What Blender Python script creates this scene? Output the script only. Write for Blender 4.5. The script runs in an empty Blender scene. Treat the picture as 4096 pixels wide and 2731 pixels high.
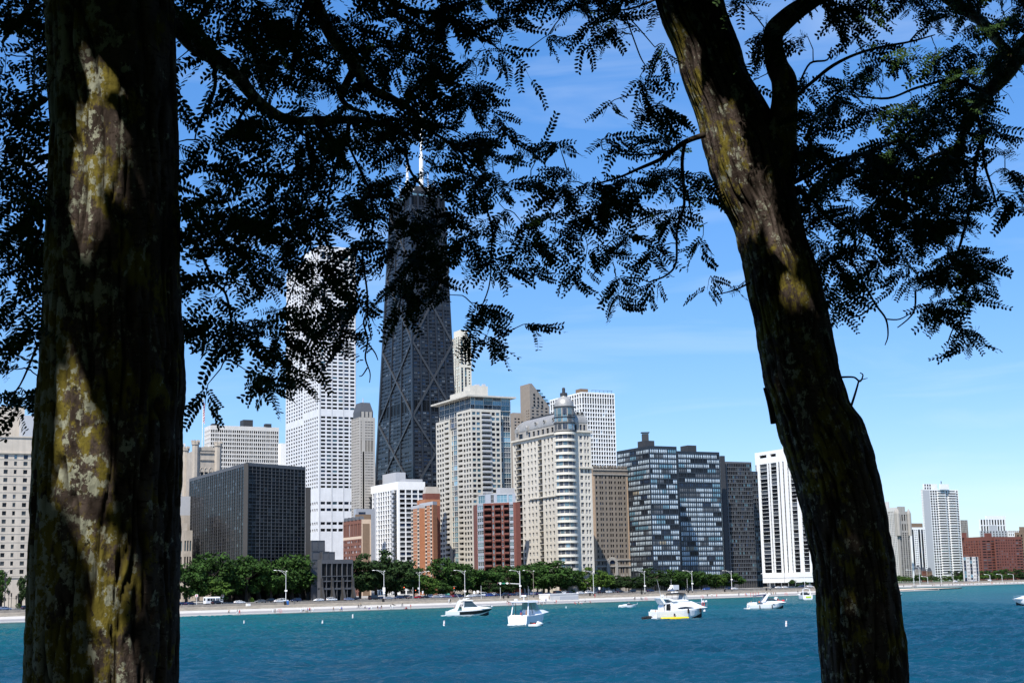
import bpy, math, random
import numpy as np
from mathutils import Vector, Matrix
random.seed(7)
SC = bpy.context.scene
COL = SC.collection
R = math.radians

# ---------------------------------------------------------------- camera
CAM_H = 8.5
PITCH = R(9.69)
ROLL = 0.0204
FPX = 5689.0            # focal length in photo pixels (50 mm on a 36 mm sensor)
UC, VC = 2048.0, 1365.5
_f = Vector((0, math.cos(PITCH), math.sin(PITCH)))
_u0 = Vector((0, -math.sin(PITCH), math.cos(PITCH)))
_r0 = Vector((1, 0, 0))
C_R = _r0 * math.cos(ROLL) - _u0 * math.sin(ROLL)
C_U = _u0 * math.cos(ROLL) + _r0 * math.sin(ROLL)
CAM = Vector((0, 0, CAM_H))
cam_data = bpy.data.cameras.new('camera')
cam_data.lens = 50.0
cam_data.sensor_width = 36.0
cam_data.clip_start = 0.1
cam_data.clip_end = 30000
cam = bpy.data.objects.new('camera', cam_data)
COL.objects.link(cam)
_m = Matrix.Identity(4)
for i in range(3):
    _m[i][0], _m[i][1], _m[i][2], _m[i][3] = C_R[i], C_U[i], -_f[i], CAM[i]
cam.matrix_world = _m
SC.camera = cam

# ---------------------------------------------------------------- light and exposure
SUN_EL, SUN_A = R(55), R(23)      # elevation; angle to the left of straight behind the camera
SUN_DIR = Vector((-math.sin(SUN_A) * math.cos(SUN_EL), -math.cos(SUN_A) * math.cos(SUN_EL), math.sin(SUN_EL)))
world = bpy.data.worlds.new('World')
SC.world = world
world.use_nodes = True
wn, wl = world.node_tree.nodes, world.node_tree.links
wn.clear()
sky = wn.new('ShaderNodeTexSky')
sky.sky_type = 'NISHITA'
sky.sun_disc = False
sky.sun_elevation = SUN_EL
sky.sun_rotation = math.atan2(SUN_DIR.x, SUN_DIR.y)
sky.altitude = 180
sky.air_density = 1.0
sky.dust_density = 0.0
sky.ozone_density = 3.0
hs = wn.new('ShaderNodeHueSaturation')
hs.inputs['Saturation'].default_value = 1.62
hs.inputs['Value'].default_value = 1.95
bg = wn.new('ShaderNodeBackground')
bg.inputs['Strength'].default_value = 0.10
wo = wn.new('ShaderNodeOutputWorld')
# thin wisps of cirrus low in the sky
tc = wn.new('ShaderNodeTexCoord')
mp = wn.new('ShaderNodeMapping'); mp.inputs['Scale'].default_value = (2.2, 2.2, 15.0); mp.inputs['Rotation'].default_value = (R(8), R(-6), 0)
nz = wn.new('ShaderNodeTexNoise'); nz.inputs['Scale'].default_value = 2.1; nz.inputs['Detail'].default_value = 6; nz.inputs['Distortion'].default_value = 0.6
cr = wn.new('ShaderNodeValToRGB')
cr.color_ramp.elements[0].position = 0.54; cr.color_ramp.elements[0].color = (0, 0, 0, 1)
cr.color_ramp.elements[1].position = 0.80; cr.color_ramp.elements[1].color = (0.20, 0.20, 0.20, 1)
mx = wn.new('ShaderNodeMixRGB'); mx.inputs['Color2'].default_value = (6.4, 7.2, 8.2, 1)
wl.new(tc.outputs['Generated'], mp.inputs['Vector']); wl.new(mp.outputs['Vector'], nz.inputs['Vector'])
wl.new(nz.outputs['Fac'], cr.inputs['Fac']); wl.new(cr.outputs['Color'], mx.inputs['Fac'])
gm = wn.new('ShaderNodeGamma'); gm.inputs['Gamma'].default_value = 0.60
wl.new(sky.outputs['Color'], gm.inputs['Color']); wl.new(gm.outputs['Color'], hs.inputs['Color'])
tint = wn.new('ShaderNodeMixRGB'); tint.blend_type = 'MULTIPLY'; tint.inputs['Fac'].default_value = 1; tint.inputs['Color2'].default_value = (0.79, 0.93, 1.2, 1)
wl.new(hs.outputs['Color'], tint.inputs['Color1']); wl.new(tint.outputs['Color'], mx.inputs['Color1']); wl.new(mx.outputs['Color'], bg.inputs['Color'])
wl.new(bg.outputs['Background'], wo.inputs['Surface'])
sun_data = bpy.data.lights.new('sun', 'SUN')
sun_data.energy = 5.0
sun_data.angle = R(0.53)
sun_data.color = (1.0, 0.95, 0.87)
sun = bpy.data.objects.new('sun', sun_data)
COL.objects.link(sun)
sun.location = (-40, -60, 120)
sun.rotation_euler = SUN_DIR.to_track_quat('Z', 'Y').to_euler()
vs = SC.view_settings
vs.view_transform = 'Standard'; vs.look = 'None'; vs.exposure = 0.6; vs.gamma = 1.0; vs.use_curve_mapping = False

# ---------------------------------------------------------------- geometry helpers
def ray(u, v):
    d = _f * FPX + C_R * (u - UC) - C_U * (v - VC)
    return d / d.y
def at(u, v, Y):
    "world point seen at photo pixel (u, v) at forward distance Y"
    return CAM + ray(u, v) * Y
def atz(u, v, z):
    d = ray(u, v)
    return CAM + d * ((z - CAM_H) / d.z)
def px(p):
    q = Vector(p) - CAM
    w = q.dot(_f)
    return (UC + FPX * q.dot(C_R) / w, VC - FPX * q.dot(C_U) / w)
def zat(u, v, Y):
    return at(u, v, Y).z

class MB:
    "collects polygons with material slots and links them as one mesh object"
    def __init__(s):
        s.v = []; s.f = []; s.m = []
    def poly(s, pts, m=0):
        n = len(s.v)
        s.v.extend([tuple(p) for p in pts]); s.f.append(tuple(range(n, n + len(pts)))); s.m.append(m)
    def obox(s, c, ax, ay, az, m=0, skip=()):
        "box with centre c and half-extent vectors"
        c, ax, ay, az = Vector(c), Vector(ax), Vector(ay), Vector(az)
        n = len(s.v)
        for k in range(8):
            s.v.append(tuple(c + (ax if k & 1 else -ax) + (ay if k & 2 else -ay) + (az if k & 4 else -az)))
        for i, q in enumerate(((0, 2, 3, 1), (4, 5, 7, 6), (0, 1, 5, 4), (2, 6, 7, 3), (0, 4, 6, 2), (1, 3, 7, 5))):
            if i in skip: continue
            s.f.append(tuple(n + k for k in q)); s.m.append(m)
    def box(s, x0, x1, y0, y1, z0, z1, m=0):
        s.obox(((x0 + x1) / 2, (y0 + y1) / 2, (z0 + z1) / 2), ((x1 - x0) / 2, 0, 0), (0, (y1 - y0) / 2, 0), (0, 0, (z1 - z0) / 2), m)
    def prism(s, pts, z0, z1, m=0, mt=None):
        "vertical prism from plan points (counter-clockwise)"
        n = len(pts)
        for i in range(n):
            a, b = pts[i], pts[(i + 1) % n]
            s.poly([(a[0], a[1], z0), (b[0], b[1], z0), (b[0], b[1], z1), (a[0], a[1], z1)], m)
        s.poly([(p[0], p[1], z1) for p in pts], m if mt is None else mt)
        s.poly([(p[0], p[1], z0) for p in reversed(pts)], m)
    def tube(s, pts, radii, n=8, m=0, caps=True):
        pts = [Vector(p) for p in pts]
        base = len(s.v); up = None
        for i, p in enumerate(pts):
            t = (pts[min(i + 1, len(pts) - 1)] - pts[max(i - 1, 0)])
            t = t.normalized() if t.length > 1e-9 else Vector((0, 0, 1))
            if up is None:
                up = Vector((1, 0, 0)) if abs(t.z) > 0.8 else Vector((0, 0, 1))
            a = t.cross(up)
            a = a.normalized() if a.length > 1e-6 else t.orthogonal().normalized()
            b = a.cross(t); up = b
            for k in range(n):
                q = 2 * math.pi * k / n
                s.v.append(tuple(p + (a * math.cos(q) + b * math.sin(q)) * radii[i]))
        for i in range(len(pts) - 1):
            for k in range(n):
                s.f.append((base + i * n + k, base + i * n + (k + 1) % n, base + (i + 1) * n + (k + 1) % n, base + (i + 1) * n + k)); s.m.append(m)
        if caps:
            s.f.append(tuple(base + k for k in reversed(range(n)))); s.m.append(m)
            e = base + (len(pts) - 1) * n
            s.f.append(tuple(e + k for k in range(n))); s.m.append(m)
    def lathe(s, c, prof, n=16, m=0, a0=0.0, a1=2 * math.pi):
        "surface of revolution about the vertical through c; prof = [(r, z)]"
        full = abs(a1 - a0 - 2 * math.pi) < 1e-6
        base = len(s.v); k1 = n if full else n + 1
        for r, z in prof:
            for k in range(k1):
                q = a0 + (a1 - a0) * k / n
                s.v.append((c[0] + r * math.cos(q), c[1] + r * math.sin(q), c[2] + z))
        for i in range(len(prof) - 1):
            for k in range(n):
                k2 = (k + 1) % k1
                s.f.append((base + i * k1 + k, base + i * k1 + k2, base + (i + 1) * k1 + k2, base + (i + 1) * k1 + k)); s.m.append(m)
    def loft(s, rings, m=0, close=True, caps=True):
        base = len(s.v); n = len(rings[0])
        for r in rings: s.v.extend([tuple(p) for p in r])
        for i in range(len(rings) - 1):
            for k in range(n if close else n - 1):
                s.f.append((base + i * n + k, base + i * n + (k + 1) % n, base + (i + 1) * n + (k + 1) % n, base + (i + 1) * n + k)); s.m.append(m)
        if caps and close:
            s.f.append(tuple(base + k for k in reversed(range(n)))); s.m.append(m)
            s.f.append(tuple(base + (len(rings) - 1) * n + k for k in range(n))); s.m.append(m)
    def mesh(s, name, mats, smooth=False):
        me = bpy.data.meshes.new(name)
        me.from_pydata(s.v, [], s.f)
        for mt in mats: me.materials.append(mt)
        if len(mats) > 1: me.polygons.foreach_set('material_index', s.m)
        if smooth: me.polygons.foreach_set('use_smooth', [True] * len(me.polygons))
        me.update()
        return me
    def build(s, name, mats, parent=None, smooth=False, origin=None, label=None):
        if not isinstance(mats, (list, tuple)): mats = [mats]
        if origin is not None:
            ox, oy, oz = origin
            s.v = [(x - ox, y - oy, z - oz) for x, y, z in s.v]
        o = bpy.data.objects.new(name, s.mesh(name, mats, smooth))
        COL.objects.link(o)
        if origin is not None and parent is None: o.location = origin
        if parent is not None: o.parent = parent
        if label: o['label'] = label
        return o

def tag(o, label, cat, group=None):
    o['label'] = label; o['category'] = cat
    if group: o['group'] = group
    return o
def struct(o, kind='structure'):
    o['kind'] = kind
    return o
def thing(name, label, cat, loc=(0, 0, 0), rz=0.0, group=None):
    o = bpy.data.objects.new(name, None)
    o.empty_display_size = 0.5
    COL.objects.link(o)
    o.location = loc; o.rotation_euler = (0, 0, rz)
    return tag(o, label, cat, group)
def kids_(o):
    return KIDS.get(o.name, [])
def dup(src, label=None, loc=None, rz=None, scale=None, group=None, tint=None, tint_parts=('body',)):
    "copy a thing, its parts and their sub-parts"
    r = src.copy(); COL.objects.link(r)
    if label: r['label'] = label
    if group: r['group'] = group
    if loc is not None: r.location = loc
    if rz is not None: r.rotation_euler = (0, 0, rz)
    if scale is not None: r.scale = (scale, scale, scale) if not hasattr(scale, '__len__') else scale
    def rec(a, b):
        for ch in list(a.children):
            c = ch.copy(); COL.objects.link(c); c.parent = b
            if tint is not None and ch.name.split('.')[0] in tint_parts:
                c.material_slots[0].link = 'OBJECT'; c.material_slots[0].material = tint
            rec(ch, c)
    rec(src, r)
    if tint is not None and r.type == 'MESH':
        r.material_slots[0].link = 'OBJECT'; r.material_slots[0].material = tint
    return r

# ---------------------------------------------------------------- materials
MATS = {}
def mat(name, col, rough=0.7, var=0.12, scale=0.6, metal=0.0, spec=0.4, bump=0.0, bscale=6.0, stretch=(1, 1, 1), rnd=0.0, streak=0.0):
    if name in MATS: return MATS[name]
    m = bpy.data.materials.new(name); m.use_nodes = True
    n, l = m.node_tree.nodes, m.node_tree.links
    b = n['Principled BSDF']
    b.inputs['Roughness'].default_value = rough
    b.inputs['Metallic'].default_value = metal
    b.inputs['Specular IOR Level'].default_value = spec
    tc = n.new('ShaderNodeTexCoord'); mp = n.new('ShaderNodeMapping'); mp.inputs['Scale'].default_value = stretch
    l.new(tc.outputs['Object'], mp.inputs['Vector'])
    src = None
    if var > 0:
        nz = n.new('ShaderNodeTexNoise'); nz.inputs['Scale'].default_value = scale; nz.inputs['Detail'].default_value = 6
        nz.inputs['Roughness'].default_value = 0.65
        l.new(mp.outputs['Vector'], nz.inputs['Vector'])
        mr = n.new('ShaderNodeMapRange')
        mr.inputs['From Min'].default_value = 0.25; mr.inputs['From Max'].default_value = 0.75
        mr.inputs['To Min'].default_value = 1 - var; mr.inputs['To Max'].default_value = 1 + var * 0.8
        l.new(nz.outputs['Fac'], mr.inputs['Value'])
        src = mr.outputs['Result']
        if streak > 0:   # rain streaks down the walls
            mp2 = n.new('ShaderNodeMapping'); mp2.inputs['Scale'].default_value = (0.55, 0.55, 0.03)
            l.new(tc.outputs['Object'], mp2.inputs['Vector'])
            n2 = n.new('ShaderNodeTexNoise'); n2.inputs['Scale'].default_value = 1.0; n2.inputs['Detail'].default_value = 5
            l.new(mp2.outputs['Vector'], n2.inputs['Vector'])
            m2 = n.new('ShaderNodeMapRange')
            m2.inputs['From Min'].default_value = 0.4; m2.inputs['From Max'].default_value = 0.7
            m2.inputs['To Min'].default_value = 1 - streak; m2.inputs['To Max'].default_value = 1
            l.new(n2.outputs['Fac'], m2.inputs['Value'])
            mm = n.new('ShaderNodeMath'); mm.operation = 'MULTIPLY'
            l.new(src, mm.inputs[0]); l.new(m2.outputs['Result'], mm.inputs[1]); src = mm.outputs[0]
    if rnd > 0:
        oi = n.new('ShaderNodeObjectInfo'); ge = n.new('ShaderNodeNewGeometry')
        ad = n.new('ShaderNodeMath'); ad.operation = 'ADD'; fr = n.new('ShaderNodeMath'); fr.operation = 'FRACT'
        l.new(oi.outputs['Random'], ad.inputs[0]); l.new(ge.outputs['Random Per Island'], ad.inputs[1]); l.new(ad.outputs[0], fr.inputs[0])
        mr = n.new('ShaderNodeMapRange'); mr.inputs['To Min'].default_value = 1 - rnd; mr.inputs['To Max'].default_value = 1 + rnd
        l.new(fr.outputs[0], mr.inputs['Value'])
        if src is None: src = mr.outputs['Result']
        else:
            mm = n.new('ShaderNodeMath'); mm.operation = 'MULTIPLY'
            l.new(src, mm.inputs[0]); l.new(mr.outputs['Result'], mm.inputs[1]); src = mm.outputs[0]
    if src is not None:
        vm = n.new('ShaderNodeVectorMath'); vm.operation = 'SCALE'
        vm.inputs[0].default_value = col[:3]
        l.new(src, vm.inputs['Scale']); l.new(vm.outputs['Vector'], b.inputs['Base Color'])
    else:
        b.inputs['Base Color'].default_value = (*col[:3], 1)
    if bump > 0:
        nb = n.new('ShaderNodeTexNoise'); nb.inputs['Scale'].default_value = bscale; nb.inputs['Detail'].default_value = 5
        bp = n.new('ShaderNodeBump'); bp.inputs['Strength'].default_value = bump
        l.new(mp.outputs['Vector'], nb.inputs['Vector']); l.new(nb.outputs['Fac'], bp.inputs['Height']); l.new(bp.outputs['Normal'], b.inputs['Normal'])
    MATS[name] = m
    return m
# window panes: dark rooms behind glass, some with blinds or curtains drawn
G_DARK = mat('glass_dark', (0.009, 0.012, 0.019), 0.08, 0, rnd=0.6, spec=0.2)
G_BLACK = mat('glass_black', (0.005, 0.006, 0.008), 0.25, 0, rnd=0.5, spec=0.10)
G_BLUE = mat('glass_blue', (0.014, 0.028, 0.06), 0.06, 0, rnd=0.5, spec=0.35)
G_TEAL = mat('glass_teal', (0.05, 0.12, 0.15), 0.05, 0, rnd=0.4, spec=0.7)
G_SKY = mat('glass_sky', (0.16, 0.30, 0.38), 0.06, 0, rnd=0.2, spec=0.7)
G_CURT = mat('glass_curtain', (0.47, 0.55, 0.60), 0.3, 0, rnd=0.22, spec=0.6)
G_CURTW = mat('glass_curtain_warm', (0.36, 0.31, 0.23), 0.3, 0, rnd=0.25, spec=0.5)
G_GREY = mat('glass_grey', (0.10, 0.11, 0.125), 0.2, 0, rnd=0.5, spec=0.5)
G_INT = mat('glass_interior', (0.05, 0.055, 0.06), 0.1, 0, rnd=0.7, spec=0.5)
F_DARK = mat('frame_dark', (0.03, 0.032, 0.036), 0.5, 0)
F_WHITE = mat('frame_white', (0.7, 0.71, 0.72), 0.5, 0)
F_GREY = mat('frame_grey', (0.22, 0.23, 0.25), 0.45, 0)

# ---------------------------------------------------------------- buildings
GRID = R(27.4)
L_DIR = Vector((-math.sin(GRID), math.cos(GRID), 0))
R_DIR = Vector((math.cos(GRID), math.sin(GRID), 0))
def dirvp(u):
    "horizontal direction whose lines vanish at photo column u"
    v = Vector(((u - UC) / FPX, 1.0, 0)); return v.normalized()
def hit(C, d, u, v):
    "point of the plan line C + s*d seen at photo column u"
    q = ray(u, v)
    den = d.x * q.y - d.y * q.x
    s = (q.x * C.y - q.y * C.x) / den
    return Vector((C.x + d.x * s, C.y + d.y * s, 0))
def plan(uC, vC, dC, uL, uR, ld=L_DIR, rd=R_DIR):
    C = at(uC, vC, dC); zt = C.z; C0 = Vector((C.x, C.y, 0))
    Lp = hit(C0, ld, uL, vC); Rp = hit(C0, rd, uR, vC)
    return C0, Lp, Rp, Lp + Rp - C0, zt

class Building:
    def __init__(s, name, label, origin, mats, cat='building'):
        s.o = Vector((origin[0], origin[1], origin[2] if len(origin) > 2 else 2.0))
        s.root = thing(name, label, cat, s.o)
        s.w = MB(); s.mats = mats; s.pieces = []
    def face(s, P0, P1, z0, z1, cols, rows, types, Q0=None, Q1=None, depth=0.35):
        """wall with real openings. P0->P1 plan points left to right seen from outside; Q0,Q1 = the same at the top (taper).
        cols [(width, type)], rows bottom-up [(height, {type: othertype} or None)]"""
        A, B = Vector((P0[0], P0[1], z0)), Vector((P1[0], P1[1], z0))
        D = Vector((*(Q0 or P0)[:2], z1)); E = Vector((*(Q1 or P1)[:2], z1))
        tw = sum(c[0] for c in cols); th = sum(r[0] for r in rows)
        ex = (B - A).normalized(); n = Vector((ex.y, -ex.x, 0))
        def P(a, b, dep=0.0):
            p = (A.lerp(B, a)).lerp(D.lerp(E, a), b)
            return p - n * dep if dep else p
        b0 = 0.0
        for rh, ov in rows:
            b1 = b0 + rh / th; a0 = 0.0
            ca = 0
            while ca < len(cols):
                cw, ct = cols[ca]
                t = (ov or {}).get(ct, (ov or {}).get('*', ct) if ct != 'p' else ct)
                a1 = a0 + cw / tw
                ty = types.get(t)
                # merge neighbouring plain wall cells
                if ty is None or ty['k'] == 'wall':
                    mi = 0 if ty is None else ty.get('m', 0)
                    while ca + 1 < len(cols):
                        c2 = cols[ca + 1]; t2 = (ov or {}).get(c2[1], (ov or {}).get('*', c2[1]) if c2[1] != 'p' else c2[1]); y2 = types.get(t2)
                        if (y2 is None or y2['k'] == 'wall') and (0 if y2 is None else y2.get('m', 0)) == mi:
                            a1 += c2[0] / tw; ca += 1
                        else: break
                    s.w.poly([P(a0, b0), P(a1, b0), P(a1, b1), P(a0, b1)], mi)
                else:
                    s.cell(P, a0, a1, b0, b1, ty, ex, n, depth)
                a0 = a1; ca += 1
            b0 = b1
    def cell(s, P, a0, a1, b0, b1, ty, ex, n, depth):
        mi = ty.get('m', 0); dep = ty.get('d', depth)
        sl, hd = ty.get('sill', 0.25), ty.get('head', 0.85)
        l_, r_ = ty.get('l', 0.0), ty.get('r', 1.0)
        bs, bh = b0 + (b1 - b0) * sl, b0 + (b1 - b0) * hd
        x0, x1 = a0 + (a1 - a0) * l_, a0 + (a1 - a0) * r_
        q = s.w.poly
        if sl > 0: q([P(a0, b0), P(a1, b0), P(a1, bs), P(a0, bs)], ty.get('ms', mi))
        if hd < 1: q([P(a0, bh), P(a1, bh), P(a1, b1), P(a0, b1)], mi)
        if l_ > 0: q([P(a0, bs), P(x0, bs), P(x0, bh), P(a0, bh)], mi)
        if r_ < 1: q([P(x1, bs), P(a1, bs), P(a1, bh), P(x1, bh)], mi)
        mr = ty.get('mr', mi)
        q([P(x0, bs), P(x1, bs), P(x1, bs, dep), P(x0, bs, dep)], mr)
        q([P(x0, bh, dep), P(x1, bh, dep), P(x1, bh), P(x0, bh)], mr)
        q([P(x0, bs), P(x0, bs, dep), P(x0, bh, dep), P(x0, bh)], mr)
        q([P(x1, bs, dep), P(x1, bs), P(x1, bh), P(x1, bh, dep)], mr)
        g = ty['g']
        if callable(g): gm = g()
        elif isinstance(g, (list, tuple)): gm = random.choices([k[0] for k in g], [k[1] for k in g])[0]
        else: gm = g
        p00, p11 = P(x0, bs, dep), P(x1, bh, dep)
        W, H = (P(x1, bs) - P(x0, bs)).length, p11.z - p00.z
        s.piece('window', p00, ex, n, W, H, (gm, ty.get('f', F_DARK), ty.get('mu', 1), ty.get('tr', 0)))
        if ty['k'] == 'balc':
            c0 = P(x0, bs); s.piece('balcony_railing', c0 + n * ty.get('out', 0.02), ex, n, W, ty.get('rh', 1.05), ('rail', ty.get('rm', F_GREY), ty.get('out', 0.02)))
    def piece(s, name, p, ex, n, W, H, key):
        c = p + ex * W / 2; dist = max(1.0, c.y)
        view = (c - CAM).normalized()
        pw = W * abs(n.dot(view)) / dist * FPX; ph = H / dist * FPX
        s.pieces.append((name, p - s.o, ex, n, W, H, key, pw, ph))
    def flat(s, pts, z, m=0):
        s.w.poly([(p[0], p[1], z) for p in pts], m)
    def block(s, pts, z0, z1, m=0, mt=None):
        s.w.prism(pts, z0, z1, m, mt)
    def sub(s, mb, name, mats, label=None, smooth=False):
        return mb.build(name, mats, s.root, smooth, origin=s.o, label=label)
    def done(s, limit=300, minpx=7.0):
        s.w.build('wall', s.mats, s.root, origin=s.o)
        by = {}
        for pc in s.pieces: by.setdefault(pc[0], []).append(pc)
        for name, ps in by.items():
            ps.sort(key=lambda k: -k[7] * k[8])
            solo = [k for k in ps if min(k[7], k[8]) >= minpx or (name != 'window' and k[7] >= 9 and k[8] >= 3)][:limit]
            ids = set(map(id, solo)); rest = [k for k in ps if id(k) not in ids]
            for (_, p, ex, n, W, H, key, pw, ph) in solo:
                me = piece_mesh(name, W, H, key)
                o = bpy.data.objects.new(name, me); COL.objects.link(o); o.parent = s.root
                M = Matrix(((ex.x, -n.x, 0, p.x), (ex.y, -n.y, 0, p.y), (0, 0, 1, p.z), (0, 0, 0, 1)))
                o.matrix_local = M
            if rest:
                mb = MB(); ms = []
                for (_, p, ex, n, W, H, key, pw, ph) in rest:
                    v, f, m, mm = piece_geo(W, H, key, pw < 5)
                    b0 = len(mb.v)
                    for (x, y, z) in v: mb.v.append((p.x + ex.x * x - n.x * y, p.y + ex.y * x - n.y * y, p.z + z))
                    for fc, k in zip(f, m):
                        mt = mm[k]
                        if mt not in ms: ms.append(mt)
                        mb.f.append(tuple(b0 + i for i in fc)); mb.m.append(ms.index(mt))
                o = mb.build('small_windows' if name == 'window' else 'small_railings', ms, s.root)
                o['kind'] = 'stuff'
        return s.root
_PM = {}
def piece_geo(W, H, key, simple=False):
    b = MB()
    if key[0] == 'rail':
        mt, out = key[1], key[2]
        b.obox((W / 2, 0, H * 0.94), (W / 2, 0, 0), (0, 0.04, 0), (0, 0, H * 0.06), 0)
        b.obox((W / 2, 0.0, H * 0.40), (W / 2, 0, 0), (0, 0.02, 0), (0, 0, H * 0.40), 0)
        if out > 0.1:
            b.obox((W / 2, out / 2, -0.1), (W / 2, 0, 0), (0, out / 2, 0), (0, 0, 0.1), 0)
            for x in (0.03, W - 0.03): b.obox((x, out / 2, H / 2), (0.03, 0, 0), (0, out / 2 - .05, 0), (0, 0, H / 2), 0)
        return b.v, b.f, b.m, [mt]
    gm, fm, mu, tr = key
    b.poly([(0, 0, 0), (W, 0, 0), (W, 0, H), (0, 0, H)], 0)
    if not simple:
        t = min(0.07, W * 0.05)
        for k in range(mu):
            x = W * (k + 1) / (mu + 1)
            b.obox((x, -0.05, H / 2), (t / 2, 0, 0), (0, 0.05, 0), (0, 0, H / 2), 1)
        for z in ([H * tr] if tr else []):
            b.obox((W / 2, -0.04, z), (W / 2, 0, 0), (0, 0.035, 0), (0, 0, t / 2), 1)
        for x in (t / 2, W - t / 2): b.obox((x, -0.045, H / 2), (t / 2, 0, 0), (0, 0.04, 0), (0, 0, H / 2), 1)
        for z in (t / 2, H - t / 2): b.obox((W / 2, -0.042, z), (W / 2 - t, 0, 0), (0, 0.038, 0), (0, 0, t / 2), 1)
    return b.v, b.f, b.m, [gm, fm]
def piece_mesh(name, W, H, key):
    k = (name, round(W, 2), round(H, 2), tuple(getattr(q, 'name', q) for q in key))
    if k not in _PM:
        v, f, m, mm = piece_geo(W, H, key)
        b = MB(); b.v, b.f, b.m = v, f, m
        _PM[k] = b.mesh(name, mm)
    return _PM[k]
def win(g=None, sill=0.25, head=0.85, d=0.35, **k):
    return dict(k='win', g=g or [(G_DARK, 5), (G_BLUE, 2), (G_GREY, 1)], sill=sill, head=head, d=d, **k)
def balc(g=None, sill=0.08, head=0.9, d=1.5, **k):
    return dict(k='balc', g=g or [(G_BLACK, 4), (G_DARK, 1)], sill=sill, head=head, d=d, **k)
def wall(m=0): return dict(k='wall', m=m)
def rep(s, n): return list(s) * n
def pat(spec):
    "pattern text: 'w1 p.5 w1' -> [(1,'w'),(.5,'p'),(1,'w')]"
    return [(float(t[1:]), t[0]) for t in spec.split()]
# ================================================================ SETTING
def shader_water():
    m = bpy.data.materials.new('lake_water'); m.use_nodes = True
    n, l = m.node_tree.nodes, m.node_tree.links
    n.remove(n['Principled BSDF'])
    df = n.new('ShaderNodeBsdfDiffuse'); gl = n.new('ShaderNodeBsdfGlossy'); gl.inputs['Roughness'].default_value = 0.22
    fr = n.new('ShaderNodeFresnel'); fr.inputs['IOR'].default_value = 1.33
    fm = n.new('ShaderNodeMapRange'); fm.inputs['From Max'].default_value = 1.0; fm.inputs['To Max'].default_value = 0.42
    mxs = n.new('ShaderNodeMixShader')
    l.new(fr.outputs[0], fm.inputs['Value']); l.new(fm.outputs['Result'], mxs.inputs['Fac']); l.new(df.outputs[0], mxs.inputs[1]); l.new(gl.outputs[0], mxs.inputs[2])
    l.new(mxs.outputs[0], n['Material Output'].inputs['Surface'])
    tc = n.new('ShaderNodeTexCoord')
    # shallow sandy shelf along the shore is teal, the deeper basin blue
    sx = n.new('ShaderNodeSeparateXYZ'); l.new(tc.outputs['Object'], sx.inputs[0])
    sb = n.new('ShaderNodeMath'); sb.operation = 'SUBTRACT'; l.new(sx.outputs['Y'], sb.inputs[0]); l.new(sx.outputs['X'], sb.inputs[1])
    nz0 = n.new('ShaderNodeTexNoise'); nz0.inputs['Scale'].default_value = 0.012; nz0.inputs['Detail'].default_value = 4
    l.new(tc.outputs['Object'], nz0.inputs['Vector'])
    ad = n.new('ShaderNodeMath'); ad.operation = 'MULTIPLY_ADD'; ad.inputs[1].default_value = 170; l.new(nz0.outputs['Fac'], ad.inputs[0]); l.new(sb.outputs[0], ad.inputs[2])
    mr = n.new('ShaderNodeMapRange'); mr.inputs['From Min'].default_value = 250; mr.inputs['From Max'].default_value = 690
    l.new(ad.outputs[0], mr.inputs['Value'])
    ramp = n.new('ShaderNodeValToRGB')
    ramp.color_ramp.elements[0].color = (0.003, 0.041, 0.072, 1)
    ramp.color_ramp.elements[1].color = (0.004, 0.092, 0.094, 1)
    l.new(mr.outputs['Result'], ramp.inputs['Fac'])
    n9 = n.new('ShaderNodeTexNoise'); n9.inputs['Scale'].default_value = 0.05; n9.inputs['Detail'].default_value = 5
    mp9 = n.new('ShaderNodeMapping'); mp9.inputs['Scale'].default_value = (0.5, 1.6, 1); mp9.inputs['Rotation'].default_value = (0, 0, R(-12))
    l.new(tc.outputs['Object'], mp9.inputs['Vector']); l.new(mp9.outputs['Vector'], n9.inputs['Vector'])
    m9 = n.new('ShaderNodeMapRange'); m9.inputs['From Min'].default_value = .3; m9.inputs['From Max'].default_value = .7
    m9.inputs['To Min'].default_value = .8; m9.inputs['To Max'].default_value = 1.2
    l.new(n9.outputs['Fac'], m9.inputs['Value'])
    vm = n.new('ShaderNodeVectorMath'); vm.operation = 'SCALE'
    l.new(ramp.outputs['Color'], vm.inputs[0]); l.new(m9.outputs['Result'], vm.inputs['Scale'])
    l.new(vm.outputs['Vector'], df.inputs['Color'])
    prev = None
    for sc_, st, strg in ((0.5, (0.7, 1.3, 1), 0.85), (1.9, (0.8, 1.2, 1), 0.6)):
        mp = n.new('ShaderNodeMapping'); mp.inputs['Scale'].default_value = st; mp.inputs['Rotation'].default_value = (0, 0, R(-14))
        l.new(tc.outputs['Object'], mp.inputs['Vector'])
        nz = n.new('ShaderNodeTexNoise'); nz.inputs['Scale'].default_value = sc_; nz.inputs['Detail'].default_value = 4; nz.inputs['Distortion'].default_value = .4
        l.new(mp.outputs['Vector'], nz.inputs['Vector'])
        bp = n.new('ShaderNodeBump'); bp.inputs['Strength'].default_value = strg; bp.inputs['Distance'].default_value = 0.3
        l.new(nz.outputs['Fac'], bp.inputs['Height'])
        if prev: l.new(prev.outputs['Normal'], bp.inputs['Normal'])
        prev = bp
    for q in (df, gl, fr): l.new(prev.outputs['Normal'], q.inputs['Normal'])
    return m
M_WATER = shader_water()
WX0, WX1, WY0, WY1 = -140.0, 150.0, 84.0, 520.0     # the wind-ruffled water in view is real wave geometry
w_ = MB()
gx = [-3000, -900, -400, WX0, WX1, 400, 1200, 3000, 9000]; gy = [-600, WY0, WY1, 900, 1600, 4000, 12000]
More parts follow.
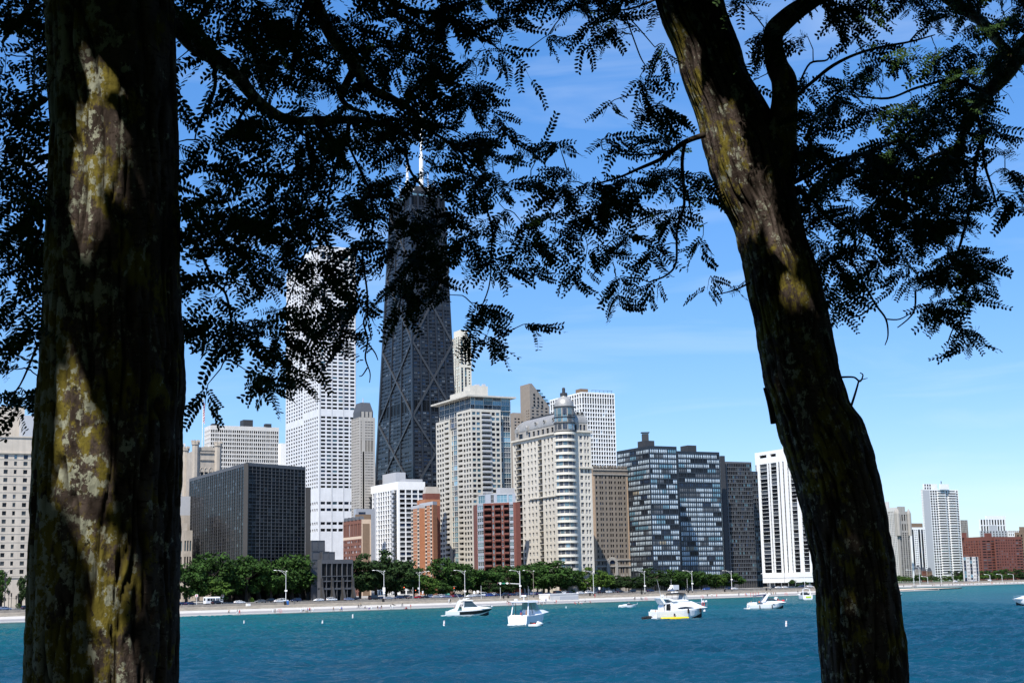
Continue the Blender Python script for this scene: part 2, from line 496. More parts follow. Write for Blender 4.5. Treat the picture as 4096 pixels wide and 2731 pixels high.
for i in range(len(gx) - 1):
    for j in range(len(gy) - 1):
        if gx[i] >= WX0 and gx[i + 1] <= WX1 and gy[j] >= WY0 and gy[j + 1] <= WY1: continue
        w_.poly([(gx[i], gy[j], 0), (gx[i + 1], gy[j], 0), (gx[i + 1], gy[j + 1], 0), (gx[i], gy[j + 1], 0)])
struct(w_.build('lake_water', M_WATER))
def waves():
    rg = np.random.default_rng(3)
    xs = np.linspace(WX0, WX1, 520); ys = [WY0]
    while ys[-1] < WY1: ys.append(ys[-1] + .42 + (ys[-1] - WY0) * .0022)
    ys = np.array(ys); ys[-1] = WY1
    X, Y = np.meshgrid(xs, ys); Z = np.zeros_like(X)
    for k in range(70):
        lam = 1.2 * (6 / 1.2) ** rg.random(); th = R(62) + rg.normal() * .55
        a = .016 * lam ** .8 * rg.uniform(.5, 1.3); kx, ky = 2 * np.pi / lam * np.cos(th), 2 * np.pi / lam * np.sin(th)
        ph = kx * X + ky * Y + rg.uniform(0, 6.28)
        Z += a * (np.sin(ph) + .25 * np.sin(2 * ph + 1.2))
    gust = .75 + .35 * np.sin(X * .021 + Y * .013 + 1) * np.sin(Y * .031 - X * .017)
    edge = np.clip(np.minimum.reduce([(X - WX0) / 15, (WX1 - X) / 15, (Y - WY0) / 8, (WY1 - Y) / 40]), 0, 1)
    Z *= edge * gust
    n, m = X.shape
    idx = np.arange(n * m).reshape(n, m)
    F = np.stack([idx[:-1, :-1], idx[:-1, 1:], idx[1:, 1:], idx[1:, :-1]], -1).reshape(-1, 4)
    me = bpy.data.meshes.new('lake_waves'); co = np.stack([X, Y, Z], -1).reshape(-1, 3)
    me.vertices.add(n * m); me.vertices.foreach_set('co', co.ravel())
    me.loops.add(F.size); me.loops.foreach_set('vertex_index', F.ravel())
    me.polygons.add(len(F)); me.polygons.foreach_set('loop_start', np.arange(0, F.size, 4)); me.polygons.foreach_set('loop_total', np.full(len(F), 4))
    me.polygons.foreach_set('use_smooth', np.ones(len(F), bool))
    me.update(calc_edges=True); me.materials.append(M_WATER)
    o = bpy.data.objects.new('lake_waves', me); COL.objects.link(o); struct(o)
waves()

M_CONC = mat('concrete_white', (0.50, 0.475, 0.43), 0.85, 0.14, 0.25, streak=.1)
M_PROM = mat('concrete_grey', (0.25, 0.243, 0.24), 0.9, 0.16, 0.3)
M_STEP = mat('concrete_steps', (0.40, 0.35, 0.28), 0.9, 0.35, 0.35)
M_WALL = mat('concrete_wall', (0.34, 0.305, 0.26), 0.9, 0.15, 0.3, streak=.2)
M_DARKWET = mat('wet_concrete', (0.03, 0.03, 0.03), 0.5, 0.3, 0.5)
M_ROAD = mat('asphalt', (0.055, 0.055, 0.057), 0.9, 0.2, 0.5)
M_LINE = mat('road_paint', (0.75, 0.75, 0.72), 0.7, 0.1)
M_GRASS = mat('lawn', (0.045, 0.085, 0.018), 0.95, 0.35, 0.4, bump=.4)
M_PAVE = mat('pavement', (0.30, 0.285, 0.26), 0.9, 0.15, 0.4)
M_SAND = mat('concrete_tan', (0.55, 0.44, 0.33), 0.9, 0.12, 0.2)

SHORE_A = [Vector((-900, -308, 0)), Vector((-300, 292, 0)), Vector((0, 592, 0)), Vector((161, 753, 0)), Vector((252, 862, 0))]
SHORE_B = [Vector((150, 990, 0)), Vector((357, 1159, 0)), Vector((461, 1282, 0)), Vector((2200, 3020, 0))]
def offs(line, p):
    out = []
    for i, q in enumerate(line):
        t0 = (line[i] - line[i - 1]).normalized() if i else None
        t1 = (line[i + 1] - line[i]).normalized() if i < len(line) - 1 else None
        t = (t0 or t1) if not (t0 and t1) else (t0 + t1).normalized()
        nrm = Vector((-t.y, t.x, 0))
        out.append(q + nrm * p)
    return out
def subdiv(line, step=60):
    out = []
    for a, b in zip(line, line[1:]):
        k = max(1, int((b - a).length / step))
        out += [a.lerp(b, i / k) for i in range(k)]
    return out + [line[-1]]
SHORE_A = subdiv(SHORE_A); SHORE_B = subdiv(SHORE_B, 120)
def strip(line, prof, name, m, bot=None):
    "sheet along the shore through profile points (offset, z)"
    b = MB(); rows = []
    for p, z in prof: rows.append([Vector((q.x, q.y, z)) for q in offs(line, p)])
    for i in range(len(rows) - 1):
        for k in range(len(line) - 1):
            b.poly([rows[i][k], rows[i][k + 1], rows[i + 1][k + 1], rows[i + 1][k]])
    return b.build(name, m)
def dash(line, p, z, wd, on, off, b):
    q = offs(line, p); acc = []
    for a, c in zip(q, q[1:]):
        Ln = (c - a).length; t = (c - a).normalized(); nn = Vector((-t.y, t.x, 0)) * wd / 2; s = 0
        while s < Ln:
            e = min(s + on, Ln)
            p0, p1 = a + t * s, a + t * e
            b.poly([p0 - nn + Vector((0, 0, z)), p1 - nn + Vector((0, 0, z)), p1 + nn + Vector((0, 0, z)), p0 + nn + Vector((0, 0, z))])
            s += on + off
for line in (SHORE_A, SHORE_B):
    struct(strip(line, [(0.25, -3), (0.25, 0.06)], 'seawall_footing', M_DARKWET))
    struct(strip(line, [(0.1, 0.06), (0.0, 0.10), (0.0, 0.42), (6, 0.46)], 'seawall_ledge', M_CONC))
    struct(strip(line, [(6, 0.46), (39, 0.62)], 'promenade', M_PROM))
    struct(strip(line, [(39, 0.62), (50, 1.3)], 'promenade_slope', M_CONC))
    struct(strip(line, [(50, 1.3), (50, 1.62), (53, 1.64), (53, 1.98), (56, 2.0), (56, 2.34), (62.5, 2.36)], 'promenade_steps', M_STEP))
    struct(strip(line, [(63, 2.36), (63, 2.98), (110, 3.05)], 'road', M_ROAD))
    b = MB()
    dash(line, 70, 3.015, .15, 3, 9, b); dash(line, 75, 3.02, .15, 3, 9, b); dash(line, 85, 3.03, .3, 60, 0, b); dash(line, 93, 3.045, .15, 3, 9, b); dash(line, 100, 3.055, .15, 3, 9, b)
    struct(b.build('lane_markings', M_LINE))
    struct(strip(line, [(110, 3.0), (110, 3.17), (113, 3.19)], 'pavement', M_PAVE))
    struct(strip(line, [(113, 3.19), (125, 3.3), (150, 3.4), (4200, 3.6)], 'ground', M_GRASS if line is SHORE_B else M_PAVE))
    # low parapet wall between road and promenade: cast in lengths with open joints
    wr = thing('parapet_wall', 'long low concrete parapet wall beside the road above the %s promenade' % ('near' if line is SHORE_A else 'distant'), 'wall', line[len(line) // 2])
    q = offs(line, 62.5); o0 = wr.location
    if line is SHORE_A:
        for a, c in zip(q, q[1:]):
            if px(c)[0] < -300: continue
            t = (c - a).normalized(); nn = Vector((-t.y, t.x, 0)); Ln = (c - a).length; k = max(1, round(Ln / 7.5))
            for i in range(k):
                p0 = a + t * (Ln * i / k + .03); p1 = a + t * (Ln * (i + 1) / k - .03)
                b = MB(); b.obox((p0 + p1) / 2 + nn * .25 + Vector((0, 0, 2.82)), (p1 - p0) / 2, nn * .25, (0, 0, .5))
                b.build('wall_panel', M_WALL, wr, origin=o0)
    else:
        b = MB()
        for a, c in zip(q, q[1:]):
            t = (c - a).normalized(); nn = Vector((-t.y, t.x, 0))
            b.obox((a + c) / 2 + nn * .25 + Vector((0, 0, 2.82)), (c - a) / 2 - t * .03, nn * .25, (0, 0, .5))
        b.build('wall_panel', M_WALL, wr, origin=o0)

# bathing platform that juts out behind the right tree, with its curved retaining wall
PLAT = [(205, 800), (236, 868), (262, 905), (287, 938), (292, 948), (270, 962), (215, 930), (160, 860)]
b = MB(); b.prism(PLAT, -3, 0.75, 1, 0); struct(b.build('bathing_platform', [M_SAND, M_DARKWET]))
b = MB()
arc = [(192, 905), (205, 925), (216, 940), (226, 952), (236, 962)]
for a, c in zip(arc, arc[1:]):
    a, c = Vector((*a, 0)), Vector((*c, 0)); t = (c - a).normalized(); nn = Vector((-t.y, t.x, 0))
    b.obox((a + c) / 2 + Vector((0, 0, 1.7)), (c - a) / 2, nn * .3, (0, 0, 1.3))
tag(b.build('retaining_wall', M_WALL), 'curved grey retaining wall behind the tan bathing platform', 'wall')

# the park the camera stands in
GZ = CAM_H - 1.65
b = MB(); b.box(-60, 60, -60, 15, -3, GZ, 0)
struct(b.build('park_ground', M_GRASS))
# ================================================================ BUILDINGS
ZB = 3.2
def facecols(n, w, p, first=None):
    return [(first or p, 'p')] + [(w, 'w'), (p, 'p')] * (n - 1) + [(w, 'w'), (first or p, 'p')]
W_STONE = mat('stone_cream', (0.52, 0.46, 0.385), 0.85, 0.10, 0.3, streak=.12)
W_GOTHIC = mat('stone_gothic', (0.44, 0.385, 0.32), 0.9, 0.18, 0.35, streak=.2, bump=.3, bscale=1.5)
W_WHITE = mat('paint_white', (0.80, 0.80, 0.79), 0.7, 0.05, 0.2, streak=.05)
W_MARBLE = mat('marble_white', (0.66, 0.665, 0.675), 0.5, 0.12, 0.14, streak=.07)
W_GRID = mat('concrete_pale', (0.60, 0.585, 0.56), 0.8, 0.08, 0.2, streak=.08)
W_GREYP = mat('panel_grey', (0.42, 0.43, 0.45), 0.7, 0.06)
W_BRONZE = mat('bronze_black', (0.016, 0.016, 0.017), 0.45, 0.1, metal=0.0, spec=.5)
W_MULL = mat('mullion_grey', (0.085, 0.086, 0.092), 0.5, 0.08)
W_MULLR = mat('mullion_brown', (0.05, 0.046, 0.043), 0.6, 0.1)
W_STEEL = mat('steel_dark', (0.018, 0.024, 0.033), 0.45, 0.12, spec=.5)
W_TOWER = mat('steel_black', (0.014, 0.016, 0.021), 0.4, 0.15, spec=.5)
W_ARTDECO = mat('stone_grey_warm', (0.40, 0.375, 0.34), 0.85, 0.1, 0.2, streak=.12)
W_SLATE = mat('slate_roof', (0.07, 0.075, 0.085), 0.6, 0.15)
W_BRICKR = mat('brick_red_brown', (0.17, 0.072, 0.05), 0.9, 0.18, 0.5)
W_BRICKT = mat('brick_tan_dark', (0.20, 0.14, 0.095), 0.9, 0.15, 0.5)
W_TRIM = mat('stone_trim', (0.56, 0.44, 0.33), 0.85, 0.1)
W_ORANGE = mat('brick_orange', (0.38, 0.165, 0.085), 0.9, 0.12, 0.5)
W_ORTRIM = mat('panel_cream', (0.62, 0.52, 0.42), 0.85, 0.08)
W_BEIGE = mat('precast_beige', (0.53, 0.505, 0.445), 0.85, 0.08, 0.3, streak=.08)
W_BEIGE2 = mat('limestone_pale', (0.60, 0.555, 0.475), 0.85, 0.09, 0.25, streak=.1)
W_REDB = mat('brick_red', (0.16, 0.057, 0.043), 0.9, 0.15, 0.5)
W_SILV = mat('panel_silver', (0.36, 0.38, 0.42), 0.4, 0.06, metal=.2)
W_ZINC = mat('zinc_roof', (0.36, 0.35, 0.33), 0.45, 0.16, 0.25, metal=.3, streak=.15)
W_TANG = mat('granite_tan', (0.30, 0.255, 0.215), 0.6, 0.1, 0.3)
W_BROWN = mat('brick_brown_grey', (0.205, 0.175, 0.145), 0.9, 0.14, 0.5, streak=.12)
W_PINK = mat('brick_pink', (0.40, 0.285, 0.195), 0.9, 0.2, 0.8)
W_IVORY = mat('stone_ivory', (0.66, 0.62, 0.53), 0.8, 0.06)
W_ROOF = mat('roof_grey', (0.18, 0.18, 0.18), 0.9, 0.15)
W_DKBOX = mat('plant_dark', (0.035, 0.037, 0.042), 0.6, 0.1)
W_GREYST = mat('stone_grey', (0.36, 0.34, 0.31), 0.9, 0.12, 0.3, streak=.15)

def boxon(b, uC, vC, d, uL, uR, z0, m=0, ld=L_DIR, rd=R_DIR, mt=None):
    C, Lp, Rp, B4, zt = plan(uC, vC, d, uL, uR, ld, rd)
    b.block([Lp, C, Rp, B4], z0, zt, m, mt)
    return C, Lp, Rp, B4, zt

# ---- white marble tower of square windows -----------------------------------
def white_tower():
    d = 1069
    C, Lp, Rp, B4, zt = plan(1278, 981, d, 1147, 1423)
    b = Building('white_tower', 'tall white marble tower of small square windows, left of the black braced skyscraper', (C.x, C.y, ZB), [W_MARBLE, W_ROOF])
    g = [(G_BLACK, 5), (G_DARK, 4), (G_BLUE, 3), (G_TEAL, 1)]
    ty = {'w': win(g, .23, .78, .5, mu=0), 't': win(g, .04, 1, .9), 'v': win(g, .2, .75, .8), 'q': wall()}
    def rows(lv):
        return [(12.5, {'*': 'q'}), (3.5, {'*': 'q'}), (1.3, {'*': 'v'}), (.4, {'*': 'q'}), (1.3, {'*': 'v'}), (2.2, {'*': 'q'}), (1.3, {'*': 'v'}), (.4, {'*': 'q'}), (1.3, {'*': 'v'}),
                (3, {'*': 'q'})] + [(1, None)] * 19 + [(1.5, {'*': 'q'})] + [(1, None)] * 40 + [(2.2, {'*': 't'}), (1.6, {'*': 'q'})]
    rc = [(.7, 'p')] + ([(1.7, 'w'), (.52, 'p'), (1.7, 'w'), (.52, 'p')] * 3)[:-1] + [(.55, 'p')]
    lc = [(.5, 'p')] + ([(1.08, 'w'), (.60, 'p')] * 14)[:-1] + [(1.0, 'p')]
    b.face(C, Rp, ZB, zt, rc, rows(0), ty)
    S = Lp.lerp(C, .545); zl = zt - 6
    b.face(S, C, ZB, zt, lc[:1] + lc[15:], rows(1), ty)
    b.face(Lp, S - (L_DIR * 0), ZB, zl, lc[:15], rows(1), ty)
    off = Rp - C
    b.w.poly([(*S[:2], zl), (*S[:2], zt), (*(S + off)[:2], zt), (*(S + off)[:2], zl)])
    b.w.poly([(*Rp[:2], ZB), (*B4[:2], ZB), (*B4[:2], zl), (*(S + off)[:2], zl), (*(S + off)[:2], zt), (*Rp[:2], zt)])
    b.w.poly([(*B4[:2], ZB), (*Lp[:2], ZB), (*Lp[:2], zl), (*B4[:2], zl)])
    b.flat([S, C, Rp, S + off], zt, 1); b.flat([Lp, S, S + off, B4], zl, 1)
    # slim proud fins between the bays
    mb = MB()
    e = (Rp - C).normalized(); n = Vector((e.y, -e.x, 0)); Ln = (Rp - C).length
    tw = sum(c[0] for c in rc)
    for k in range(4):
        x = [0.02, (.7 + 2 * 2.22 - .31) / tw, (.7 + 4 * 2.22 - .31) / tw, 0.985][k] * Ln
        mb.obox(C + e * x + n * .12 + Vector((0, 0, (ZB + zt) / 2)), e * .22, n * .12, (0, 0, (zt - ZB) / 2 - .5))
    b.sub(mb, 'corner_fins', W_GREYP)
    return b.done()
white_tower()

# ---- black braced skyscraper --------------------------------------------------
def braced_tower():
    d = 1204
    zt = zat(1643, 745, d)
    Cb = at(1653, 1900, d); Cb = Vector((Cb.x, Cb.y, 0)); Ct = at(1643, 745, d + 12); Ct = Vector((Ct.x, Ct.y, 0))
    z1 = zat(1653, 1900, d)
    # extend the taper from the two measured levels down to the street
    k0 = (ZB - z1) / (zt - z1)
    Cg = Cb.lerp(Ct, k0)
    Lb, Rb = hit(Cb, L_DIR, 1502, 1900), hit(Cb, R_DIR, 1838, 1900)
    Lt, Rt = hit(Ct, L_DIR, 1563, 790), hit(Ct, R_DIR, 1778, 760)
    Lg, Rg = Lb.lerp(Lt, k0), Rb.lerp(Rt, k0)
    b = Building('braced_skyscraper', 'tapering black skyscraper with giant cross braces and two white masts', (Cg.x, Cg.y, ZB), [W_TOWER, W_ROOF])
    g1 = [(G_BLACK, 6), (G_DARK, 5), (G_INT, 2), (G_GREY, 1.2), (G_BLUE, 1.2)]
    g2 = [(G_DARK, 5), (G_BLUE, 3), (G_INT, 2), (G_GREY, 1.5), (G_BLACK, 2)]
    ty = {'w': win(g1, .32, .82, .35), 'v': win(g2, .32, .82, .35), 'q': wall(), 'h': win(G_BLACK, 0, 1, .5), 's': win(G_SKY, .3, .8, .2)}
    rows = []
    for k in range(100):
        rows.append((1, None))
        if k in (17, 36, 54, 71, 87): rows.append((.7, {'*': 'q'}))
        if k == 46: rows += [(3, {'*': 'h'})]
    rows += [(2.5, {'*': 'h'}), (1.2, {'*': 's'}), (.5, {'*': 'q'})]
    lc = [(.5, 'p')] + ([(1, 'w'), (.12, 'p'), (1, 'w'), (.12, 'p'), (1, 'w'), (.45, 'p')] * 3)
    rc = [(.5, 'p')] + ([(1, 'v'), (.1, 'p'), (1, 'v'), (.42, 'p')] * 5)
    b.face(Lg, Cg, ZB, zt, lc, rows, ty, Lt, Ct)
    b.face(Cg, Rg, ZB, zt, rc, rows, ty, Ct, Rt)
    Bg, Bt = Lg + Rg - Cg, Lt + Rt - Ct
    for (p, q, r_, s_) in ((Rg, Bg, Rt, Bt), (Bg, Lg, Bt, Lt)):
        b.w.poly([(*p[:2], ZB), (*q[:2], ZB), (*s_[:2], zt), (*r_[:2], zt)])
    b.flat([Lt, Ct, Rt, Bt], zt, 1)
    root = b.root
    # cross braces, tier by tier, and the corner and intermediate columns
    lv = [zat(1648, v, d + 6) for v in (2264, 1964, 1664, 1365, 1065)] + [zt - 14]
    def pt(A0, B0, A1, B1, a, z):
        t = (z - ZB) / (zt - ZB)
        p = A0.lerp(A1, t).lerp(B0.lerp(B1, t), a); return Vector((p.x, p.y, z))
    M_BR = mat('steel_brace', (0.036, 0.038, 0.042), 0.4, 0.1, spec=.5)
    for (A0, B0, A1, B1, nn) in ((Lg, Cg, Lt, Ct, -R_DIR), (Cg, Rg, Ct, Rt, -L_DIR)):
        for z0, z1_ in zip(lv, lv[1:]):
            for (a, c) in ((0, 1), (1, 0)):
                p, q = pt(A0, B0, A1, B1, a, z0), pt(A0, B0, A1, B1, c, z1_)
                mb = MB(); t = (q - p).normalized(); s = nn.cross(t).normalized()
                mb.obox((p + q) / 2 + nn * .35, (q - p) / 2, nn * (.55 if a else .5), s * .85)
                b.sub(mb, 'cross_brace', M_BR)
        for a in ((0.005, .34, .67, .995) if A0 is Lg else (.2, .4, .6, .8)):
            mb = MB(); p, q = pt(A0, B0, A1, B1, a, ZB), pt(A0, B0, A1, B1, a, zt)
            t = (q - p).normalized(); s = nn.cross(t).normalized()
            wd = 1.5 if a in (.005, .995) else .8
            mb.obox((p + q) / 2 + nn * .2, (q - p) / 2, nn * .45, s * wd)
            b.sub(mb, 'column', W_TOWER)
    # crown plant room and masts
    mb = MB(); m_ = [Lt.lerp(Bt, .2).lerp(Rt, .12), Ct.lerp(Bt, .2), Rt.lerp(Lt, .15).lerp(Ct, .05), Bt.lerp(Ct, .2)]
    mb.prism([Ct.lerp(Bt, .18), Rt.lerp(Lt, .16), Bt.lerp(Ct, .18), Lt.lerp(Rt, .16)], zt, zt + 7)
    b.sub(mb, 'plant_room', W_DKBOX)
    for (u, vtop, dd) in ((1630, 640, 1225), (1686, 285, 1235)):
        x = at(u, 740, dd); top = zat(u, vtop, dd) - zt
        base = Vector((x.x, x.y, zt))
        mb = MB()
        mb.tube([base, base + Vector((0, 0, top * .32))], [2.1, 1.9], 12)
        mb.tube([base + Vector((0, 0, top * .32)), base + Vector((0, 0, top * .62))], [1.15, 1.05], 10)
        mb.tube([base + Vector((0, 0, top * .62)), base + Vector((0, 0, top * .8))], [.75, .6], 8)
        mb.tube([base + Vector((0, 0, top * .8)), base + Vector((0, 0, top))], [.5, .22], 8)
        for q in (.1, .2, .32, .45, .62, .7, .8):
            mb.tube([base + Vector((0, 0, top * q)), base + Vector((0, 0, top * q + .8))], [2.3 * (1 - q * .6)] * 2, 10)
        b.sub(mb, 'mast', W_WHITE)
    for (u, hgt) in ((1600, 12), (1655, 16), (1712, 18), (1735, 10)):
        x = at(u, 740, 1222); mb = MB()
        mb.tube([(x.x, x.y, zt), (x.x, x.y, zt + hgt)], [.35, .2], 6); b.sub(mb, 'aerial', W_WHITE)
    return b.done(0)
braced_tower()

# ---- black curtain wall block, with its stepped podium ----------------------
def black_block():
    d = 650
    C, Lp, Rp, B4, zt = plan(986, 1853.6, d, 758, 1222, rd=dirvp(6090))
    b = Building('black_office_block', 'broad black curtain wall block behind the shore trees, beside the left tree trunk', (C.x, C.y, ZB), [W_MULL, W_ROOF, W_MULLR])
    g = [(G_BLACK, 8), (G_DARK, 1)]
    ty = {'w': win(g, .035, .965, .22, m=2, mu=0), 'x': win(g, .05, .95, .22, m=0, mu=0), 'q': wall(0)}
    nrow = 30
    z0 = 17.0
    rows = [(1, None)] * nrow + [(.55, {'*': 'q'})]
    lc = [(.35, 'p')]
    for k in range(13): lc += [(1, 'w'), (.06, 'p'), (1, 'w'), (.16, 'p')]
    rc = [(.7, 'p')]
    for k in range(5): rc += [(1, 'x'), (.05, 'p'), (1, 'x'), (.05, 'p'), (1, 'x'), (.14, 'p')]
    b.face(Lp, C, z0, zt, lc, rows, ty); b.face(C, Rp, z0, zt, rc, rows, ty)
    b.block([Lp - L_DIR * -.01, C, Rp, B4], zt - .02, zt + .6, 0, 1)
    for p, q in ((Rp, B4), (B4, Lp)): b.w.poly([(*p[:2], z0), (*q[:2], z0), (*q[:2], zt), (*p[:2], zt)], 2)
    # corner pier, slab over the open ground floors and tapering piers
    mb = MB(); mb.obox((C.x, C.y, (z0 + zt) / 2), (1.0, 0, 0), (0, 1.0, 0), (0, 0, (zt - z0) / 2)); b.sub(mb, 'corner_pier', W_MULLR)
    rd = (Rp - C).normalized(); nr = Vector((rd.y, -rd.x, 0)); Ln = 62
    mb = MB()
    for z in (8.6, 13.4, 16.4): mb.obox(C + rd * Ln / 2 - nr * 1.2 + Vector((0, 0, z)), rd * (Ln / 2), nr * .6, (0, 0, .55))
    b.sub(mb, 'spandrel_beams', W_MULLR)
    mb = MB(); mb.obox(C + rd * Ln / 2 - nr * 9 + Vector((0, 0, 10)), rd * (Ln / 2), nr * 5, (0, 0, 7)); b.sub(mb, 'recessed_front', G_BLACK)
    for k in range(10):
        x = 2 + k * 6.4
        mb = MB(); p = C + rd * x
        mb.loft([[p + nr * o + rd * s * .45 + Vector((0, 0, z)) for (s, o) in ((-1, -1.2), (1, -1.2), (1, f_), (-1, f_))] for z, f_ in ((2.9, 1.9), (8.2, .25), (17.0, .2))])
        b.sub(mb, 'pier', W_MULLR)
    # side wing and stepped glass terraces
    w1 = boxon(b, 1224, 1948, d + 28, 1222, 1243, ZB, 2)
    w2 = MB()
    for (uL, uR, vt, dd) in ((1246, 1300, 2160, 668), (1290, 1340, 2206, 662), (1246, 1318, 2204, 660)):
        C2, L2, R2, B2, z2 = plan(uL, vt, dd, uL - 5, uR, rd=dirvp(9000))
        b.face(C2, R2, ZB, z2, [(.1, 'p'), (1, 'x'), (.1, 'p'), (1, 'x'), (.1, 'p')], [(1, None)] * 6, ty)
        b.block([C2 + (B2 - R2) * .1, R2 + (B2 - R2) * .1, B2, L2], ZB, z2 - .02, 0, 1)
    C3, L3, R3, B3, z3 = plan(1286, 2237, 640, 1270, 1412, rd=dirvp(9000))
    ty['y'] = win(g, .02, .9, .6, mu=2); ty['o'] = win(G_BLACK, 0, .86, 4, mu=0)
    pr = [(.3, 'p')] + [(2.6, 'y'), (.28, 'p'), (2.6, 'y'), (.55, 'p')] * 3
    b.face(C3, R3, ZB, z3, pr, [(5.6, {'y': 'o'}), (3.2, {'y': 'o'}), (2.1, None), (6.2, None), (1.2, {'*': 'q'})], ty)
    b.face(L3, C3, ZB, z3, [(1, 'p')], [(1, None)], ty)
    b.flat([L3, C3, R3, B3], z3, 1)
    e = (R3 - C3).normalized(); n3 = Vector((e.y, -e.x, 0)); Ln3 = (R3 - C3).length
    for k in (0, 1, 2, 3):
        p = C3 + e * min(Ln3, (.15 + k * 6.03) / 18.39 * Ln3)
        mb = MB(); mb.loft([[p + n3 * o + e * s * .55 + Vector((0, 0, z)) for (s, o) in ((-1, -.2), (1, -.2), (1, f_), (-1, f_))] for z, f_ in ((2.9, 2.6), (9.2, .5), (13, .35))])
        b.sub(mb, 'pier', W_MULLR)
    return b.done()
black_block()

# ---- pale gridded slab with dark roof plant --------------------------------
def grid_slab():
    d = 1200
    C, Lp, Rp, B4, zt = plan(842, 1700, d, 818, 1116)
    b = Building('pale_grid_slab', 'wide pale grey slab block of tiny gridded windows behind the gothic tower', (C.x, C.y, ZB), [W_GRID, W_ROOF, W_DKBOX])
    g = [(G_BLACK, 4), (G_DARK, 4), (G_GREY, 3), (G_INT, 2)]
    ty = {'w': win(g, .18, .86, .7, mu=0), 'q': wall()}
    rows = [(1, None)] * 40 + [(.9, {'*': 'q'})]
    cols = [(.35, 'p')]
    for k in range(16): cols += [(.8, 'w'), (.28, 'p'), (.8, 'w'), (.42, 'p')]
    b.face(C, Rp, ZB, zt, cols, rows, ty)
    b.face(Lp, C, ZB, zt, facecols(9, 1, .4), rows, ty)
    b.flat([Lp, C, Rp, B4], zt, 1)
    for p, q in ((Rp, B4), (B4, Lp)): b.w.poly([(*p[:2], ZB), (*q[:2], ZB), (*q[:2], zt), (*p[:2], zt)])
    for (uL, uC, uR, vt) in ((960, 974, 1012, 1678), (1055, 1062, 1086, 1694), (842, 850, 878, 1693)):
        boxon(b, uC, vt, d + 22, uL, uR, zt, 2)
    return b.done(0)
grid_slab()

# ---- gothic stone tower with flag -------------------------------------------
def gothic_tower():
    d = 780
    C, Lp, Rp, B4, zt = plan(782, 1800, d, 742, 872)
    b = Building('gothic_tower', 'gothic limestone tower with battlements and corner turrets behind the black block', (C.x, C.y, ZB), [W_GOTHIC, W_ROOF])
    ty = {'w': win([(G_DARK, 2), (G_BLUE, 1)], .0, .86, .8, mu=1, tr=.5), 'n': win(G_BLACK, .3, .8, .5, mu=0), 'q': wall()}
    zw0, zw1 = zat(782, 2010, d), zat(782, 1866, d)
    b.face(C, Rp, ZB, zw0, [(1, 'p')], [(1, None)], ty)
    b.face(C, Rp, zw0, zw1, [(2.6, 'p'), (1.4, 'w'), (.7, 'p'), (1.4, 'w'), (.7, 'p'), (1.4, 'w'), (2.6, 'p')], [(1, None)], ty)
    b.face(C, Rp, zw1, zt, [(1, 'p')], [(1, None)], ty)
    b.face(Lp, C, ZB, zt, [(2, 'p'), (.4, 'n'), (.3, 'p'), (.4, 'n'), (2, 'p')], [(8, {'n': 'q'}), (1.2, None), (3, {'n': 'q'})], ty)
    for p, q in ((Rp, B4), (B4, Lp)): b.w.poly([(*p[:2], ZB), (*q[:2], ZB), (*q[:2], zt), (*p[:2], zt)])
    b.flat([Lp, C, Rp, B4], zt, 1)
    for i, (p, top) in enumerate(((C, 1768), (Rp, 1771), (Lp, 1778), (B4, 1776))):
        zz = zat(782, top, d)
        mb = MB(); mb.lathe((p.x, p.y, ZB), [(2.5, 0), (2.5, (zt - ZB) * .55), (1.9, (zt - ZB) * .56), (1.9, zz - ZB - 1.5), (2.3, zz - ZB - 1.4), (2.3, zz - ZB), (0, zz - ZB)], 8); [mb.obox((p.x + 2.05 * math.cos(k * .785), p.y + 2.05 * math.sin(k * .785), zz + .5), (.35, 0, 0), (0, .35, 0), (0, 0, .6)) for k in range(8)]
        b.sub(mb, 'turret', W_GOTHIC)
    # pointed window heads, string course, tracery band and merlons
    e = (Rp - C).normalized(); n = Vector((e.y, -e.x, 0)); Ln = (Rp - C).length
    for zz, hh in ((zt - 5, .35), (zt - 1.2, .35), (zw0 - 1, .4)):
        mb = MB(); mb.obox(C + e * Ln / 2 + n * .2 + Vector((0, 0, zz)), e * (Ln / 2 - 2.5), n * .35, (0, 0, hh)); b.sub(mb, 'string_course', W_GOTHIC)
    for k in range(6):
        mb = MB(); mb.obox(C + e * (Ln * (.2 + .12 * k)) + Vector((0, 0, zt + .9)), e * .75, n * .4, (0, 0, .9)); b.sub(mb, 'merlon', W_GOTHIC)
    for k in range(3):
        x = Ln * (2.6 + .7 + 2.1 * k) / 10.8
        mb = MB()
        for s in (-1, 1):
            for j in range(4):
                a0, a1 = j / 4, (j + 1) / 4
                xx = lambda a: s * 1.25 * math.cos(a * 1.35)
                p0 = C + e * (x + xx(a0)) + Vector((0, 0, zw1 - 3.2 + 2.9 * math.sin(a0 * 1.45)))
                p1 = C + e * (x + xx(a1)) + Vector((0, 0, zw1 - 3.2 + 2.9 * math.sin(a1 * 1.45)))
                mb.tube([p0, p1], [.28, .28], 5)
        b.sub(mb, 'window_arch', W_GOTHIC)
    return b.done()
gothic_tower()
